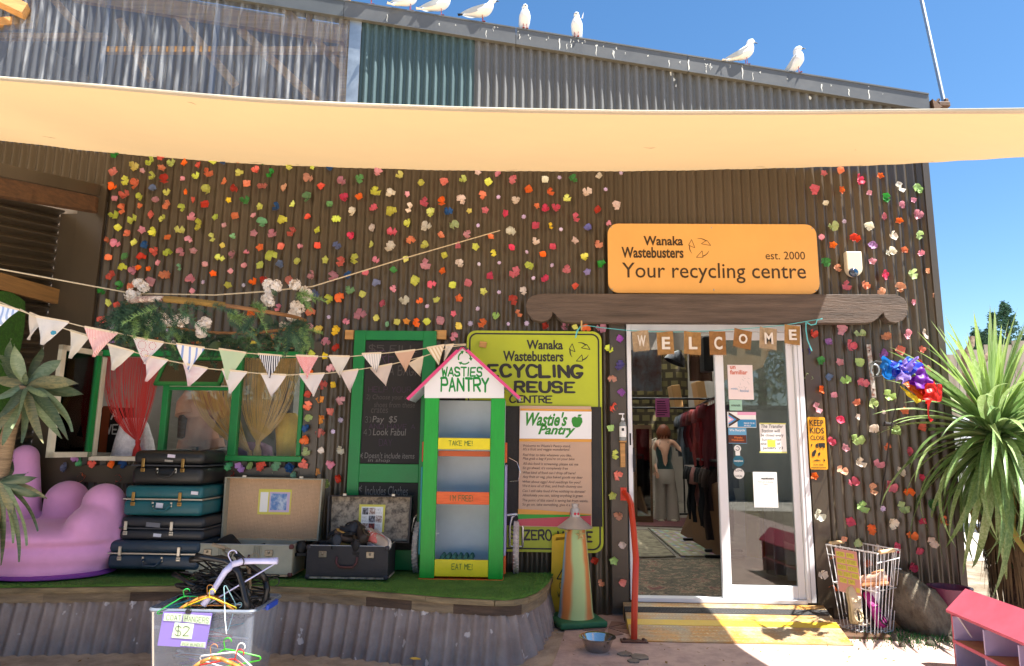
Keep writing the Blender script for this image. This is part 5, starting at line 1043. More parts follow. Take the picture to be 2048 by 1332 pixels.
for pos, c_ in ((.10, '8fb6c4'), (.14, 'd8874a'), (.21, 'd48240'), (.25, 'b4c887'), (.37, 'b9cc86'), (.41, 'd48240'), (.46, 'c98046'), (.5, 'b4c887'), (.8, 'a8c4b0')): q = e_.new(pos); q.color = (*lin(c_), 1)
ll.new(cr.outputs[0], bb.inputs['Base Color']); cone.part('body', m, cm, smooth=50)
m = MB(); zz = zt+.01; m.lathe([(.122, zz-.002), (.127, zz+.004), (.102, zz+.022), (.06, zz+.055), (.036, zz+.075), (.034, zz+.12), (.030, zz+.135), (.022, zz+.14), (.022, zz+.165), (.001, zz+.168)], (CC.x-.005, YC, 0), 32); hat = cone.part('hat', m, M('tin_hat', 'b4aca4', .4, .3, var=.15), smooth=35)
m = MB()
for i in range(9):
    a = 2*PI*i/9-1.2; m.lathe([(.009, 0), (.007, .004), (.001, .005)], n=10, m=Matrix.Translation((CC.x-.005+.098*math.cos(a), YC+.098*math.sin(a), zz+.018)) @ Matrix.Rotation(a, 4, 'Z') @ Matrix.Rotation(R(42), 4, 'Y')); a += .3
    m.lathe([(.010, 0), (.008, .003), (.001, .004)], n=10, m=Matrix.Translation((CC.x-.005+.0345*math.cos(a), YC+.0345*math.sin(a), zz+.098)) @ Matrix.Rotation(a, 4, 'Z') @ Matrix.Rotation(R(90), 4, 'Y')) if i % 2 == 0 else None
cone.part('dots', m, M('red_dot', 'c8283a', .5), hat)
def star(c, r, mat, T, rot=0):
    m = MB(); n = 10; pts = [Vector((c.x+(r if i % 2 == 0 else r*.42)*math.cos(2*PI*i/n+rot), c.y, c.z+(r if i % 2 == 0 else r*.42)*math.sin(2*PI*i/n+rot))) for i in range(n)]
    m.add([c+Vector((0, -.01, 0)), c+Vector((0, .008, 0))]+pts, [(0, 2+i, 2+(i+1) % n) for i in range(n)]+[(1, 2+(i+1) % n, 2+i) for i in range(n)]); return T.part('star', m, mat)
gold = M('gold_star', 'c8b070', .45, .2); star(P(1161, 1070, Y=YC-.082), .04, gold, cone, .4); star(P(1133, 1062, Y=YC-.07), .022, gold, cone)
YW = -.10; wf = Th('caution_board', 'yellow folding wet floor board tucked behind the painted cone', 'caution sign', P(1125, 1228, Y=YW))
yb = M('safety_yellow', 'e0b414', .5, var=.08)
def wfr(name, L, Y, mat, th=.02): m = MB(); m.prism(px(L, Y), (0, th, 0)); return wf.part(name, m, mat)
wfr('panel', [(1104, 1082), (1136, 1078), (1170, 1078), (1176, 1228), (1101, 1228)], YW, yb); wfr('handle', [(1104, 1073), (1110, 1069), (1135, 1067), (1160, 1067), (1170, 1078), (1136, 1078), (1135, 1073), (1112, 1075), (1111, 1081), (1104, 1082)], YW, yb)
wfr('rear_panel', [(1106, 1074), (1168, 1074), (1172, 1215), (1104, 1215)], YW+.03, M('safety_yellow_dull', 'b8900e', .6), .012)
m = MB(); Yt = YW-.0012; T3 = px([(1114, 1158), (1137, 1118), (1160, 1158)], Yt)
for a, b in zip(T3, T3[1:]+T3[:1]): ribbon(m, [a, b], .008)
pstroke(m, 'CAUTION', 1118, 1165, 1168, 1178, Yt-.0006, .7, .05); pstroke(m, 'WET FLOOR', 1115, 1183, 1170, 1196, Yt-.0006, .7, .05); ribbon(m, px([(1132, 1150), (1138, 1136), (1143, 1146), (1150, 1151)], Yt), .007); wf.part('lettering', m, black_ink)
bc = P(1195, 1303, Z=0); bl_ = Th('steel_bowl', 'round stainless steel dog bowl with water standing on the pink concrete', 'bowl', bc)
m = MB(); m.lathe([(.001, .004), (.066, .0), (.070, .004), (.098, .072), (.112, .078), (.112, .081), (.096, .079), (.068, .012), (.001, .010)], (bc.x, bc.y, .006), 40); bl_.part('body', m, M('stainless', 'c0bcb4', .16, 1.0, var=.05), smooth=40)
m = MB(); m.lathe([(.001, .035), (.080, .035)], (bc.x, bc.y, .006), 32); bl_.part('water', m, glass_material('water', (.8, .85, .85), 1.33, 0, 1.2))
redp = M('red_rail_paint', 'c83a1e', .4, var=.12, vs=12, bump=.1)
hr = Th('handrail', 'bent red steel handrail bolted to the wall and the ground beside the ramp', 'handrail', P(1268, 1283, Z=0)); HY = P(1268, 1283, Z=0).y
m = MB(); hp_ = [P(1248, 985, Y=-.035), P(1256, 993, Y=-.10), P(1262, 1008, Y=-.2), P(1267, 1060, Y=HY*.6), P(1272, 1118, Y=HY*.95), P(1271, 1150, Y=HY), P(1269, 1220, Y=HY), P(1268, 1281, Y=HY)]
m.tube(hp_, .021, 12); hr.part('rail', m, redp, smooth=50)
X0, X1, Z0, Z1 = WR(1241, 975, 1253, 1001, -.036); m = MB(); m.span((X0, -.04, Z0), (X1, -.031, Z1)); [m.lathe([(.006, 0), (.005, .004), (.001, .005)], n=6, m=Matrix.Translation(((X0+X1)/2, -.04, z)) @ Matrix.Rotation(R(90), 4, 'X')) for z in (Z0+.015, Z1-.015)]; hr.part('wall_plate', m, redp)
b0 = P(1268, 1283, Z=.008); m = MB(); m.bbox((b0.x, b0.y, .012), (.17, .07, .010), .002, 1); [m.lathe([(.011, 0), (.009, .012), (.001, .013)], (b0.x+s*.06, b0.y, .017), 6) for s in (-1, 1)]; hr.part('base_plate', m, M('rusty_plate', '5a3a2c', .7, var=.3))
# ramp
RZ = DZ0-.012; rb0, rb1 = P(1247, 1206, Z=RZ), P(1648, 1212, Z=RZ); rf0, rf1 = P(1263, 1281, Z=.012), P(1708, 1291, Z=.012)
rb0.y = rb1.y = -.045; RYF = (rf0.y+rf1.y)/2; rf0.y = rf1.y = RYF
ramp = Th('entrance_ramp', 'scuffed yellow chequer plate wedge ramp leading up to the door', 'ramp', ((rb0.x+rb1.x)/2, (RYF-.045)/2, 0))
ry = M('ramp_yellow', 'b9853a', .5, .15, var=.35, vs=5, bump=.15, bs=80, col2='a2937a', detail=8); nn, ll, bb = nodes(ry)
for q in nn:
    if q.type == 'MAP_RANGE' and not q.outputs[0].links == (): pass
stripy = M('ramp_stripe', 'd8b428', .5, var=.1, bump=.2, bs=200); grit = M('black_grit', '2b2b2c', .8, var=.3, bump=.8, bs=300)
def rp(u, v, dz=0): a, b = rb0.lerp(rf0, v), rb1.lerp(rf1, v); p = a.lerp(b, u); return p+Vector((0, 0, dz))
for (v0, v1, mm, nm, dz) in ((0, .13, ry, 'tread_plate', 0), (.13, .29, grit, 'grip_strip', .001), (.29, .47, ry, 'tread_plate', 0), (.47, .61, stripy, 'yellow_strip', .001), (.61, .72, ry, 'tread_plate', 0), (.72, 1.0, ry, 'front_plate', 0)):
    m = MB(); vs = [rp(0, v0, dz), rp(1, v0, dz), rp(1, v1-.004, dz), rp(0, v1-.004, dz)]; m.add(vs+[(p.x, p.y, .006) for p in vs], [(0, 1, 2, 3), (7, 6, 5, 4), (0, 4, 5, 1), (1, 5, 6, 2), (2, 6, 7, 3), (3, 7, 4, 0)]); ramp.part(nm, m, mm)
lug = MB(); nu_, nv_ = 62, 13
for j in range(nv_):
    for i in range(nu_):
        u, v = (i+.5)/nu_, (j+.5)/nv_
        if .13 < v < .29 or .46 < v < .62: continue
        c = rp(u, v, .0015); a = R(45) if (i+j) % 2 else R(-45); d = Vector((math.cos(a), math.sin(a), 0))*.016; e = Vector((-d.y, d.x, 0))*.26; lug.add([c-d, c-e, c+d, c+e, c+Vector((0, 0, .002))], [(0, 1, 4), (1, 2, 4), (2, 3, 4), (3, 0, 4)])
ramp.part('lugs', lug, M('lug_metal', 'c8b890', .4, .5, var=.3, vs=9), kind='stuff')
# black studs of the grip strip
st = MB()
for i in range(150):
    for j in range(4): c = rp((i+.5)/150, .15+.035*j, .0015); st.add([c+Vector((-.003, 0, 0)), c+Vector((0, -.003, 0)), c+Vector((.003, 0, 0)), c+Vector((0, .003, 0)), c+Vector((0, 0, .002))], [(0, 1, 4), (1, 2, 4), (2, 3, 4), (3, 0, 4)])
ramp.part('studs', st, M('stud_steel', '9a9a98', .4, .6), kind='stuff')
# ---------------------------------------------------------------- fabric flowers on the wall
FD = {
 (200, 300, 6.66): """213,55g 830,95r 455,220Y 560,280ks 685,160yb 820,245o 950,175y 1140,175o 1320,200r 1510,150y 1650,155b 1840,150os 190,295cb 705,345y 855,400rb 1108,388ks 1278,348y 1435,298o 1870,320y 345,415y 495,450ob 705,510b 185,500o 890,565y 1150,558os 1428,535yb 1670,425o 1800,520r 1960,450o 340,600rb 195,655ks 550,625y 750,668k 905,742o 1258,665c 1402,730rb 1712,672Ys 1930,672gb 308,788ob 540,748os 1098,770y 185,872y 440,922yb 690,860cb 845,920y 1232,900kb 1550,895y 1797,885o 1337,1008yb 240,1040y 565,1070k 735,1088y 1060,1068y 1662,1005ks 372,1118o 112,1192o 218,1250k 468,1235y 597,1265b 905,1170o 1180,1198ks 1500,1168y 1785,1150Gs 1632,1270Ys""",
 (500, 300, 6.66): """75,275c 275,318g 180,172gs 530,210y 825,228ys 1062,245b 1710,305k 790,375ab 945,485c 1230,415k 1465,380g 165,500r 475,500a 1670,555yb 1885,590w 775,640gb 1245,635p 1460,625o 140,760y 355,765b 582,728y 1060,730g 1370,825w 1650,770p 1893,828yb 50,875ks 437,940y 775,895c 1147,925y 158,978Gb 915,1075y 1635,1032w 50,1110k 303,1118kb 568,1100rb 1357,1140p 1900,1095p 1155,1275b 1630,1262y 1865,1285wb 140,1298o 418,1288c 680,1285ks 905,1275c 1990,340y""",
 (800, 300, 6.66): """283,440y 588,425cb 835,390y 1030,298w 1178,430y 1308,325k 1512,390p 93,590ks 328,690p 568,695o 815,665wb 1090,600o 1312,632ls 1548,680w 1710,525o 1815,752o 1940,785p 130,775w 418,825y 640,822b 920,812Ys 1135,810p 1398,845p 1650,893ls 122,975y 358,1018wb 708,1002nb 1045,1008ls 897,1120k 1815,1010pb 148,1200o 540,1140o 1197,1155o 1485,1085wb 1807,1215w 345,1265y 780,1275p 1005,1290y 1485,1305p 1930,395w""",
 (1000, 300, 6.66): """790,370ls 965,395g 1325,345w 1608,312ls 663,555o 1160,565wb 1405,530ls 895,645y 738,780p 1305,798r 1545,745w 1000,905p 662,1015Ys 812,1060ls 1175,1035i 1440,985ks 988,1208w 1310,1255a 705,1290p""",
 (180, 500, 6.66): """250,100o 475,85gb 690,105r 870,15c 1045,35y 1210,30k 1380,10k 1910,60kb 1725,115y 915,175ks 435,240y 590,270k 645,240os 790,250os 1197,230Gs 1532,190ks 1645,320o 1873,285ks 290,350c 1010,325ob 790,430k 1345,405kb 1515,430ls 405,480g 550,480o 1838,470y 165,555g 1365,545ks 255,700y 365,735r 160,940cb 460,920yb 305,1020l 557,1040w 797,1062w 1040,1070l 1260,1095ws 300,1235vs 400,1240bs 522,1240Y 885,1195os 1015,1265k 1125,1255w 1245,1235Y 1362,1235r 1477,1248O 1565,1258k 1708,1262w 1835,1255Y 1945,1265O""",
 (480, 500, 6.66): """95,30ks 420,80yb 765,155y 1143,135y 1345,155c 1510,120yb 1812,140ks 65,210ks 275,205yb 538,190b 965,335kb 1240,360kb 1455,335b 1670,310p 1825,450b 180,420o 335,405r 665,400rb 55,470ls 1010,590b 1190,655y 1330,635o 1460,535g 1632,590y 1920,718p 520,775ks 950,835o 1178,895ls 1600,855kb 1820,910y 1413,950ks 175,875o 580,1005w 930,1020k 1050,1050Y 1280,1068Y 695,1100Y 220,1095Y 1970,990Gs 1150,1225k 455,1155cs 75,1265k 185,1260Y 328,1262r 432,1262O 562,1275r 675,1272O 790,1270ws 905,1258O 1290,1305r""",
 (780, 500, 6.66): """215,120y 478,185kb 722,75y 915,190w 1178,187ls 1455,175ls 1380,38Ys 45,270g 712,285o 1335,348p 1663,310pb 1875,205y 335,410yb 560,455p 832,470y 1035,440pb 1915,378ls 52,510ks 1250,555y 1453,567ls 1790,550w 178,675wb 390,680os 628,672y 908,645o 1628,665rb 500,755ls 1175,785ls 852,845ps 1415,875n 1708,845os 90,960y 220,955O 342,962o 490,955y 670,945kb 908,1012Y 1072,983l 1232,980o 1570,983ls 1815,978l 842,1148k""",
 (1000, 480, 6.66): """350,165ls 568,195o 700,340ls 885,395p 590,505p 1120,230y 1160,425i 1360,325g 1005,615c 612,1145r 840,1140kb 995,1155ys 1150,1180o 1335,1175kb""",
 (1160, 640, 2.22): """178,82v 130,130y 175,200i 142,258a 185,320v 140,388c 138,480n 153,598y 165,690c 145,780y 174,868a 187,998w 67,1068r 148,1068n 188,1165c 95,1168as""",
 (1600, 330, 6.66): """315,115p 535,70o 780,205pb 1065,145o 175,335pb 540,335o 920,372ks 1320,300wb 1555,320nb 340,510ws 1130,440g 1508,470ks 1340,535k 1110,690p 1570,668k 425,820nb 590,752ls 1325,745o 920,815wb 275,958ks 730,978rb 1225,950wb 1582,930n 442,1065o 960,1075vb 1190,1155w 1385,1140o 1605,1175ks 325,1305g 950,1290k""",
 (1600, 530, 6.66): """495,38a 1110,145pb 1485,125nb 1690,80as 610,272pb 865,270o 1090,350a 1330,310ab 1500,498ks 1790,410as 165,912c 527,860kb 795,925nb 1145,950a 1408,920kb 1645,925wb 378,1030v 655,1080pb 100,1135i 1080,1190vb 1328,1135cb 1605,1125c 280,1275g 540,1290k 790,1300nb""",
 (1600, 730, 6.66): """105,160n 380,160b 612,200n 822,240pb 260,328o 450,402ks 1195,400nb 760,505o 968,510nb 220,570kb 540,735p 755,690ws 1105,625ws 1390,610o 990,850wb 1250,870nb 395,1015p 760,990nb 595,1105k 1155,1095o 1630,830c 1440,1150p 800,1300wb 1055,1310k 1690,50a""",
 (1600, 930, 6.66): """198,150o 548,85ab 695,230pb 950,325ab 1195,285pb 1335,95wb 1455,365o 1610,165p 1870,300as 1730,520gb 830,560nb 1095,580l 1375,565nb 245,665wb 668,750pb 1232,770wb 955,850o 1610,735p 1875,730o 1485,945o 585,985as 1790,1025wb 765,1040n 1020,1110w 1260,1100pb 1585,1145p 395,1200o 890,1300o""",
 (0, 0, 1.): """1822,1134p 1644,1148w 1663,1177o 1767,1155p 1737,1167w 464,950r 543,950ns""",
 (560, 690, 4.16): """250,78y 375,92Y 430,195k 260,228os 355,330r 448,330Ys 232,412c 333,455O 503,465k 230,508o 425,552r 230,605n 345,612O 503,625l 222,695b 340,730r 437,720ls 212,790o 220,888n 343,878ws 505,872w 202,985c 423,983k 315,1055O 497,1105r 400,1155n 77,1022b 125,1080Gs""",
 (80, 680, 4.44): """430,155n 330,220rb 413,240v 403,335n 330,352k 397,448o 385,540v 285,565c 383,625G 368,720c 367,805n 360,872o 245,935r 335,960G 318,1055v 365,1080G 465,1098c 645,1098o 738,1102b 228,1135b 380,1218o 702,1232r 295,755bs""",
 (300, 680, 5.12): """808,1295G 935,1300v 1035,1290n 1145,1295c 1290,1290G 1425,1305b"""}
FC = {'g': ('green', '1e8a2a'), 'r': ('red', 'c43016'), 'y': ('lime yellow', 'd4dc52'), 'Y': ('yellow', 'd8c02a'), 'k': ('mauve pink', 'd48a9c'), 'o': ('orange', 'ee6c10'), 'b': ('blue', '14508c'), 'c': ('coral', 'e85a44'), 'G': ('mint green', '5cb07a'),
      'a': ('peach', 'e8a07a'), 'w': ('cream white', 'e8dccc'), 'p': ('hot pink', 'd83a62'), 'l': ('pale lilac', 'c8b4d4'), 'n': ('pale lime', 'aed07a'), 'i': ('indigo', '4a4a9c'), 'v': ('violet', '9a4cb0'), 'O': ('amber', 'f09a20')}
def petal(mb, a, L, w, lift, cup, c=(0, 0, 0)):
    d = Vector((math.cos(a), 0, math.sin(a))); e = Vector((-math.sin(a), 0, math.cos(a)))
    def f(u, v):
        ww = w*(.10+.98*math.sin(PI*min(1, v**1.35*.90+.02))**.8)*(2*u-1); y = -(lift*v**1.3*L)+cup*w*((2*u-1)**2)*(-1)*v+.05*w*math.sin(9*v+5*u)
        return Vector(c)+d*(L*v*(1-.12*(2*u-1)**2*v*2))+e*ww+Vector((0, y-.001, 0))
    mb.grid(f, 4, 5)
def flower_mesh(kind, seed):
    rd = random.Random(seed); m = MB()
    if kind == 'daisy':
        for i in range(7): petal(m, 2*PI*i/7+rd.uniform(-.15, .15), .021, .0085, .35, .1)
    elif kind == 'five':
        a0 = rd.random()*6
        for i in range(5): petal(m, a0+2*PI*i/5+rd.uniform(-.12, .12), rd.uniform(.025, .031), rd.uniform(.010, .013), rd.uniform(.1, .6), rd.uniform(.2, .6))
    elif kind == 'four':
        a0 = rd.random()*6
        for i in range(4): petal(m, a0+PI*i/2+rd.uniform(-.3, .3), rd.uniform(.027, .033), rd.uniform(.014, .018), rd.uniform(.05, .5), rd.uniform(.1, .5))
    elif kind == 'three':
        a0 = rd.random()*6
        for i in range(3): petal(m, a0+rd.uniform(1.3, 2.1)*i, rd.uniform(.031, .04), rd.uniform(.017, .023), rd.uniform(.05, .55), rd.uniform(.1, .6))
        petal(m, a0+4.5, .022, .012, .9, .4)
    else:
        a0 = rd.random()*6
        for i in range(2): petal(m, a0+i*rd.uniform(2.3, 3.2), rd.uniform(.034, .042), rd.uniform(.02, .026), rd.uniform(.05, .5), rd.uniform(.15, .6))
        petal(m, a0+rd.uniform(4, 5), .028, .018, 1.0, .8)
    m.ball((0, -.004, 0), (.0035, .004, .0035), 6, 4)
    me = m.mesh('flower'); [setattr(p, 'use_smooth', True) for p in me.polygons]; return me
fm = M('flower_cloth', 'ffffff', .6, objcol=True, var=.22, vs=45, transl=.28, bump=.15, bs=90, sheen=.2)
FM = {k: [flower_mesh(k, 10*j+s) for s in range(5)] for j, k in enumerate(('daisy', 'five', 'four', 'three', 'two'))}
for L_ in FM.values():
    for me in L_: me.materials.append(fm)
FL = []
import re
for (ox, oy, sc_), txt in FD.items():
    for tk in txt.split():
        a = re.match(r'(\d+),(\d+)(\w)(s|b)?', tk); FL.append((ox+int(a[1])/sc_, oy+int(a[2])/sc_, a[3], a[4] or 'm'))
def yflower(x, y):
    if y < 702 and x < 600: return -.03
    if (590 < x < 624 and y > 700) or (915 < y < 945 and x < 600): return -.042
    if 1220 < x < 1255 or 1618 < x < 1655: return -.038
    if x > 620 and y > 690 and x < 690: return -.02
    return -.018
rnd = random.Random(99); pts = []
for i, (x, y, c, s) in enumerate(FL):
    kind = {'s': rnd.choice(['five', 'four', 'daisy'] if c in 'lw' else ['four', 'five', 'two']), 'm': rnd.choice(['three', 'three', 'four', 'two', 'five'] if c != 'o' else ['three', 'five', 'four', 'two']), 'b': rnd.choice(['three', 'two', 'three', 'four'])}[s]
    if c == 'l': kind = 'daisy'
    if 680 < y < 702 and x < 630: kind = 'four'
    pts.append([x, y, c, s, kind])
def colname(c): return FC[c][0]
def area(x, y):
    if x > 1600: return ('above the beam end' if y < 590 else 'beside the wall siren' if y < 560 else 'behind the palm' if x > 1770 and y > 700 else 'over the wire basket' if y > 900 else 'between door and palm')
    if 1205 < x < 1260 and y > 640: return 'on the door trim'
    if x > 1040 and y < 645: return 'near the orange sign' if x > 1130 else 'above the lime sign'
    if y > 640 and y < 704 and x < 620: return 'in the row over the window'
    if y > 900: return 'under the window'
    if x < 200 and y > 690: return 'beside the opened sash'
    if x > 585 and x < 700 and y > 690: return 'between window and chalkboard'
    if y > 640: return 'over the chalkboard'
    if x < 640 and y > 540: return 'around the hanging garland'
    if y < 400: return 'just under the shade sail'
    return 'high on the wall'
P2 = np.array([(p[0], p[1]) for p in pts]); used = {}
def lab(i, lvl):
    x, y, c, s, k = pts[i]; d = P2-P2[i]
    def near(cond):
        idx = [j for j in range(len(pts)) if j != i and cond(d[j])]
        return min(idx, key=lambda j: float(d[j] @ d[j])) if idx else None
    L = near(lambda v: v[0] < 0 and abs(v[1]) < -v[0]); Rr = near(lambda v: v[0] > 0 and abs(v[1]) < v[0]); U = near(lambda v: v[1] < 0 and abs(v[0]) <= -v[1]); D = near(lambda v: v[1] > 0 and abs(v[0]) <= v[1])
    w = {'s': 'small ', 'm': '', 'b': 'large '}[s]+colname(c)+' flower '
    w += area(x, y)
    nn_ = [colname(pts[j][2]) for j in (L, Rr) if j is not None]
    t = ''
    if len(nn_) == 2: t = ', between '+nn_[0]+' and '+nn_[1] if nn_[0] != nn_[1] else ', between two '+nn_[0]
    elif nn_: t = ', next to '+nn_[0]
    if U is not None: t += ', below '+colname(pts[U][2])
    if D is not None and lvl > 0: t += ', above '+colname(pts[D][2])
    return w+t
szf = {'s': .88, 'm': 1.12, 'b': 1.34}
order = sorted(range(len(pts)), key=lambda i: -(szf[pts[i][3]]+(.08 if pts[i][0] > 1600 else 0)+.0001*(i % 7)))
solo_ids = set(order[:300]); labs = {}
allL = {}
for i in solo_ids:
    l = lab(i, 0); allL.setdefault(l, []).append(i)
for l, ids in allL.items():
    for i in ids: labs[i] = l if len(ids) == 1 else lab(i, 1)
cnt = {}
for i in solo_ids: cnt.setdefault(labs[i], []).append(i)
for l, ids in cnt.items():
    if len(ids) > 1:
        ids.sort(key=lambda i: pts[i][1])
        for k, i in enumerate(ids): labs[i] = l.replace('flower', 'flower,'+(' upper' if k == 0 else ' lower' if k == len(ids)-1 else ' middle')+' one,', 1)
for i in solo_ids:
    ww = labs[i].split()
    if len(ww) > 16: labs[i] = ' '.join(ww[:16]).rstrip(',')
rest = MB(); restc = []
restme = bpy.data.meshes.new('wall_flowers'); rv, rf, rc = [], [], []
for i, (x, y, c, s, kind) in enumerate(pts):
    me = rnd.choice(FM[kind]); sc_ = szf[s]*rnd.uniform(.92, 1.12); p = P(x, y, Y=yflower(x, y))
    col = Vector(lin(FC[c][1])); j_ = rnd.uniform(.8, 1.15); pw_ = rnd.choice([0, 0, .06, .14, .22]); col = col*(1-pw_)+Vector((.75, .68, .6))*pw_; col = (min(1, col.x*j_*rnd.uniform(.92, 1.08)), min(1, col.y*j_*rnd.uniform(.92, 1.08)), min(1, col.z*j_))
    e = (rnd.uniform(-.35, .35), rnd.uniform(-PI, PI), rnd.uniform(-.45, .45))
    if i in solo_ids:
        o = bpy.data.objects.new('fabric_flower', me); COL.objects.link(o); o.location = p; o.rotation_euler = e; o.scale = (sc_,)*3; o.color = (*col, 1)
        tag(o, labs[i], 'flower', 'fabric flowers stuck over the shed wall')
    else:
        from mathutils import Euler
        mt = Matrix.Translation(p) @ Euler(e).to_matrix().to_4x4() @ Matrix.Diagonal((sc_, sc_, sc_, 1)); o_ = len(rv)
        rv += [tuple(mt @ v.co) for v in me.vertices]
        for pg in me.polygons: rf.append(tuple(v+o_ for v in pg.vertices)); rc.append(col)
restme.from_pydata(rv, [], rf); ca = restme.color_attributes.new('cloth', 'FLOAT_COLOR', 'CORNER'); k = 0
for pg, c in zip(restme.polygons, rc):
    for _ in pg.vertices: ca.data[k].color = (*c, 1); k += 1
restme.polygons.foreach_set('use_smooth', [True]*len(restme.polygons))
fm2 = M('small_flower_cloth', 'ffffff', .6); nn, ll, bb = nodes(fm2); an = nn.new('ShaderNodeAttribute'); an.attribute_name = 'cloth'; ll.new(an.outputs['Color'], bb.inputs['Base Color'])
o = link('small_flowers', restme, fm2); tag(o, 'the many smallest fabric flowers scattered among the bigger ones on the wall', 'flowers', kind='stuff')
print('flowers', len(pts), 'unique labels', len(set(labs.values())))
# ---------------------------------------------------------------- rope, garland, bunting
ropem = M('cotton_rope', 'c8b898', .8, var=.15, vs=60)
GY = -.85; GC = P(442, 637, Y=GY); GR = (P(628, 615, Y=GY)-P(256, 615, Y=GY)).length/2*.86
GZ = (P(440, 597, Y=GY-GR).z+P(450, 668, Y=min(-.16, GY+GR)).z)/2; GRy = .58
rp_ = [P(-60, 522, Y=-1.7), P(0, 538, Y=-1.55), P(265, 587, Y=-1.0), P(430, 590, Y=-.95), P(530, 583, Y=-.9), P(625, 573, Y=-.8), P(800, 519, Y=-.4), P(1000, 461, Y=-.03)]
m = MB(); m.tube(rp_, .0045, 6); solo('garland_rope', 'cream rope running from the wall hook through the hanging fir garland', 'rope', m, ropem, tuple(rp_[4]), smooth=50)
gar = Th('fir_garland', 'hoop garland of fir sprigs with white blossoms hanging on the rope over the window', 'garland', (GC.x, GY, GZ))
def hoop(a): return Vector((GC.x+GR*math.cos(a), GY+GRy*math.sin(a), GZ+.02*math.sin(2*a)))
m = MB(); m.tube([hoop(2*PI*i/48) for i in range(48)], .012, 8, close=True); gar.part('hoop', m, M('hoop_wood', '8a6038', .7, var=.3), smooth=50)
m = MB(); m.tube([hoop(R(a)) for a in range(228, 262, 3)], .019, 8); gar.part('ribbon_wrap', m, M('patterned_ribbon', 'd8c8b4', .5, col2='7a3a34', vs=30)); m = MB(); m.tube([hoop(R(a)) for a in range(262, 300, 3)], .020, 8); gar.part('twine_wrap', m, M('twine', '8a6a2c', .8, bump=.8, bs=200))
fir = [M('fir_dark', '2f4f38', .7, var=.4, vs=30), M('fir_mid', '4f7350', .7, var=.4, vs=30), M('fir_light', '86a862', .7, var=.3, vs=30)]
def sprig(L, n, rd, spread=.035):
    m = MB(); pts_ = [Vector((0, 0, 0))]
    for i in range(8): pts_.append(pts_[-1]+Vector((L/8, rd.uniform(-.004, .004), rd.uniform(-.006, .003)-.0015*i)))
    m.tube(pts_, .0018, 4)
    for i in range(n):
        t = rd.random(); p = along(pts_, t*.999); a = rd.random()*6.28; d = Vector((.55, math.cos(a), math.sin(a))).normalized()*spread*(1.15-.6*t)*rd.uniform(.7, 1.1); e = d.cross(Vector((rd.random(), rd.random(), rd.random()))).normalized()*.0014
        m.add([p-e, p+e, p+d+e*.4, p+d-e*.4], [(0, 1, 2, 3)])
    return m.mesh('sprig')
rd = random.Random(31); SP = [sprig(rd.uniform(.13, .2), 150, rd) for _ in range(5)]
def placed(me, mat, par, loc, rot, sc=1., name='sprig'):
    o = bpy.data.objects.new(name, me); COL.objects.link(o); o.parent = par; o.location = loc; o.rotation_euler = rot; o.scale = (sc,)*3
    if not me.materials: me.materials.append(None)
    o.material_slots[0].link = 'OBJECT'; o.material_slots[0].material = mat; return o
for i in range(215):
    a = rd.uniform(0, 2*PI)
    if rd.random() < .42: a = rd.uniform(R(165), R(262))
    elif rd.random() < .25: a = rd.uniform(R(60), R(140))
    if R(232) < a < R(300) and rd.random() < .25: continue
    p = hoop(a)-gar.loc; rad = rd.uniform(-.05, .05); tang = a+PI/2*(1 if rd.random() < .5 else -1)+rd.uniform(-.7, .7)
    placed(SP[i % 5], fir[0 if rd.random() < .62 else 1 if rd.random() < .75 else 2], gar.o, (p.x+rad, p.y+rd.uniform(-.05, .05), p.z-.03+rd.uniform(-.075, .03)), (rd.uniform(-1, 1), rd.uniform(-.1, .9), tang), rd.uniform(.85, 1.25))
for (x, y, ya, r_) in ((275, 650, -1.0, 2.4), (505, 610, -1.2, -.2), (455, 625, -1.2, .3), (600, 655, -.8, 1.2), (598, 585, -.9, -.5), (290, 640, -1.0, 2.0)):
    p = P(x, y, Y=ya)-gar.loc
    for q in range(3): placed(SP[q], fir[2], gar.o, p, (rd.uniform(-1, 1), rd.uniform(-.2, .8), r_+rd.uniform(-.5, .5)), 1.1)
def blossom_mesh(seed):
    rd = random.Random(seed); m = MB()
    for k in range(34):
        v = Vector((rd.gauss(0, 1), rd.gauss(0, 1), rd.gauss(0, 1))).normalized(); c = v*.030*rd.uniform(.6, 1); q = v.to_track_quat('Z', 'Y').to_matrix().to_4x4(); a0 = rd.random()*6
        for i in range(4):
            a = a0+PI/2*i; m.add([Vector((0, 0, 0)), Vector((.008*math.cos(a-.7), .008*math.sin(a-.7), .002)), Vector((.015*math.cos(a-.42), .015*math.sin(a-.42), .005)), Vector((.015*math.cos(a+.42), .015*math.sin(a+.42), .005)), Vector((.008*math.cos(a+.7), .008*math.sin(a+.7), .002))], [(0, 1, 2, 3, 4)], Matrix.Translation(c) @ q)
    return m.mesh('blossom')
BL = [blossom_mesh(s) for s in range(3)]; blm = M('white_blossom', 'f4ece2', .6, var=.1, vs=30, transl=.2)
for i, (x, y, ya) in enumerate(((277, 566, -1.0), (287, 575, -1.02), (263, 590, -1.02), (272, 592, -1.0), (288, 632, -1.2), (300, 638, -1.2), (322, 634, -1.2), (338, 642, -1.2), (402, 652, -.9), (412, 645, -.9), (402, 665, -.9), (538, 570, -1.05), (552, 572, -1.05), (540, 582, -1.05), (533, 597, -1.1), (540, 604, -1.1), (590, 570, -.9), (610, 582, -.85), (614, 590, -.85), (590, 612, -.7), (598, 618, -.7), (585, 630, -.65), (592, 626, -.65), (363, 640, -1.1))):
    p = P(x, y, Y=ya)-gar.loc; placed(BL[i % 3], blm, gar.o, p, (rd.random()*3, rd.random()*3, rd.random()*3), rd.uniform(.95, 1.3), 'blossom')
lfm = M('waxy_leaf', '3c4a22', .4, var=.2)
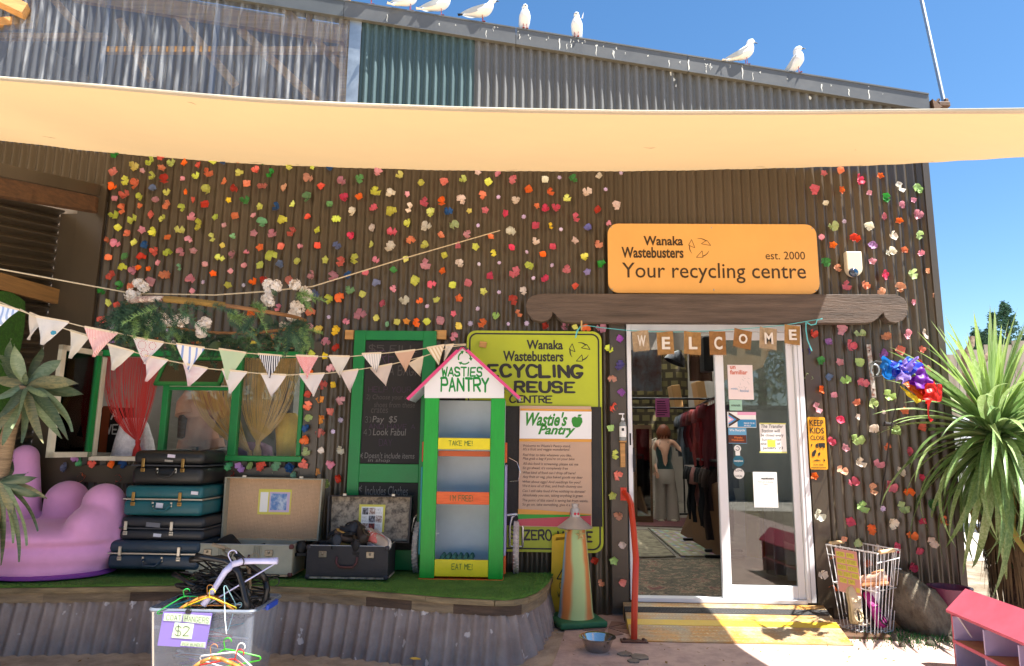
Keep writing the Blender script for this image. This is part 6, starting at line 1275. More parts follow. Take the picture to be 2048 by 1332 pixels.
for (x, y, ya, s) in ((535, 640, -.6, .06), (610, 605, -.7, .05), (288, 580, -1.02, .035), (548, 585, -1.08, .03), (430, 690, -.5, .05), (600, 598, -.7, .05)):
    m = MB(); a0 = rd.random()*6; c = P(x, y, Y=ya)
    m.grid(lambda u, v: c+Vector(((v-.5)*2*s*math.cos(a0)+(u-.5)*s*math.sin(PI*v)*-math.sin(a0), .01*math.sin(4*v), (v-.5)*2*s*math.sin(a0)+(u-.5)*s*1.2*math.sin(PI*v)*math.cos(a0))), 3, 6); gar.part('leaf', m, lfm, smooth=60)
# pennants
def cloth(name, col, **k): return M('pennant_'+name, col, .85, bump=.1, bs=30, transl=.25, **k)
def striped(name, base, line, scale, ang=0, dots=False, width=.5):
    m = M('pennant_'+name, base, .85, transl=0.); nn, ll, bb = nodes(m); tc = nn.new('ShaderNodeTexCoord'); wv = nn.new('ShaderNodeTexWave'); wv.inputs['Scale'].default_value = scale; mp = nn.new('ShaderNodeMapping'); mp.inputs['Rotation'].default_value = (0, R(ang), 0); ll.new(tc.outputs['Object'], mp.inputs[0]); ll.new(mp.outputs[0], wv.inputs[0])
    gt = nn.new('ShaderNodeMath'); gt.operation = 'GREATER_THAN'; gt.inputs[1].default_value = 1-width; ll.new(wv.outputs['Fac'], gt.inputs[0]); mx = nn.new('ShaderNodeMix'); mx.data_type = 'RGBA'; mx.inputs[6].default_value = (*lin(base), 1); mx.inputs[7].default_value = (*lin(line), 1)
    if dots:
        w2 = nn.new('ShaderNodeTexWave'); w2.bands_direction = 'Z'; w2.inputs['Scale'].default_value = scale; ll.new(mp.outputs[0], w2.inputs[0]); g2 = nn.new('ShaderNodeMath'); g2.operation = 'GREATER_THAN'; g2.inputs[1].default_value = 1-width; ll.new(w2.outputs['Fac'], g2.inputs[0]); ml = nn.new('ShaderNodeMath'); ml.operation = 'MULTIPLY' if dots == 'and' else 'MAXIMUM'; ll.new(gt.outputs[0], ml.inputs[0]); ll.new(g2.outputs[0], ml.inputs[1]); ll.new(ml.outputs[0], mx.inputs[0])
    else: ll.new(gt.outputs[0], mx.inputs[0])
    ll.new(mx.outputs[2], bb.inputs['Base Color']); return m
creamp = cloth('cream', 'e6ddd0', var=.06, vs=4)
bt = Th('bunting', 'two swags of triangular cloth pennants in creams, stripes and gingham strung from the pantry roof', 'bunting', P(500, 710, Y=-.9))
def ybun(x): return pl([-60, 0, 930], [-1.62, -1.55, -.44], x)
def strg(L): return [P(x, y, Y=ybun(x)) for x, y in L]
US = [(-60, 585), (0, 604), (38, 620), (71, 632), (139, 646), (170, 654), (240, 667), (328, 685), (400, 696), (493, 706), (564, 712), (637, 713), (700, 713), (763, 707), (831, 700), (890, 690), (932, 688)]
LS = [(40, 618), (90, 645), (141, 661), (181, 673), (216, 689), (269, 704), (300, 714), (337, 721), (416, 737), (495, 745), (573, 750), (650, 747), (717, 739), (785, 728), (847, 713), (905, 693), (932, 690)]
for L in (US, LS): m = MB(); m.tube(strg(L), .0035, 6); bt.part('cord', m, ropem, smooth=50)
pen = [((-26, 603), (39, 622), (-2, 652), striped('blue_stripe', 'dde4ee', '9ab0d0', 14, width=.35), -.0), ((72, 634), (139, 646), (85, 690), cloth('map_print', 'e4ded6', col2='d2cfc8', vs=7), -.01), ((170, 655), (237, 668), (188, 714), striped('pink_gingham', 'eedcd4', 'd89088', 45, 0, 'or', .35), -.01), ((267, 676), (328, 686), (290, 728), cloth('dotted_wreaths', 'ece4e4'), -.01),
       ((353, 689), (410, 697), (378, 745), striped('multi_stripe', 'ece4dc', '8aa0d0', 9, width=.22), -.01), ((438, 699), (493, 707), (455, 760), cloth('mint', 'c2d6b0'), -.01), ((516, 709), (564, 713), (540, 756), striped('navy_stripe', 'd8d8da', '2c2c3a', 26, width=.55), -.01), ((592, 712), (637, 714), (614, 758), striped('red_gingham', 'f0dcd8', 'd46a6a', 45, 0, 'or', .4), -.01),
       ((658, 713), (700, 714), (680, 755), creamp, -.01), ((724, 709), (763, 707), (754, 745), striped('grey_stripe', 'e6ddd2', '9a9a9a', 30, width=.25), -.01), ((790, 706), (831, 701), (811, 743), cloth('peach', 'd8b094'), -.01), ((854, 697), (889, 691), (877, 730), striped('zigzag', 'e0d2b8', 'c8ae88', 14, 30, width=.4), -.01), ((891, 692), (908, 690), (888, 722), cloth('light_cream', 'ded2c0'), -.005),
       ((60, 627), (92, 640), (58, 680), cloth('cream_b', 'd8cec0'), .02), ((141, 662), (181, 674), (141, 717), cloth('ivory', 'dcd4c4'), .01), ((216, 690), (269, 705), (226, 741), cloth('ecru', 'dfd8ca', col2='d0c8b8', vs=8), .0), ((290, 712), (337, 722), (293, 763), cloth('rose_white', 'e8dcd8', col2='e2c4c4', vs=5), .0), ((366, 728), (416, 738), (378, 773), cloth('rose_bloom', 'e8dede', col2='dcb4b8', vs=4), 0.),
       ((444, 740), (495, 746), (460, 787), cloth('white_b', 'e8e0da'), 0.), ((522, 749), (573, 751), (544, 793), cloth('white_c', 'ebe3de'), 0.), ((599, 750), (650, 748), (627, 793), cloth('white_d', 'e6dcd8'), 0.), ((680, 745), (717, 740), (701, 785), cloth('rose_cream', 'e4d4cc'), 0.), ((741, 738), (785, 729), (772, 772), cloth('blush', 'dccabc'), 0.), ((818, 729), (847, 714), (841, 753), cloth('sand', 'dac8ae'), 0.)]
for A_, B_, C_, mm, dy in pen:
    yy = lambda q: ybun(q[0])+dy; a, b, c = P(*A_, Y=yy(A_)), P(*B_, Y=yy(B_)), P(*C_, Y=(yy(A_)+yy(B_))/2)
    ph = rd.random()*6; m = MB(); m.grid(lambda u, v: (a.lerp(b, u)).lerp(c, v)+Vector((0, .012*math.sin(5*u+ph+3*v)*(.3+v)-.004, 0)), 8, 8)
    o = bt.part('pennant', m, mm, smooth=80)
    m = MB(); ribbon(m, [a+Vector((0, -.006, .004)), b+Vector((0, -.006, .004))], .012); bt.part('binding', m, M('cream_binding', 'd8c4a4', .8), o)
m = MB(); rr_ = lambda x, y: P(x, y, Y=ybun(x)-.03)
for (cx, cy, r_) in ((284, 690, 8), (305, 692, 7), (289, 707, 7)):
    for k in range(12): a = 2*PI*k/12; c = rr_(cx+r_*math.cos(a), cy+r_*math.sin(a)); m.prism([c+Vector((.0028*math.cos(t), 0, .0028*math.sin(t))) for t in (0, 1.05, 2.1, 3.14, 4.2, 5.2)], (0, -.0006, 0))
bt.part('dots', m, M('rose_dot', 'c23a5a', .8), kind='stuff')
m = MB(); m.prism([P(x, y, Y=ybun(100)-.03) for x, y in ((101, 664), (105, 661), (112, 662), (113, 667), (107, 670), (102, 669))], (0, -.0006, 0)); bt.part('motif', m, M('teal_motif', '3a8aa0', .8))
# WELCOME flags
wb = Th('welcome_bunting', 'hessian flags spelling WELCOME strung on turquoise cord across the doorway', 'bunting', P(1430, 680, Y=-.15)); YW2 = -.15
hes = [M('hessian_a', 'a8804c', .95, var=.3, vs=30, bump=.8, bs=260), M('hessian_b', '9c7040', .95, var=.3, vs=30, bump=.8, bs=260), M('hessian_c', 'b09878', .95, var=.3, vs=30, bump=.8, bs=260)]
tq = M('turquoise_cord', '5ab4b8', .7); cl_ = [(1150, 676), (1160, 653), (1175, 651), (1200, 655), (1257, 661), (1300, 663), (1350, 664), (1420, 662), (1470, 659), (1520, 655), (1570, 650), (1600, 645), (1640, 638)]
m = MB(); m.tube([P(x, y, Y=YW2) for x, y in cl_], .003, 6); ribbon(m, [P(x, y, Y=YW2-.005) for x, y in ((1612, 644), (1612, 660), (1615, 680), (1624, 702))], .009); ribbon(m, [P(x, y, Y=YW2-.005) for x, y in ((1612, 644), (1622, 650), (1632, 648), (1634, 640), (1645, 637))], .009); ribbon(m, [P(x, y, Y=YW2-.005) for x, y in ((1162, 652), (1154, 662), (1151, 676))], .01); wb.part('cord', m, tq, smooth=50)
for ch, x0, x1, y0, y1, k, tl_ in (('W', 1264, 1297, 662, 702, 2, .03), ('E', 1313, 1346, 664, 709, 0, .02), ('L', 1368, 1402, 664, 709, 0, -.02), ('C', 1418, 1451, 663, 710, 1, .0), ('O', 1469, 1504, 660, 696, 1, -.06), ('M', 1520, 1554, 656, 698, 2, -.04), ('E', 1569, 1600, 651, 689, 0, -.03)):
    X0, X1, Z0, Z1 = WR(x0, y0, x1, y1, YW2); m = MB(); m.grid(lambda u, v: Vector((lerp(X0, X1, u)+tl_*(1-v)*.3, YW2-.006+.006*math.sin(6*u+x0), lerp(Z0, Z1, v)+(u-.5)*tl_*.5)), 8, 6); o = wb.part('flag', m, hes[k], smooth=60)
    fr_ = MB()
    for q in range(22): u = q/21; x = lerp(X0, X1, u)+tl_*.3; fr_.tube([(x, YW2-.005, Z0+(u-.5)*tl_*.5), (x+rd.uniform(-.004, .004), YW2-.006, Z0-rd.uniform(.004, .018)+(u-.5)*tl_*.5)], .0007, 3)
    wb.part('fringe', fr_, hes[k], o, kind='stuff'); m = MB(); w_ = X1-X0; vs, fs = glyphs(ch, .03); put(m, vs, fs, (X0+w_*.28+tl_*.15, YW2-.014, Z0+(Z1-Z0)*.22), (1, 0, 0), (0, 0, 1), w=w_*.5, h=(Z1-Z0)*.55); wb.part('letter', m, M('white_stencil', 'd8d0c4', .8), o)
def peg(x, y, lab_): c = P(x, y, Y=YW2-.012); m = MB(); m.bbox(c, (.011, .02, .075), .003, 1); m.tube([c+Vector((-.007, 0, .0)), c+Vector((.007, 0, .0))], .006, 6); solo('clothes_peg', lab_, 'peg', m, M('peg_wood', 'c8a468', .7), tuple(c))
peg(1163, 651, 'small wooden peg holding the turquoise cord under the beam')
# ---------------------------------------------------------------- small things on the wall
X0, X1, Z0, Z1 = WR(1688, 506, 1719, 555, -.02); sr = Th('alarm_siren', 'cream wall siren with a dark blue lens beside the orange sign', 'alarm', ((X0+X1)/2, -.03, (Z0+Z1)/2))
cx, w_ = (X0+X1)/2, (X1-X0)/2; ot = [(cx-w_, Z1), (cx+w_, Z1), (cx+w_, Z0+w_*1.1)]+[(cx+w_*math.cos(R(a)), Z0+w_*1.1+w_*1.1*math.sin(R(a))) for a in range(-15, -180, -15)]+[(cx-w_, Z0+w_*1.1)]
m = MB(); m.prism([(a, -.015, b) for a, b in ot], (0, -.055, 0)); o = sr.part('case', m, M('cream_plastic', 'ded4bc', .35, coat=.2), smooth=40); bv = o.modifiers.new('b', 'BEVEL'); bv.width = .008; bv.segments = 3; bv.limit_method = 'ANGLE'
m = MB(); c = P(1707, 545, Y=-.07); m.lathe([(.037, 0), (.034, .010), (.022, .018), (.001, .021)], n=24, m=Matrix.Translation((c.x, -.071, c.z)) @ Matrix.Rotation(R(90), 4, 'X')); sr.part('lens', m, M('blue_lens', '12304e', .08, coat=1), smooth=50)
X0, X1, Z0, Z1 = WR(1618, 834, 1653, 939, -.045); kk = Th('safety_sign', 'yellow Keep Kids Close sign with truck pictures screwed beside the door', 'sign', ((X0+X1)/2, -.045, (Z0+Z1)/2))
m = MB(); m.prism(rrect(X0, X1, Z0, Z1, .012, -.045), (0, .006, 0)); kk.part('panel', m, M('sign_yellow', 'e0a018', .45, var=.05)); Yk = -.0462; kw = .012
def kt(m, s, x0, y0, x1, y1): ptext(m, s, x0, y0, x1, y1, Yk, .012)
m = MB(); kt(m, 'KEEP', 1619, 840, 1647, 852); kt(m, 'KIDS', 1620, 855, 1648, 867); kt(m, 'CLOSE', 1621, 871, 1649, 880); kt(m, 'STAY SAFE', 1627, 928, 1647, 931); kt(m, 'wastebusters', 1622, 933.5, 1652, 936.5); kk.part('lettering', m, black_ink)
m = MB()
for L in ([(1637, 886), (1650, 886), (1650, 894), (1637, 894)], [(1631, 889), (1636, 886), (1636, 893), (1631, 893)], [(1624, 905), (1630, 899), (1633, 902), (1629, 913), (1624, 913)], [(1622, 888), (1625, 888), (1624, 893), (1623, 893)], [(1636, 907), (1640, 904), (1641, 908), (1638, 913), (1636, 909)], [(1625, 922), (1634, 919), (1643, 921), (1634, 921.5)], [(1647, 917), (1651, 921), (1648, 923)]): m.prism(px(L, Yk), (0, -.0006, 0))
for x in (1634, 1641, 1648): c = P(x, 894.5, Y=Yk-.001); m.prism([c+Vector((.007*math.cos(t*.785), 0, .007*math.sin(t*.785))) for t in range(8)], (0, -.0006, 0))
kk.part('pictograms', m, black_ink, kind='stuff')
m = MB(); c = P(1245, 910, Y=-.045); m.bbox((c.x, -.05, c.z), (.036, .03, .18), .003, 1); wbk = Th('soap_bracket', 'bare timber batten screwed to the door trim under the sanitiser bottle', 'bracket', c); wbk.part('batten', m, timber)
m = MB(); m.bbox((c.x, -.075, c.z+.10), (.05, .07, .012), .002, 1); wbk.part('shelf', m, timber)
c = P(1246, 882, Y=-.08); bt_ = Th('sanitiser_bottle', 'clear pump bottle of hand sanitiser with white label beside the door', 'bottle', c)
m = MB(); m.lathe([(.001, 0), (.024, 0), (.026, .005), (.026, .125), (.022, .14), (.010, .15), (.010, .16)], c, 20); bt_.part('body', m, M('clear_gel', 'c8d0d0', .15, trans=.6), smooth=40)
m = MB(); m.lathe([(.0265, .03), (.0265, .11)], c, 20); bt_.part('label', m, paper, smooth=40); m = MB(); m.span((c.x-.012, c.y-.0275, c.z+.075), (c.x+.006, c.y-.0268, c.z+.095)); bt_.part('print', m, black)
m = MB(); m.lathe([(.012, .155), (.012, .172), (.004, .174), (.004, .20)], c, 12); m.bbox((c.x-.008, c.y, c.z+.203), (.042, .014, .010), .003, 1); bt_.part('pump', m, M('white_plastic', 'e8e8e8', .4))
hk = Th('hook_strap', 'rust spotted white metal strap with a scrolled hook fixed on the ribbed wall', 'bracket', P(1744, 740, Y=-.02)); stm = M('spotted_strap', 'c8c4bc', .6, col2='7a4a34', vs=22, detail=6)
a, b = P(1737, 689, Y=-.025), P(1748, 795, Y=-.025); m = MB(); m.bar(a, b, .032, .005, up=(0, 1, 0)); o = hk.part('strap', m, stm)
m = MB()
for f in (.12, .5, .85): p = a.lerp(b, f); m.lathe([(.007, 0), (.005, .004), (.001, .005)], n=8, m=Matrix.Translation((p.x, p.y-.003, p.z)) @ Matrix.Rotation(R(90), 4, 'X'))
hk.part('screw', m, M('rusty_plate', '5a3a2c', .7, var=.3), kind='stuff'); m = MB()
hkp = [P(1741, 745, Y=-.03), P(1742, 728, Y=-.06), P(1752, 722, Y=-.11), P(1764, 724, Y=-.16), P(1766, 727, Y=-.2)]; m.tube(hkp, .005, 6); m.tube([P(1750+8*math.cos(R(t)), 740-11*math.sin(R(t)), Y=-.09) for t in range(-70, 250, 25)], .006, 6); m.tube([P(1744, 754, Y=-.03), P(1760, 752, Y=-.12), P(1766, 750, Y=-.16)], .004, 6); hk.part('hook', m, galv, smooth=50)
# rainbow wind spinner
WY = -.72; ws = Th('wind_spinner', 'crumpled rainbow nylon windsock on a thin black pole in front of the wall', 'windsock', P(1800, 770, Y=WY))
def nyl(n_, c_): return M('nylon_'+n_, c_, .45, transl=.5, bump=.2, bs=15)
m = MB(); m.tube([P(1761, 1010, Y=-.06), P(1772, 930, Y=-.2), P(1783, 850, Y=-.45), P(1803, 764, Y=WY)], [.006, .006, .005, .004], 6); ws.part('pole', m, black, smooth=50)
m = MB(); c = P(1778, 848, Y=-.44); m.tube([c-Vector((.03, 0, -.004)), c+Vector((.02, 0, -.004))], .014, 8); m.tube([c-Vector((.028, .0, 0)), P(1768, 850, Y=-.02)], .008, 6); ws.part('clamp', m, black)
def fab(name, q, ys, mat, amp=.02, ph=0.):
    a, b, c, d = [P(x, y, Y=WY+yy) for (x, y), yy in zip(q, ys)]; m = MB()
    m.grid(lambda u, v: a.lerp(b, u).lerp(d.lerp(c, u), v)+Vector((.3*amp*math.sin(7*v+ph), amp*math.sin(8*u+5*v+ph)+amp*.6*math.sin(15*v-6*u+ph), amp*.5*math.sin(9*u+ph*2))), 14, 10); ws.part(name, m, mat, smooth=70)
fab('blue_panel', [(1765, 712), (1790, 724), (1792, 763), (1761, 750)], (.10, -.04, -.06, .06), nyl('blue', '1c7ad0')); fab('royal_panel', [(1786, 722), (1845, 720), (1822, 752), (1780, 748)], (-.05, -.1, -.16, -.08), nyl('royal', '1838b8'), .025, 1); fab('sky_panel', [(1783, 732), (1812, 714), (1832, 722), (1800, 742)], (-.1, -.02, .02, -.12), nyl('sky', '4a8ae0'), .02, 2)
fab('lilac_panel', [(1804, 722), (1832, 718), (1820, 763), (1793, 764)], (-.12, -.13, -.18, -.14), nyl('lilac', 'a490e0'), .03, 3); fab('violet_panel', [(1824, 726), (1846, 730), (1866, 764), (1836, 780)], (-.1, .02, .0, -.1), nyl('violet', '7a1fa8'), .018, 4); fab('violet_panel', [(1812, 758), (1838, 742), (1862, 766), (1834, 782)], (-.08, .1, .12, -.02), nyl('violet', '7a1fa8'), .02, .5)
fab('crimson_panel', [(1838, 716), (1846, 728), (1850, 748), (1842, 730)], (.0, .04, .05, .02), nyl('crimson', 'b83828'), .008, .5)
fab('red_panel', [(1848, 768), (1872, 758), (1884, 800), (1852, 806)], (-.04, .12, .14, -.02), nyl('red', 'd81c10'), .018, 5); fab('red_panel', [(1868, 768), (1884, 768), (1884, 800), (1874, 802)], (-.1, -.04, -.02, -.08), nyl('red', 'd81c10'), .006, 1); fab('orange_panel', [(1806, 764), (1826, 766), (1850, 795), (1842, 804)], (.05, .1, .05, -.02), nyl('orange', 'e8700c'), .012, 2); fab('yellow_panel', [(1800, 772), (1812, 780), (1840, 800), (1832, 808)], (-.06, -.02, -.04, -.08), nyl('yellow', 'f0dc30'), .012, 0)
fab('crimson_panel', [(1826, 770), (1852, 776), (1856, 800), (1846, 796)], (.0, .08, .08, .02), nyl('crimson', 'b83828'), .02, .9)
m = MB(); ribbon(m, [P(x, y, Y=WY-.03) for x, y in ((1858, 800), (1857, 812), (1856, 825), (1858, 835), (1864, 842))], [.03, .018, .012, .014, .03], (.3, -1, 0)); ws.part('tail', m, nyl('red', 'd81c10'))
m = MB(); m.tube([P(x, y, Y=WY-.1) for x, y in ((1873, 767), (1876, 785), (1883, 800), (1885, 785), (1884, 768), (1873, 767))], .002, 4); ws.part('seam', m, black)
# wire basket with shoes
BZ = .02; f1_, f2_, f3_ = P(1683, 1254, Z=BZ), P(1749, 1272, Z=BZ), P(1786, 1261, Z=BZ); b4 = f1_+(f3_-f2_)
TZ = P(1754, 1107, Y=f2_.y-.02).z; t1, t2, t3 = P(1652, 1089, Z=TZ), P(1754, 1107, Z=TZ), P(1800, 1100, Z=TZ); t4 = P(1706, 1083, Z=TZ)
print('basket', f1_, f2_, f3_, t1, t2, t3, t4)
wm = M('white_wire', 'dcdcdc', .4); wk = Th('wire_basket', 'white wire basket with wooden handles holding spare shoes beside the door', 'basket', (f1_+f3_)/2)
B_ = [f1_, f2_, f3_, b4]; T_ = [t1, t2, t3, t4]
for nm, k, r_ in (('top_rim', 1., .0055), ('middle_ring', .53, .0045), ('bottom_rim', 0., .0045)):
    m = MB(); m.tube([B_[i].lerp(T_[i], k) for i in range(4)], r_, 6, close=True); wk.part(nm, m, wm, smooth=60)
for s in range(4):
    nseg = (9, 6, 9, 6)[s]
    for i in range(nseg):
        t = i/nseg; a, b = B_[s].lerp(B_[(s+1) % 4], t), T_[s].lerp(T_[(s+1) % 4], t); m = MB(); m.tube([a, b], .0026, 5); wk.part('wire', m, wm, smooth=60)
m = MB()
for i in range(1, 7): t = i/7; m.tube([B_[0].lerp(B_[1], t), B_[3].lerp(B_[2], t)], .0025, 4)
wk.part('base_wires', m, wm, kind='stuff')
for (a, b, u0, u1) in ((t1, t4, .15, .85), (t2, t3, .1, .7)): m = MB(); p, q = a.lerp(b, u0), a.lerp(b, u1); m.tube([p+Vector((0, -.004, .006)), q+Vector((0, -.004, .006))], .013, 10); wk.part('handle', m, M('turned_wood', 'd8b98a', .6), smooth=50)
m = MB(); p0, p1 = B_[1].lerp(T_[1], .88), B_[2].lerp(T_[2], .9); m.tube([p0, p1], .004, 5); p0, p1 = B_[0].lerp(T_[0], .88), B_[0].lerp(T_[0], .88)+(t2-t1)*.18; m.tube([p0, p1], .004, 5); wk.part('brace', m, wm)
sg = Th('basket_sign', 'pink card on the wire basket offering spare shoes', 'sign', t1.lerp(t2, .4)); fw = (t2-t1).normalized(); dn = (f1_.lerp(f2_, .4)-t1.lerp(t2, .4)).normalized(); nf = fw.cross(-dn).normalized(); nf = nf if nf.y < 0 else -nf
Wd = (P(1728, 1100, Y=t1.lerp(t2, .5).y)-P(1672, 1100, Y=t1.lerp(t2, .5).y)).length; Hd = Wd*1.5; O0 = t1.lerp(t2, .19)+nf*.006+dn*.012
q = [O0, O0+fw*Wd, O0+fw*Wd+dn*Hd, O0+dn*Hd]; m = MB(); m.prism(q, nf*.0015); sg.part('card', m, M('pink_card', 'd89a90', .7)); ylw = M('yellow_note', 'd8cc58', .7)
rows_ = ((('HERE', .06, .44), ('ARE', .52, .86)), (('SOME', .06, .46), ('SPARE', .5, .95)), (('SHOES', .06, .46), ('INCASE', .52, .97)), (('YOU', .04, .26), ("DON'T", .3, .62), ('HAVE', .66, .98)), (('YOUR', .1, .42), ('OWN', .48, .78)))
lt = MB()
for j, row in enumerate(rows_):
    for (t_, u0, u1) in row:
        o_ = O0+fw*(Wd*u0)+dn*(Hd*(.06+.15*j+.12))+nf*.0018; m = MB(); w2, h2 = Wd*(u1-u0), Hd*.115; m.prism([o_, o_+fw*w2, o_+fw*w2-dn*h2, o_-dn*h2], nf*.0006); sg.part('note', m, ylw)
        puts(lt, t_, o_+nf*.0012+fw*w2*.08-dn*h2*.2, fw, -dn, w2*.84, h2*.62, .35, .2, 1.6)
sg.part('lettering', lt, M('olive_ink', '5a5a20', .7)); o_ = O0+fw*Wd*.8+dn*Hd*.93+nf*.002; m = MB(); m.prism([o_, o_+fw*.03, o_+fw*.03-dn*.03, o_-dn*.03], nf*.0006); sg.part('note', m, ylw)
bm_ = (f1_+f3_)/2
for (dx, dy, dz, rt, cu, cs, lab_) in ((-.09, -.03, .16, (.2, -1.3, 1.2), 'd8c8a8', 'c8b890', 'cream canvas shoe standing on its heel in the wire basket'), (.02, -.02, .12, (.1, -1.1, 1.8), 'a01878', '2a1a24', 'magenta and black sports shoe upright in the wire basket'), (.08, .03, .16, (.1, -1.3, .8), 'e0dce0', '3a3838', 'white shoe with black stripe against the far side of the basket'), (-.02, .05, .06, (0, .1, .4), '3a3034', '2a2426', 'dark shoe lying flat on the basket bottom'), (.03, -.01, .28, (.3, .2, 2.6), 'c8a890', 'd8a070', 'tan sandal with a fabric flower on top of the basket shoes')):
    shoe(lab_, bm_+Vector((dx, dy, dz)), rt, cu, cs, 'spare shoes in the wire basket', .95)
p = P(1795, 1150, Y=.0-.05); m = MB(); m.box((p.x, -.06, p.z), (.05, .003, .10)); solo('small_label', 'small white label with red print on the wall behind the basket corner', 'label', m, paper, (p.x, -.06, p.z))
# boulder
from mathutils import noise
def rock(name, lab_, c, r, rot, seed, mat, sub=4, amp=.25):
    bm = bmesh.new(); bmesh.ops.create_icosphere(bm, subdivisions=sub, radius=1)
    for v in bm.verts:
        d = v.co.normalized(); f = 1+amp*noise.noise(d*1.3+Vector((seed, 0, 0)))+amp*.35*noise.noise(d*3.5+Vector((0, seed, 0)))+.03*noise.noise(d*11); f = f-.18*max(0, noise.noise(d*1.8+Vector((0, 0, seed))))
        v.co = d*f
    me = bpy.data.meshes.new(name); bm.to_mesh(me); bm.free(); o = link(name, me, mat, None, 40); o.location = c; o.scale = r; o.rotation_euler = rot; tag(o, lab_, 'rock'); return o
rm = M('boulder_stone', '6e6656', .9, col2='564c3e', vs=4, bump=1., bs=30, detail=9)
rc = P(1852, 1225, Y=-.35); rock('boulder', 'big grey brown boulder leaning beside the wire basket', (rc.x, -.30, rc.z-.02), (.17, .17, .31), (0, -.52, .2), 3.1, rm)
for i in range(16): x = rc.x+random.uniform(-.35, .3); y = random.uniform(-.75, -.5); rock('pebble', 'small stone lying on the soil at the foot of the boulder', (x, y, .012), (random.uniform(.012, .03),)*3, (0, 0, i), i*2., rm, 2)['group'] = 'pebbles by the boulder'
m = MB()
for i in range(900): x = rc.x+random.gauss(-.15, .22); y = random.gauss(-.5, .12); a = random.random()*6; m.add([(x-.004*math.cos(a), y-.004*math.sin(a), .004), (x+.004*math.cos(a), y+.004*math.sin(a), .004), (x+.01*math.sin(a), y+.01*math.cos(a), random.uniform(.02, .045))], [(0, 1, 2)])
solo('weed_tufts', 'low green weeds growing round the boulder and basket foot', 'weeds', m, M('weed_green', '2f6a30', .8, var=.4, vs=30), kind='stuff')
p = P(1725, 1275, Z=.01); m = MB(); m.bbox((p.x, p.y+.02, .012), (.36, .10, .03), .004, 1); solo('timber_offcut', 'flat dark timber board under the wire basket', 'board', m, dtimber, (p.x, p.y, 0))
# purple pot
pc = P(1900, 1185, Y=.05); pc = Vector((P(1900, 1185, Y=-.30).x, -.30, 0)); pot = Th('plant_pot', 'round plum coloured ceramic pot behind the boulder', 'pot', pc)
zt_ = P(1900, 1182, Y=-.45).z; m = MB(); m.lathe([(.08, 0), (.12, zt_*.6), (.135, zt_-.02), (.14, zt_), (.12, zt_), (.115, zt_-.05), (.001, zt_-.06)], pc, 32); pot.part('body', m, M('plum_glaze', '6a2f4a', .35, var=.2), smooth=40); m = MB(); m.lathe([(.001, zt_-.052), (.114, zt_-.05)], pc, 24); pot.part('soil', m, M('dark_soil', '2a221c', .95))
# doll house
HZ = .30; RZ2 = .42; A, C3 = P(1892, 1224, Z=HZ), P(2048, 1292, Z=HZ); Bp = P(1937, 1184, Z=RZ2); ux = (C3-A).normalized(); uy = Vector((-ux.y, ux.x, 0)); hw_ = max(.1, (Bp-A).dot(uy)); DW, DD = .95, 2*hw_; zv = Vector((0, 0, 1)); A = A+ux*min(0, (Bp-A).dot(ux))*0
dh = Th('doll_house', 'open fronted wooden doll house with faded red pitched roof and pale lilac rooms', 'doll house', A+ux*DW/2+uy*DD/2-zv*HZ)
def dslab(name, o0, a, b, c_, mat): m = MB(); m.prism([o0, o0+a, o0+a+b, o0+b], c_); return dh.part(name, m, mat)
rdp = M('faded_red', 'c2566a', .6, var=.25, vs=5); lla = M('pale_lilac_paint', 'c4b8d8', .7, var=.12, vs=5); shf = M('raw_shelf', 'b08a5c', .8, var=.2)
sl_ = uy*hw_+zv*(RZ2-HZ); sl2 = -uy*hw_+zv*(RZ2-HZ); o_ = A-ux*.0
dslab('roof', o_, ux*DW, sl_, zv*.014, rdp); dslab('roof', o_+uy*DD, ux*DW, sl2, zv*.014, rdp)
W0 = A+ux*.02+uy*.015; Wl = DW-.05; dd = DD-.03
for e in (0, Wl-.014): m = MB(); p = W0+ux*e; m.prism([p-zv*HZ, p+uy*dd-zv*HZ, p+uy*dd-zv*.01, p+uy*(hw_-.015)+zv*(RZ2-HZ-.02), p-zv*.004], ux*.014); dh.part('side_wall', m, rdp)
dslab('back_wall', W0+uy*dd-zv*HZ, ux*Wl, zv*(HZ-.012), uy*.012, rdp); dslab('inner_wall', W0+uy*(dd-.003)-zv*(HZ-.01), ux*Wl, zv*(HZ-.03), -uy*.004, lla)
dslab('inner_wall', W0+ux*.016-zv*(HZ-.015), uy*(dd-.01), zv*(HZ-.03), ux*.004, lla)
for f_ in (.34, .66): dslab('inner_wall', W0+ux*(Wl*f_)-zv*(HZ-.015), uy*(dd-.01), zv*(HZ-.03), ux*.01, lla)
for z in (.0, .145): dslab('floor', W0+ux*.022-zv*(HZ-z), ux*(Wl-.04), uy*(dd-.008), zv*.012, shf)
dslab('edge', W0+ux*.002-uy*.004-zv*(HZ-.14), ux*(Wl-.004), uy*.006, zv*.018, rdp)
dslab('curtain', W0+ux*.12+uy*(dd-.012)-zv*.10, ux*.07, zv*.07, -uy*.006, M('olive_print', '7a7038', .8, var=.4, vs=60)); m = MB(); p = W0+ux*.03+uy*.02-zv*.01; m.bar(p, p+ux*.015+uy*.06-zv*.11, .012, .006); dh.part('strut', m, paper)
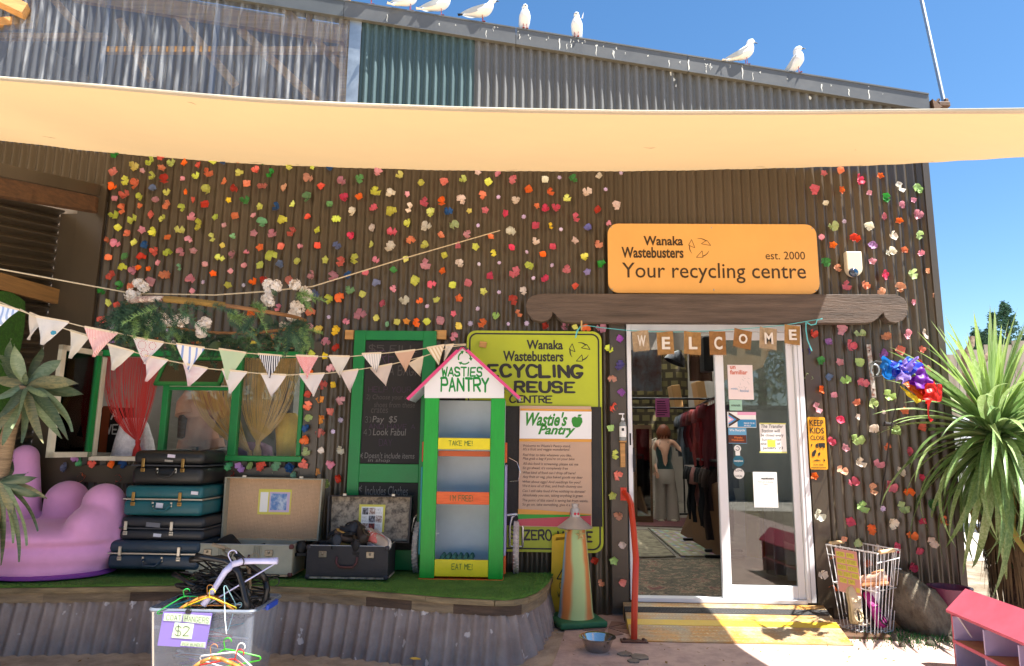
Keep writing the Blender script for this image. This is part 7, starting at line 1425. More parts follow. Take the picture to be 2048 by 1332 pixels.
# ---------------------------------------------------------------- palm like tree beside the corner
def strap_leaf(L, w, bend, seed, fold=.25, curl=0., nseg=12, wide=.25):
    rd = random.Random(seed); m = MB(); vs = []; x = z = 0; a = 0.
    for i in range(nseg+1):
        t = i/nseg; ww = w*min(1, (.45+t/wide*.55))*(1-t**3.2)*(1 if t < .98 else .2)+.0006; yy = curl*t*t
        vs += [(x, yy-ww/2, z+ww*fold), (x, yy, z), (x, yy+ww/2, z+ww*fold)]; a = -bend*(t**1.4); x += L/nseg*math.cos(a); z += L/nseg*math.sin(a)
    fs = [(3*i+k, 3*i+k+1, 3*i+k+4, 3*i+k+3) for i in range(nseg) for k in (0, 1)]; m.add(vs, fs); me = m.mesh('leaf'); [setattr(p_, 'use_smooth', True) for p_ in me.polygons]; return me
def leafmat(n_, c1, c2, rough=.35): return M(n_, c1, rough, col2=c2, vs=3, transl=.3, spec=.6, stretch=(1, 30, 30))
lm = [leafmat('strap_green', '7f9c58', 'a6bc86'), leafmat('strap_yellow_green', '8fac54', 'adc280'), leafmat('strap_dark', '5c7d42', '7f9a60'), leafmat('strap_dry', 'a88a4a', '8a9a44', .7)]  # pale tones and upright yellow green put lit highlights into the colour
CT = P(1990, 862, Y=-.10); tree = Th('cabbage_tree', 'cabbage tree with dense crown of long arching strap leaves at the corner of the shed', 'tree', (CT.x+.05, -.10, 0))
m = MB(); tp_ = [Vector((CT.x+.07, -.08, -.1)), Vector((CT.x+.03, -.09, .3)), Vector((CT.x-.02, -.10, .7)), CT+Vector((0, 0, -.03))]; m.tube([along(tp_, i/14) for i in range(15)], [.085*(1-.35*i/14)*(1+.08*math.sin(i*2.3)) for i in range(15)], 12); bark = M('shaggy_bark', '4a3828', .95, col2='2f251c', vs=10, bump=1, bs=50); tree.part('trunk', m, bark, smooth=60)
m = MB(); tq_ = [Vector((CT.x+.22, -.02, -.1)), Vector((CT.x+.20, -.05, .4)), Vector((CT.x+.13, -.08, .8)), CT+Vector((.05, 0, -.05))]; m.tube([along(tq_, i/10) for i in range(11)], .045, 10); tree.part('trunk', m, bark, smooth=60)
LM = [strap_leaf(1.0, .046, b, i, curl=c) for i, (b, c) in enumerate(((.2, .02), (.5, -.04), (.8, .05), (1.2, 0), (1.7, .06), (2.2, -.05)))]
rd = random.Random(12); from mathutils import Euler
def putleaf(me, mat, par, loc, az, el, roll, sc, scw=1.):
    o = bpy.data.objects.new('leaf', me); COL.objects.link(o); o.parent = par; o.location = loc; o.rotation_euler = (Matrix.Rotation(az, 4, 'Z') @ Matrix.Rotation(-el, 4, 'Y') @ Matrix.Rotation(roll, 4, 'X')).to_euler(); o.scale = (sc, sc*scw, sc)
    if not me.materials: me.materials.append(None)
    o.material_slots[0].link = 'OBJECT'; o.material_slots[0].material = mat; return o
for i in range(296):
    t = i/296; az = i*2.39996+rd.uniform(-.2, .2); el = lerp(1.42, -.95, t**.95)+rd.uniform(-.12, .12); k = 0 if el > 1.0 else 1 if el > .6 else 2 if el > .2 else 3 if el > -.2 else rd.choice([4, 3, 5])
    L = rd.uniform(.85, 1.15)*(1 if el < .9 else .78)
    if math.sin(az) > .2: L *= .6    # leaves against the wall are bent short
    mat = lm[1] if el > .7 and rd.random() < .6 else lm[0] if rd.random() < .6 else lm[2]
    if t > .93: mat = lm[3] if rd.random() < .5 else lm[2]
    loc = CT-tree.loc+Vector((.03*math.cos(az), .03*math.sin(az), .05-.18*t)); putleaf(LM[k], mat, tree.o, loc, az, el, rd.uniform(-.5, .5), L, rd.uniform(.85, 1.25))
xv, xf = [], []
for i in range(120):
    az = rd.random()*6.28; el = rd.uniform(-1.15, .55); me = LM[rd.choice([2, 3, 4, 5])]; L = rd.uniform(.6, 1.0)*(.6 if math.sin(az) > .2 else 1); mt = Matrix.Translation(CT-tree.loc+Vector((0, 0, rd.uniform(-.2, .03)))) @ Matrix.Rotation(az, 4, 'Z') @ Matrix.Rotation(-el, 4, 'Y') @ Matrix.Rotation(rd.uniform(-.6, .6), 4, 'X') @ Matrix.Diagonal((L, L*rd.uniform(.6, 1), L, 1)); o_ = len(xv); xv += [tuple(mt @ v.co) for v in me.vertices]; xf += [tuple(q+o_ for q in p_.vertices) for p_ in me.polygons]
xm = bpy.data.meshes.new('leaves'); xm.from_pydata(xv, [], xf); tag(link('leaves', xm, lm[2], tree.o, 70), kind='stuff')
sk_ = MB()
for i in range(260):
    az = rd.random()*6.28; z0 = rd.uniform(.35, .95); c = Vector((lerp(CT.x+.06, CT.x, z0), -.1, z0)); d = Vector((math.cos(az), math.sin(az), 0)); L = rd.uniform(.2, .5); ribbon(sk_, [c+d*.06, c+d*(.13+.04*rd.random())+zv*.02, c+d*.16-zv*L*.5, c+d*(.13+.08*rd.random())-zv*L], [.02, .02, .014, .003], d)
tree.part('dead_leaves', sk_, M('dead_leaf', '5a4a30', .9, var=.4, vs=6), kind='stuff')
# ---------------------------------------------------------------- potted dracaena in front of the chair
dl = [leafmat('broad_green', '72855f', '8d9a74', .4), leafmat('broad_dark', '4c5e42', '6c7654', .4), leafmat('broad_tan', '9c9468', '74795a', .5)]
DYp = -1.35; DC = P(52, 772, Y=DYp); DC2 = P(2, 962, Y=DYp-.05); dr = Th('dracaena', 'potted dracaena with broad grey green leaves standing before the lilac chair', 'plant', (DC.x-.15, DYp, -.1))
m = MB(); q0 = [P(-40, 1250, Y=DYp), P(-20, 1050, Y=DYp), P(5, 930, Y=DYp), P(22, 850, Y=DYp), DC]; m.tube([along(q0, i/12) for i in range(13)], [.05*(1-.3*i/12) for i in range(13)], 10); dr.part('trunk', m, M('ringed_bark', '8f7758', .85, col2='6d5840', vs=9, bump=.6, stretch=(1, 1, 6)), smooth=50)
def broadleaf(c, tip, w, mid=None, dy=0., mat=0, droop=.0):
    c = Vector(c); t = P(tip[0], tip[1], Y=DYp+dy); m_ = c.lerp(t, .5)+Vector((0, 0, droop)) if mid is None else P(mid[0], mid[1], Y=DYp+dy*.6); m = MB(); ax = (t-c).normalized(); side = ax.cross(Vector((rd.uniform(-.3, .3), -1, rd.uniform(-.3, .3)))).normalized(); nrm = side.cross(ax)
    def f(u, v):
        p = c*(1-v)**2+m_*2*v*(1-v)+t*v*v; ww = w*(math.sin(PI*min(1, .12+.88*v))**.8)*(1-v**6*.5); s = 2*u-1; return p+side*(ww*s*.5)+nrm*(-abs(s)*ww*.16+.008*math.sin(6*v+s))
    m.grid(f, 4, 12); dr.part('leaf', m, dl[mat], smooth=70)
z1 = lambda x, y: (x/4.44, 600+y/4.44)
LV = [((125, 390), (110, 560), .05, -.1), ((370, 410), (330, 480), .03, .15), ((550, 530), (430, 560), .1, .05), ((690, 745), (450, 700), .15, -.15), ((735, 840), (520, 790), -.05, -.1), ((640, 1170), (540, 900), .0, -.2), ((600, 1240), (430, 900), -.1, -.25), ((545, 1230), (350, 1000), .1, -.05), ((380, 1270), (250, 1000), -.1, -.28), ((190, 1270), (215, 1000), .05, -.1), ((100, 1140), (190, 900), -.1, -.3), ((-30, 1050), (120, 900), .0, -.2), ((-60, 880), (120, 800), .1, -.1), ((-90, 700), (60, 700), .1, .05), ((0, 560), (100, 620), .1, .1), ((100, 340), (-20, 420), .2, .2), ((-60, 470), (90, 560), .1, .1), ((20, 1290), (60, 1090), .05, -.1), ((-60, 1200), (40, 1000), 0, -.2), ((230, 640), (200, 700), .0, -.1), ((440, 860), (320, 830), .0, -.3), ((330, 690), (250, 720), 0, 0)]
for i, (tp, md, dr_, dy) in enumerate(LV): broadleaf(DC, z1(*tp), rd.uniform(.058, .078) if i < 19 else .035, z1(*md), dy, (0, 1, 0, 2, 1)[i % 5])
z2 = lambda x, y: (x/2.92, 876+y/2.92)
for i, (tp, md) in enumerate((((75, 115), (50, 220)), ((165, 200), (90, 230)), ((220, 230), (120, 250)), ((275, 355), (150, 290)), ((220, 545), (150, 340)), ((155, 630), (120, 400)), ((110, 725), (110, 480)), ((65, 450), (50, 380)), ((5, 745), (20, 520)), ((75, 615), (60, 430)), ((-80, 300), (-20, 270)), ((-60, 600), (-10, 430)), ((240, 340), (130, 330)))): broadleaf(DC2, z2(*tp), rd.uniform(.04, .055), z2(*md), rd.uniform(-.15, .1), (1, 0, 1, 2)[i % 4])
m = MB(); c = P(-40, 1250, Y=DYp); m.lathe([(.001, -.1), (.15, -.1), (.20, .2), (.18, .2), (.17, .12), (.001, .12)], (c.x-.35, DYp, 0), 24); dr.part('pot', m, M('terracotta', 'a0573a', .8), smooth=40)
# ---------------------------------------------------------------- gulls on the roof edge
gw = M('gull_white', 'e6e6e4', .7, var=.05, vs=20); gg = M('gull_grey', 'aeb4b8', .7, var=.1); gr = M('gull_leg', 'a04030', .5); gbk = M('gull_black', '1a1a1c', .6)
def gull(x, y, face, label, up=.0, slim=1.):
    "x, y = feet in the photograph; face = yaw of the beak (0 = +X, -90 = towards the camera)"
    f = P(x, y, Y=-.035); zt = ztop(f.x)+.015; T = Th('gull', label, 'gull', (f.x, -.035, zt), (0, 0, R(face)), 'white gulls perched along the roof edge', world=False); T.o.scale = (.86, .86, .86); h = .055
    m = MB(); pts_ = [(-.20, .105), (-.15, .11), (-.09, .118), (-.03, .12), (.03, .135), (.065, .165), (.08, .20), (.092, .222), (.115, .228), (.135, .222)]; rs = [.006, .022, .042, .055, .058, .045, .030, .030, .026, .008]
    c_, s_ = math.cos(up), math.sin(up); q = [((a)*c_-(b-.1)*s_, 0, (a)*s_+(b-.1)*c_+.1) for a, b in pts_]
    if up: q = q[:7]+[(q[6][0]+.01, 0, q[6][2]+.02), (q[6][0]+.032, 0, q[6][2]+.027), (q[6][0]+.052, 0, q[6][2]+.02)]
    cv = [Vector(p) for p in q]; N_ = 26; pp_ = [along(cv, i/N_) for i in range(N_+1)]; rr = [pl([k/9 for k in range(10)], rs, i/N_)*slim for i in range(N_+1)]
    m.tube(pp_, rr, 14); T.part('body', m, gw, smooth=80)
    hd = cv[-2]; e = cv[-1]
    m = MB(); m.tube([e-Vector((.006, 0, 0)), e+Vector((.018, 0, -.003)), e+Vector((.034, 0, -.010))], [.007, .005, .001], 6); T.part('beak', m, gbk)
    m = MB(); [m.ball((hd.x+.008, s2*.0235, hd.z+.004), .0035, 6, 4) for s2 in (-1, 1)]; T.part('eyes', m, gbk)
    for s2 in (-1, 1):
        m = MB(); A_ = cv[4]; Bq = cv[0]
        m.grid(lambda u, v: Vector((lerp(A_.x-.005, Bq.x-.03, u), s2*(.052*slim*(1-u**3)+.006)*(1-.15*v), lerp(A_.z+.03, Bq.z+.012, u)-v*.055*math.sin(PI*min(1, .2+u*.8)))), 10, 4); T.part('wing', m, gg, smooth=80)
        m = MB(); m.tube([(.0, s2*.018, .085), (.004, s2*.018, .03), (.002, s2*.018, .002)], .0032, 5); m.add([(-.008, s2*.018, .002), (.03, s2*.018-.014, .002), (.034, s2*.018, .003), (.03, s2*.018+.014, .002)], [(0, 1, 2, 3)]); T.part('leg', m, gr)
    m = MB(); b0_ = cv[0]; m.grid(lambda u, v: Vector((b0_.x-.05*v-.0, (2*u-1)*(.012+.012*v), b0_.z-.004+.01*abs(2*u-1))), 4, 3); T.part('tail', m, gbk if up == 0 and face in (0, -8) else gw)
gull(742, 2, 20, 'gull at the top of the frame, only its belly and legs in view', .1); gull(820, 14, 25, 'gull cut off above the breast, second along the roof edge', .45); gull(882, 25, 8, 'gull sitting with drooping wings and head turned to the roof slope, third down', .25); gull(965, 40, -8, 'gull standing in full profile with black tail tips and beak', .0)
gull(1050, 50, -80, 'gull preening head-on, wing tip raised, over the teal and grey sheets', .9, .95); gull(1153, 68, -100, 'gull preening with head bent behind, over the middle of the grey sheets', .9, .95); gull(1492, 122, 5, 'gull resting with grey wing and head low, further down the roof edge', .35); gull(1597, 138, -25, 'gull standing upright facing the yard, nearest the low roof corner', .75)
for (x, y, a_) in ((1045, 18, 20), (1166, 30, -20)):
    c = P(x, y, Y=-.04); m = MB(); m.grid(lambda u, v: Vector((c.x+.006*(2*u-1)*(1-v)+.04*(v-.5)*math.sin(R(a_))*-1, c.y, c.z-.03+.06*v)), 2, 4); solo('feather', 'raised white wing tip feather of a preening gull '+('over the teal sheets' if x < 1100 else 'over the grey sheets'), 'feather', m, gw, tuple(c))
pa, pb_ = P(1830, -60, Y=.35), P(1888, 205, Y=.05); po = Th('stay_rod', 'thin grey steel rod rising from the roof corner into the sky', 'pole', pb_); m = MB(); m.tube([pb_, pa], .016, 10); po.part('rod', m, galv, smooth=50); m = MB(); c = P(1884, 212, Y=.05); m.bbox(c, (.10, .08, .05), .01, 1); m.bbox(c+Vector((.03, 0, .03)), (.035, .05, .06), .008, 1); m.tube([c+Vector((-.05, 0, .02)), c+Vector((-.02, 0, .06))], .012, 6); po.part('foot', m, dtimber)
# ---------------------------------------------------------------- beyond the corner
def conifer(label, px_, ytop, ybase, Y, wpx, seed):
    rd = random.Random(seed); t, b = P(px_, ytop, Y=Y), P(px_, ybase, Y=Y); H = t.z; wr = (P(px_+wpx, ybase, Y=Y)-b).length; T = Th('fir_tree', label, 'tree', (t.x, Y, 0), group='fir trees beyond the fence'); m = MB(); m.tube([(t.x, Y, -.15), (t.x, Y, H*.6), (t.x, Y, H*.99)], [.22, .12, .02], 8); T.part('trunk', m, M('fir_trunk', '4a3a2c', .9))
    m = MB(); zb_ = b.z*.45
    for i in range(170):
        v = rd.random()**.8; z = lerp(zb_, H*.985, v); L = wr*(1-v)**.8*rd.uniform(.55, 1.15)+.12; a = rd.random()*6.28; d = Vector((math.cos(a), math.sin(a), 0)); c = Vector((t.x, Y, z))
        for k in range(int(16+34*L)):
            s = rd.random()**.7; p = c+d*L*s+Vector((rd.gauss(0, .09)*(.3+s*L*.4), rd.gauss(0, .09)*(.3+s*L*.4), .18*L*s*s-.10*L*s+rd.gauss(0, .05))); u = Vector((rd.gauss(0, 1), rd.gauss(0, 1), rd.gauss(-.3, .6))).normalized()*rd.uniform(.06, .14); w2 = u.cross(Vector((rd.random(), rd.random(), rd.random()))).normalized()*.035; m.add([p-w2, p+w2, p+u], [(0, 1, 2)])
    T.part('crown', m, M('fir_crown', '2b4a34', .8, col2='3f6248', vs=1.5, transl=.15), kind='stuff')
conifer('tall pointed fir tree against the pale sky beyond the fence', 2008, 600, 700, 26, 52, 1); conifer('shorter fir leaning against the tall pointed one', 1984, 620, 700, 27, 40, 2); conifer('small fir tip showing over the fence nearer the shed corner', 1950, 652, 700, 29, 26, 3); conifer('low fir tip between the two other firs', 1967, 660, 700, 28, 12, 4); conifer('fir crown at the edge of the frame beyond the fence', 2052, 665, 705, 24, 16, 5)
fb_ = Th('corrugated_fence', 'weathered brown sheet fence behind the cabbage tree', 'fence', (9, 12, 0)); fA, fB_ = P(1905, 702, Y=12), P(2075, 672, Y=12); fl = M('fence_sheet', '77695a', .8, col2='94897a', vs=1.2, stretch=(3, 1, .4))
xx = fA.x-.6
for i in range(9):
    z1_ = lerp(fA.z, fB_.z, (xx-fA.x)/(fB_.x-fA.x)); m = MB(); m.span((xx, 12, -.15), (xx+.68, 12.03, z1_+random.uniform(-.03, .03))); fb_.part('panel', m, fl); xx += .70
tr_ = Th('white_trailer', 'pale grey trailer box standing in the yard behind the cabbage tree', 'trailer', P(1990, 950, Y=7)); X0, X1, Z0, Z1 = WR(1925, 835, 2120, 985, 7); m = MB(); m.bbox(((X0+X1)/2, 7.8, (Z0+Z1)/2), (X1-X0, 1.6, Z1-Z0), .05, 2); tr_.part('body', m, M('trailer_white', 'b8bcc0', .5, var=.08)); m = MB(); [m.lathe([(.001, -.1), (.3, -.1), (.33, -.06), (.33, .06), (.3, .1), (.001, .1)], n=20, m=Matrix.Translation((x_, 7.05, .18)) @ Matrix.Rotation(R(90), 4, 'X')) for x_ in (X0+.7, X0+1.5)]; tr_.part('wheels', m, black, smooth=40, kind='stuff')
m = MB(); m.span((X0, 6.99, Z0+.35), (X1, 7.0, Z0+.42)); tr_.part('rub_rail', m, M('rail_grey', '6a6e72', .5))
br = Th('driftwood', 'bleached forked driftwood branch standing behind the cabbage tree', 'branch', P(1940, 750, Y=.6)); m = MB(); m.tube([P(1960, 900, Y=.6), P(1945, 780, Y=.6), P(1932, 740, Y=.6), P(1930, 712, Y=.6), P(1942, 690, Y=.6), P(1944, 673, Y=.6)], [.05, .05, .035, .03, .028, .02], 8); br.part('stem', m, M('driftwood', '9a8470', .8, col2='6a5444', vs=6, bump=.5), smooth=60); m = MB(); m.tube([P(1950, 760, Y=.6), P(1965, 722, Y=.6), P(1980, 708, Y=.6), P(1997, 702, Y=.6)], [.04, .03, .024, .02], 8); br.part('limb', m, MATS['driftwood'], smooth=60)
# things behind the photographer that the glass reflects
def leafy(label, x, y, h, w, seed, col='2f4a22'):
    rd = random.Random(seed); T = Th('yard_tree', label, 'tree', (x, y, -.15), group='trees along the far side of the yard'); m = MB(); m.tube([(x, y, -.15), (x+.1, y, h*.5), (x, y, h*.8)], [.2, .14, .05], 8); T.part('trunk', m, M('fir_trunk', '4a3a2c', .9)); m = MB()
    cl = [(x+rd.gauss(0, w*.4), y+rd.gauss(0, w*.3), rd.uniform(h*.25, h*.9), rd.uniform(.5, 1.0)*w*.35) for _ in range(16)]
    for i in range(3200): c = rd.choice(cl); d = Vector((rd.gauss(0, 1), rd.gauss(0, 1), rd.gauss(0, 1))).normalized()*c[3]*rd.uniform(.6, 1); p = Vector(c[:3])+d; u = Vector((rd.gauss(0, 1), rd.gauss(0, 1), rd.gauss(0, 1))).normalized()*.14; w2 = u.cross(d).normalized()*.08; m.add([p-w2-u*.5, p+w2, p+u*.5+w2*.2], [(0, 1, 2)])
    T.part('crown', m, M('yard_foliage', col, .7, col2='456a2c', vs=1.2, transl=.2), kind='stuff')
for i, (x, h) in enumerate(((-9, 6), (-5.5, 7), (-2, 6.5), (1.5, 7.5), (4.5, 6.5), (8, 7), (11.5, 6))): leafy('leafy tree number %s along the yard edge' % ['one', 'two', 'three', 'four', 'five', 'six', 'seven'][i], x, -17-(i % 2)*1.5, h, 4.2, 50+i)
hd_ = Th('yard_shed', 'long grey metal clad shed across the yard behind the photographer', 'building', (0, -14, 0)); m = MB(); m.span((-12, -15, -.15), (12, -14, 2.3)); hd_.part('wall', m, M('shed_grey', '8a8f92', .6, var=.15)); m = MB(); m.span((-12.2, -15.1, 2.3), (12.2, -13.8, 2.42)); hd_.part('roof', m, M('fascia_dark'))
# ---------------------------------------------------------------- inside the shop
FZ = DZ0
rug1 = M('persian_rug', '5a4a40', .9, col2='8a7866', vs=7, bump=.4, bs=120, detail=8)
nn, ll, bb = nodes(rug1); tc = nn.new('ShaderNodeTexCoord'); wv = nn.new('ShaderNodeTexNoise'); wv.inputs['Scale'].default_value = 5.5; wv.inputs['Detail'].default_value = 7; wv.inputs['Roughness'].default_value = .72; wv.inputs['Distortion'].default_value = 2.2
rr = nn.new('ShaderNodeValToRGB'); e_ = rr.color_ramp.elements; e_[0].position = .3; e_[0].color = (*lin('2e2824'), 1); e_[1].position = .74; e_[1].color = (*lin('4a3f36'), 1)
for p_, c_ in ((.42, '6e6450'), (.48, '3c342c'), (.54, '9a8c70'), (.60, '7a3034'), (.66, '5c5446')): q = e_.new(p_); q.color = (*lin(c_), 1)
ll.new(tc.outputs['Object'], wv.inputs['Vector']); ll.new(wv.outputs['Fac'], rr.inputs[0]); ll.new(rr.outputs[0], bb.inputs['Base Color'])
def rug(label, L, mat, edge):
    q = [P(x, y, Z=FZ+.006) for x, y in L]; T = Th('rug', label, 'rug', (q[0]+q[2])/2); m = MB(); m.prism([(p.x, p.y, FZ+.003) for p in q], (0, 0, .008)); T.part('pile', m, mat); c = sum(q, Vector())/4; m = MB()
    for a, b in zip(q, q[1:]+q[:1]): ia, ib = a.lerp(c, .06), b.lerp(c, .06); m.prism([(a.x, a.y, FZ+.0115), (b.x, b.y, FZ+.0115), (ib.x, ib.y, FZ+.0115), (ia.x, ia.y, FZ+.0115)], (0, 0, .002))
    T.part('border', m, edge); return T
dkb = M('rug_border', '3a302a', .9, col2='6a5c48', vs=18)
rug('worn persian rug in brown, cream and red just inside the door', [(1268, 1196), (1448, 1196), (1442, 1118), (1276, 1118)], rug1, dkb)
spot = M('spotted_rug', 'a89c80', .9); nn, ll, bb = nodes(spot); tc = nn.new('ShaderNodeTexCoord'); vo = nn.new('ShaderNodeTexVoronoi'); vo.inputs['Scale'].default_value = 11; vo.inputs['Randomness'].default_value = .1; cr = nn.new('ShaderNodeMath'); cr.operation = 'LESS_THAN'; cr.inputs[1].default_value = .33; hs = nn.new('ShaderNodeHueSaturation'); hs.inputs['Saturation'].default_value = .6; hs.inputs['Value'].default_value = .45; mx = nn.new('ShaderNodeMix'); mx.data_type = 'RGBA'; mx.inputs[6].default_value = (*lin('8c8268'), 1); ll.new(tc.outputs['Object'], vo.inputs[0]); ll.new(vo.outputs['Distance'], cr.inputs[0]); ll.new(vo.outputs['Color'], hs.inputs['Color']); ll.new(cr.outputs[0], mx.inputs[0]); ll.new(hs.outputs[0], mx.inputs[7]); ll.new(mx.outputs[2], bb.inputs['Base Color'])
rug('pale rug with rows of coloured spots beyond the persian rug', [(1362, 1114), (1444, 1114), (1440, 1068), (1295, 1056)], spot, dkb)
rug('cream patterned runner along the inner wall side of the shop', [(1274, 1116), (1352, 1114), (1296, 1060), (1272, 1060)], M('cream_rug', '8a8068', .9, col2='5f5644', vs=9), dkb); rug('dark red mat deep inside near the shopper', [(1272, 1052), (1400, 1056), (1395, 1036), (1272, 1036)], M('dark_red_mat', '5a2c2e', .9, var=.3, vs=4), dkb)
# shopper seen from behind
PYp = 4.6; pf = P(1333, 1042, Z=FZ); PYp = pf.y; s_ = lambda x, y, dy=0: P(x, y, Y=PYp+dy)
def skin_body(name, verts, edges, root, mat, parent, sub=2):
    me = bpy.data.meshes.new(name); me.from_pydata([tuple(v[0]) for v in verts], edges, []); o = bpy.data.objects.new(name, me); COL.objects.link(o); o.parent = parent; me.materials.append(mat)
    sk = o.modifiers.new('skin', 'SKIN'); sk.use_smooth_shade = True
    for i, v in enumerate(verts): me.skin_vertices[0].data[i].radius = (v[1], v[2] if len(v) > 2 else v[1]); me.skin_vertices[0].data[i].use_root = (i == root)
    sb = o.modifiers.new('sub', 'SUBSURF'); sb.levels = sb.render_levels = sub; return o
per = Th('shopper', 'woman seen from behind in dark green camisole and grey trousers, reaching for the clothes rack', 'person', pf); skn = M('skin', 'd09c80', .55, var=.08)
L0 = per.loc; V = lambda x, y, dy=0: s_(x, y, dy)-L0; u_ = (s_(1340, 900)-s_(1330, 900)).length/10
vs_ = [(V(1330, 955), 12*u_, 9*u_), (V(1329, 930), 11*u_, 8*u_), (V(1328, 905), 14*u_, 9*u_), (V(1328, 886), 15*u_, 8*u_), (V(1328, 877), 7*u_, 6*u_), (V(1328, 868), 5.5*u_), (V(1327, 860), 9*u_, 10*u_), (V(1327, 852), 8*u_, 9*u_),
       (V(1346, 884), 5.6*u_), (V(1357, 896, -.02), 4.6*u_), (V(1368, 904, -.1), 3.8*u_), (V(1379, 903, -.18), 2.8*u_), (V(1385, 900, -.22), 3.0*u_, 1.8*u_),
       (V(1311, 886), 5.6*u_), (V(1306, 905, .02), 4.4*u_), (V(1309, 925, -.05), 3.4*u_), (V(1313, 940, -.14), 2.8*u_), (V(1314, 947, -.17), 3.0*u_, 2*u_)]
ed_ = [(0, 1), (1, 2), (2, 3), (3, 4), (4, 5), (5, 6), (6, 7), (3, 8), (8, 9), (9, 10), (10, 11), (11, 12), (3, 13), (13, 14), (14, 15), (15, 16), (16, 17)]
# legs under the trousers complete the one body
n0 = len(vs_); vs_ += [(V(1322, 965), 8*u_), (V(1323, 1000), 6*u_), (V(1322, 1036), 4*u_), (V(1338, 965), 8*u_), (V(1342, 1000), 6*u_), (V(1344, 1036), 4*u_)]; ed_ += [(0, n0), (n0, n0+1), (n0+1, n0+2), (0, n0+3), (n0+3, n0+4), (n0+4, n0+5)]
skin_body('body', vs_, ed_, 0, skn, per.o)
def fingers(base, d, side, n_=4):
    m = MB(); d = Vector(d).normalized(); side = Vector(side).normalized()
    for k in range(n_): b = base+side*((k-1.5)*.013); L = (.05, .058, .055, .042)[k]; m.tube([b-d*.02, b+d*L*.5, b+d*L+Vector((0, .008, -.012))], [.009, .008, .006], 6)
    b = base-side*.03-d*.03; m.tube([b, b+d*.03-side*.015, b+d*.055-side*.012], [.010, .009, .007], 6); return m
fo = fingers(V(1386, 900, -.22), (1, -.3, .1), (0, .3, 1)); o = link('hand', fo.mesh('hand'), skn, per.o, 60); fo = fingers(V(1314, 948, -.17), (.2, -.2, -1), (1, 0, .1)); o = link('hand', fo.mesh('hand'), skn, per.o, 60)
def shell(name, rings, mat, n=20, rip=.03):
    m = MB(); vs = []; fs = []
    for (x, y, w_, d_) in rings:
        p = s_(x, y)
        for j in range(n): a = 2*PI*j/n; k = 1+rip*math.sin(a*6+y*.15); vs.append((p.x+w_*u_*k*math.cos(a), p.y+d_*u_*k*math.sin(a), p.z))
    for i in range(len(rings)-1):
        for j in range(n): fs.append((i*n+j, (i+1)*n+j, (i+1)*n+(j+1) % n, i*n+(j+1) % n))
    m.add(vs, fs); return per.part(name, m, mat, smooth=70)
shell('camisole', [(1328, 893, 15.5, 10), (1328, 905, 16, 10.5), (1329, 922, 13.5, 9.5), (1330, 938, 17, 11)], M('dark_green_satin', '0c3230', .45, sheen=.3)); m = MB(); [m.tube([s_(1328+s2*9, 894, -.07), s_(1328+s2*8, 884, -.07), s_(1328+s2*8, 879, -.03)], .004, 4) for s2 in (-1, 1)]; per.part('straps', m, M('dark_green_satin'))
tro = M('grey_trousers', 'a0958a', .85, bump=.2, bs=12); shell('trousers', [(1330, 934, 15, 10), (1330, 944, 19, 12), (1330, 960, 20, 13), (1331, 968, 19, 12)], tro)
shell('trouser_leg', [(1321, 962, 11, 11), (1321, 985, 10.5, 10), (1321, 1010, 11, 10), (1320, 1038, 12.5, 11)], tro, rip=.05); shell('trouser_leg', [(1340, 962, 11, 11), (1343, 985, 10.5, 10), (1345, 1010, 11.5, 10), (1347, 1041, 13.5, 11)], tro, rip=.05)
hair = M('auburn_hair', '70381e', .5, var=.3, vs=40, stretch=(6, 6, 1)); m = MB(); c = s_(1327, 862); rdh = random.Random(2)
m.ball(s_(1327, 860), (11.5*u_, 11.5*u_, 12*u_), 16, 10)
for i in range(90): a = rdh.uniform(0, 2*PI); st = c+Vector((10*u_*math.cos(a), 10*u_*math.sin(a), 4*u_)); ln = rdh.uniform(12, 21); m.tube([st, st+Vector((2.5*u_*math.cos(a), 2.5*u_*math.sin(a), -ln*.5*u_)), st+Vector((rdh.uniform(-2, 2)*u_, 1*u_*math.sin(a), -ln*u_))], [2.6*u_, 2.2*u_, .6*u_], 5)
per.part('hair', m, hair, smooth=60); m = MB(); [m.bbox(s_(x, 1042, -.03), (.085, .24, .06), .02, 2) for x in (1321, 1346)]; per.part('shoe', m, M('pale_sandal', 'b0a08a', .6))
tb = Th('tote_bag', 'cream canvas tote bag hanging from the shopper by long straps', 'bag', s_(1303, 920)); m = MB(); bg_ = [(1298, 893, 4, 3), (1300, 903, 11, 5), (1300, 925, 12, 7), (1300, 945, 11, 6), (1301, 949, 5, 3)]; vs = []; fs = []
for (x, y, w_, d_) in bg_:
    p = s_(x, y, -.06); vs += [(p.x+w_*u_*math.cos(2*PI*j/16), p.y+d_*u_*math.sin(2*PI*j/16), p.z) for j in range(16)]
for i in range(4): fs += [(i*16+j, (i+1)*16+j, (i+1)*16+(j+1) % 16, i*16+(j+1) % 16) for j in range(16)]
m.add(vs, fs); tb.part('body', m, M('canvas', 'c8bea8', .9, bump=.3), smooth=60); m = MB(); m.tube([s_(1293, 905, -.08), s_(1303, 880, -.08), s_(1312, 876, -.04)], .008, 5); m.tube([s_(1304, 905, -.08), s_(1309, 885, -.09), s_(1313, 877, -.06)], .008, 5); tb.part('strap', m, M('canvas'))
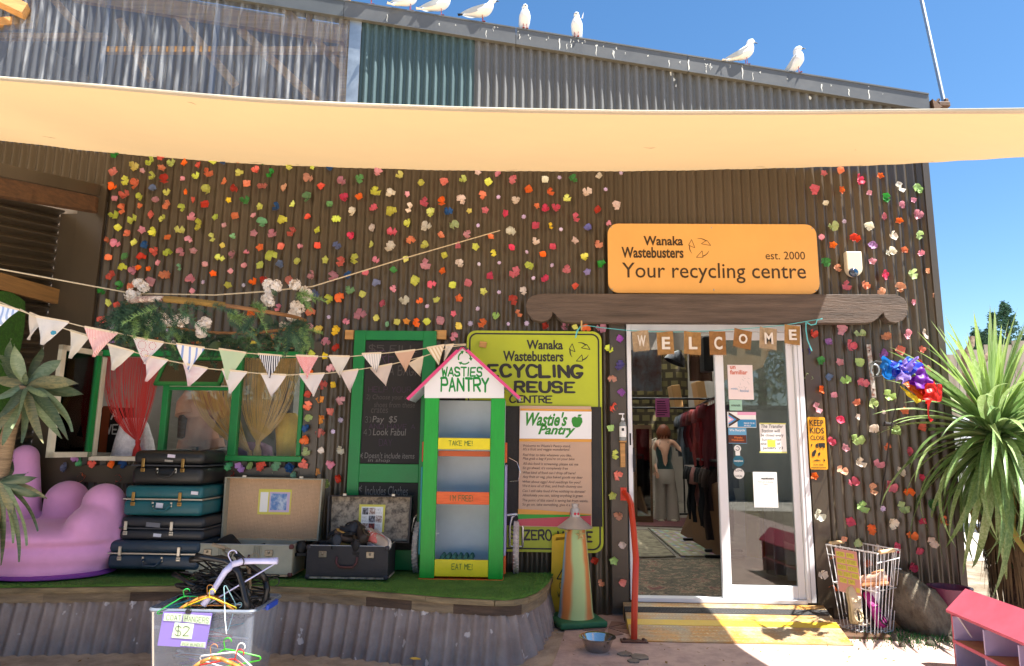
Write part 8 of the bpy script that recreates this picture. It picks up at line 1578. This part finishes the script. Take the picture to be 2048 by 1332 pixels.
# rails of clothes
def garment(w, h, seed):
    rd = random.Random(seed); m = MB(); sh = rd.uniform(.75, 1)
    def f(u, v):
        s = 2*u-1; hw = w*(.35+.65*min(1, v*5))*(1+.08*math.sin(11*v)); return Vector((hw*s*.5, .035*math.sin(4.5*s*PI+seed)*(.3+v)+(.02 if abs(s) < .9 else 0), -h*v+(.04*abs(s)*(1-v))*-1))
    m.grid(f, 12, 10)
    for s in (-1, 1): m.tube([(s*w*.45, 0, -.04), (s*w*.55, .01, -.16*sh), (s*w*.56, .02, -.3*sh)], [.045, .04, .042], 8)
    m.tube([(0, 0, 0), (0, 0, .05), (.012, 0, .065), (.02, 0, .05)], .003, 4); me = m.mesh('garment'); [setattr(p_, 'use_smooth', True) for p_ in me.polygons]; return me
ORD = 'first second third fourth fifth sixth seventh eighth ninth tenth eleventh twelfth thirteenth fourteenth fifteenth sixteenth seventeenth eighteenth nineteenth twentieth twenty-first twenty-second twenty-third twenty-fourth'.split()
GM = [garment(.36, h, i) for i, h in enumerate((.62, .7, .78, .9, 1.05))]
def rail(label, xa, ya, Ya, xb_, yb_, Yb, cols_, n_, glab):
    a, b = P(xa, ya, Y=Ya), P(xb_, yb_, Y=Yb); b.z = a.z = (a.z+b.z)/2; T = Th('clothes_rail', label, 'clothes rail', ((a+b)/2).to_tuple()[:2]+(FZ,)); m = MB(); m.tube([a, b], .014, 8); T.part('bar', m, black, smooth=50)
    for p in (a, b): m = MB(); m.tube([(p.x, p.y, p.z), (p.x, p.y, FZ+.05)], .014, 8); m.bbox((p.x, p.y, FZ+.03), (.4, .05, .03), .008, 1); T.part('upright', m, black)
    ang = math.atan2((b-a).y, (b-a).x)
    for i in range(n_):
        t = (i+.5)/n_; p = a.lerp(b, t); c = cols_[i*len(cols_)//n_]; nm, hx = c; o = bpy.data.objects.new('hanging_garment', random.choice(GM)); COL.objects.link(o); o.location = (p.x, p.y, p.z-.06); o.rotation_euler = (0, 0, ang+PI/2+random.uniform(-.25, .25)); o.scale = (.8, .8, .72); me = o.data
        if not me.materials: me.materials.append(None)
        o.material_slots[0].link = 'OBJECT'; o.material_slots[0].material = M('cloth_'+hx, hx, .85, var=.25, vs=6, bump=.3, bs=15); tag(o, nm+', '+ORD[i]+' '+glab+' from its far end', 'clothing', 'clothes '+glab)
dk = [('charcoal top', '3a3c40'), ('grey top', '5a5c60'), ('dark grey top', '44464a'), ('slate blue top', '4a525c'), ('plum top', '5a2c3a'), ('dark red top', '7a2028'), ('maroon top', '5c1c24'), ('brick red top', '8a3430'), ('dusty rose top', 'a05a5c'), ('red top', '8a1c24'), ('wine red shirt', '6a2830')]
rail('black clothes rail of grey and red tops beside the shopper', 1364, 822, 6.4, 1436, 800, 2.3, dk, 24, 'hanging on the shop rail')
rail('low second rail of dark and pink clothes behind the door pane', 1395, 925, 3.2, 1442, 915, 1.9, [('black dress', '1c1c20'), ('dusty pink dress', '9a6660'), ('black coat', '18181a'), ('brown coat', '3a2a24')], 9, 'hanging on the low rail')
bg = Th('high_rail', 'pair of long black rails crossing the shop above head height', 'rail', P(1330, 800, Y=3.0)); 
for y in (797, 816): m = MB(); m.tube([P(1264, y, Y=3.0), P(1440, y+1, Y=3.0)], .013, 8); bg.part('bar', m, black)
def hang_cloth(name, lab_, cat, x0, y0, x1, y1, Y, mat, amp=.03):
    X0, X1, Z0, Z1 = WR(x0, y0, x1, y1, Y); m = MB(); m.grid(lambda u, v: Vector((lerp(X0, X1, u), Y+amp*math.sin(14*u)+.01*math.sin(6*v), lerp(Z0, Z1, v))), 30, 8); solo(name, lab_, cat, m, mat, ((X0+X1)/2, Y, Z0), smooth=70)
hang_cloth('patterned_cloth', 'grey and rust camouflage patterned cloth hanging high inside the doorway', 'cloth', 1264, 700, 1324, 782, 2.6, M('camo_cloth', '7a8088', .9, col2='6a4030', vs=3))
brk = M('retro_curtain', '8a7a3c', .9); nn, ll, bb = nodes(brk); tc = nn.new('ShaderNodeTexCoord'); bk = nn.new('ShaderNodeTexBrick'); bk.inputs['Color1'].default_value = (*lin('4c421f'), 1); bk.inputs['Color2'].default_value = (*lin('6a5f3a'), 1); bk.inputs['Mortar'].default_value = (*lin('2e2410'), 1); bk.inputs['Scale'].default_value = 3.2; bk.inputs['Mortar Size'].default_value = .085; bk.inputs['Row Height'].default_value = .45; mp = nn.new('ShaderNodeMapping'); mp.inputs['Rotation'].default_value = (R(90), 0, 0); ll.new(tc.outputs['Object'], mp.inputs[0]); ll.new(mp.outputs[0], bk.inputs[0]); ll.new(bk.outputs[0], bb.inputs['Base Color'])
hang_cloth('retro_curtain', 'mustard and brown retro patterned curtain at the far end of the shop', 'curtain', 1262, 700, 1378, 880, 5.9, brk, .05)
hang_cloth('brown_coat', 'brown suede coat hanging high beside the door stile', 'coat', 1378, 672, 1425, 762, 2.8, M('suede', '5c4030', .9, var=.3, vs=3))
hang_cloth('yellow_garment', 'olive yellow coat standing on a form behind the door pane', 'coat', 1490, 945, 1560, 1115, 1.1, M('olive_cloth', '8a8420', .8, var=.3, vs=4), .05); hang_cloth('white_shirt', 'pale draped cloth on the display behind the door pane', 'cloth', 1530, 1000, 1572, 1150, .9, M('pale_drape', '9a948c', .9, var=.2), .05)
X0, X1, Z0, Z1 = WR(1311, 797, 1339, 834, 2.95); T = Th('pink_notice', 'pink handwritten notice taped to the high black rails', 'notice', ((X0+X1)/2, 2.95, Z0)); m = MB(); m.span((X0, 2.95, Z0), (X1, 2.953, Z1)); T.part('sheet', m, M('magenta_paper', 'c05c9a', .7)); m = MB(); [ribbon(m, [P(1314, 803+k*4.4, Y=2.946), P(1330+(k*7 % 6), 803+k*4.4, Y=2.946)], .01) for k in range(7)]; T.part('small_print', m, M('plum_ink', '4a1a3c', .7), kind='stuff')
m = MB(); X0, X1, Z0, Z1 = WR(1408, 672, 1428, 742, 1.9); m.bbox(((X0+X1)/2, 2.0, (Z0+Z1)/2), (X1-X0, .2, Z1-Z0), .01, 1); solo('black_speaker', 'black box speaker mounted high inside by the door stile', 'speaker', m, black, ((X0+X1)/2, 2, Z0))
c = P(1350, 722, Y=2.6); m = MB(); m.lathe([(.02, .13), (.04, .11), (.10, .06), (.13, -.02), (.125, -.02), (.03, .1)], c, 20, Matrix.Rotation(R(25), 4, 'Y')); solo('pendant_lamp', 'dark metal dome lamp shade hung inside the doorway', 'lamp', m, M('lamp_metal', '3c3c40', .3, .7), tuple(c), smooth=50)
c = P(1408, 1058, Z=FZ); st_ = Th('plastic_stool', 'grey blue ribbed plastic step stool on the shop floor under the clothes', 'stool', c); spm = M('stool_grey', '6a747a', .55)
m = MB(); m.bbox((c.x, c.y, FZ+.40), (.30, .26, .03), .012, 2); st_.part('seat', m, spm); m = MB(); m.bbox((c.x, c.y-.1, FZ+.18), (.34, .02, .36), .008, 1); [m.box((c.x-.14+.028*k, c.y-.113, FZ+.17), (.012, .006, .30)) for k in range(11)]; st_.part('front', m, spm); m = MB(); [m.bbox((c.x+s*.16, c.y, FZ+.19), (.03, .24, .38), .01, 1) for s in (-1, 1)]; st_.part('side', m, spm)
m = MB(); a, b = P(1284, 860, Y=5.2), P(1300, 1030, Y=5.2); m.span((P(1268, 900, Y=5.2).x, 5.2, FZ), (P(1304, 900, Y=5.2).x, 5.26, P(1284, 850, Y=5.2).z)); mr_ = Th('mirror', 'tall timber framed mirror leaning by the far curtain', 'mirror', (a.x, 5.2, FZ)); mr_.part('frame', m, dtimber); m = MB(); m.span((P(1273, 900, Y=5.19).x, 5.19, FZ+.1), (P(1299, 900, Y=5.19).x, 5.198, P(1284, 858, Y=5.19).z)); mr_.part('pane', m, M('mirror_face', '9a9a9a', .05, 1))
for i, (x, y0, y1, lab_) in enumerate(((1353, 770, 816, 'tall cardboard carton standing on a shelf over the clothes rail'), (1402, 762, 812, 'leaning cardboard carton beside the other carton over the clothes rail'))):
    X0, X1, Z0, Z1 = WR(x-8, y0, x+9, y1, 4.2); m = MB(); m.bbox(((X0+X1)/2, 4.3, (Z0+Z1)/2), (X1-X0, .3, Z1-Z0), .01, 1, Matrix.Rotation(R(-8), 4, 'Y')); solo('cardboard_carton', lab_, 'box', m, M('cardboard', 'a07848', .85), ((X0+X1)/2, 4.3, Z0))
m = MB(); p0 = P(1262, 1100, Y=2); m.prism([P(1395, 980, Y=2.8), P(1444, 960, Y=1.5), P(1446, 1120, Z=FZ), P(1360, 1068, Z=FZ)], (.03, .02, 0)); solo('plywood_screen', 'slanting plywood board under the clothes rails', 'board', m, M('plywood', '6e4a28', .8, var=.2), tuple(P(1400, 1050, Y=2)))
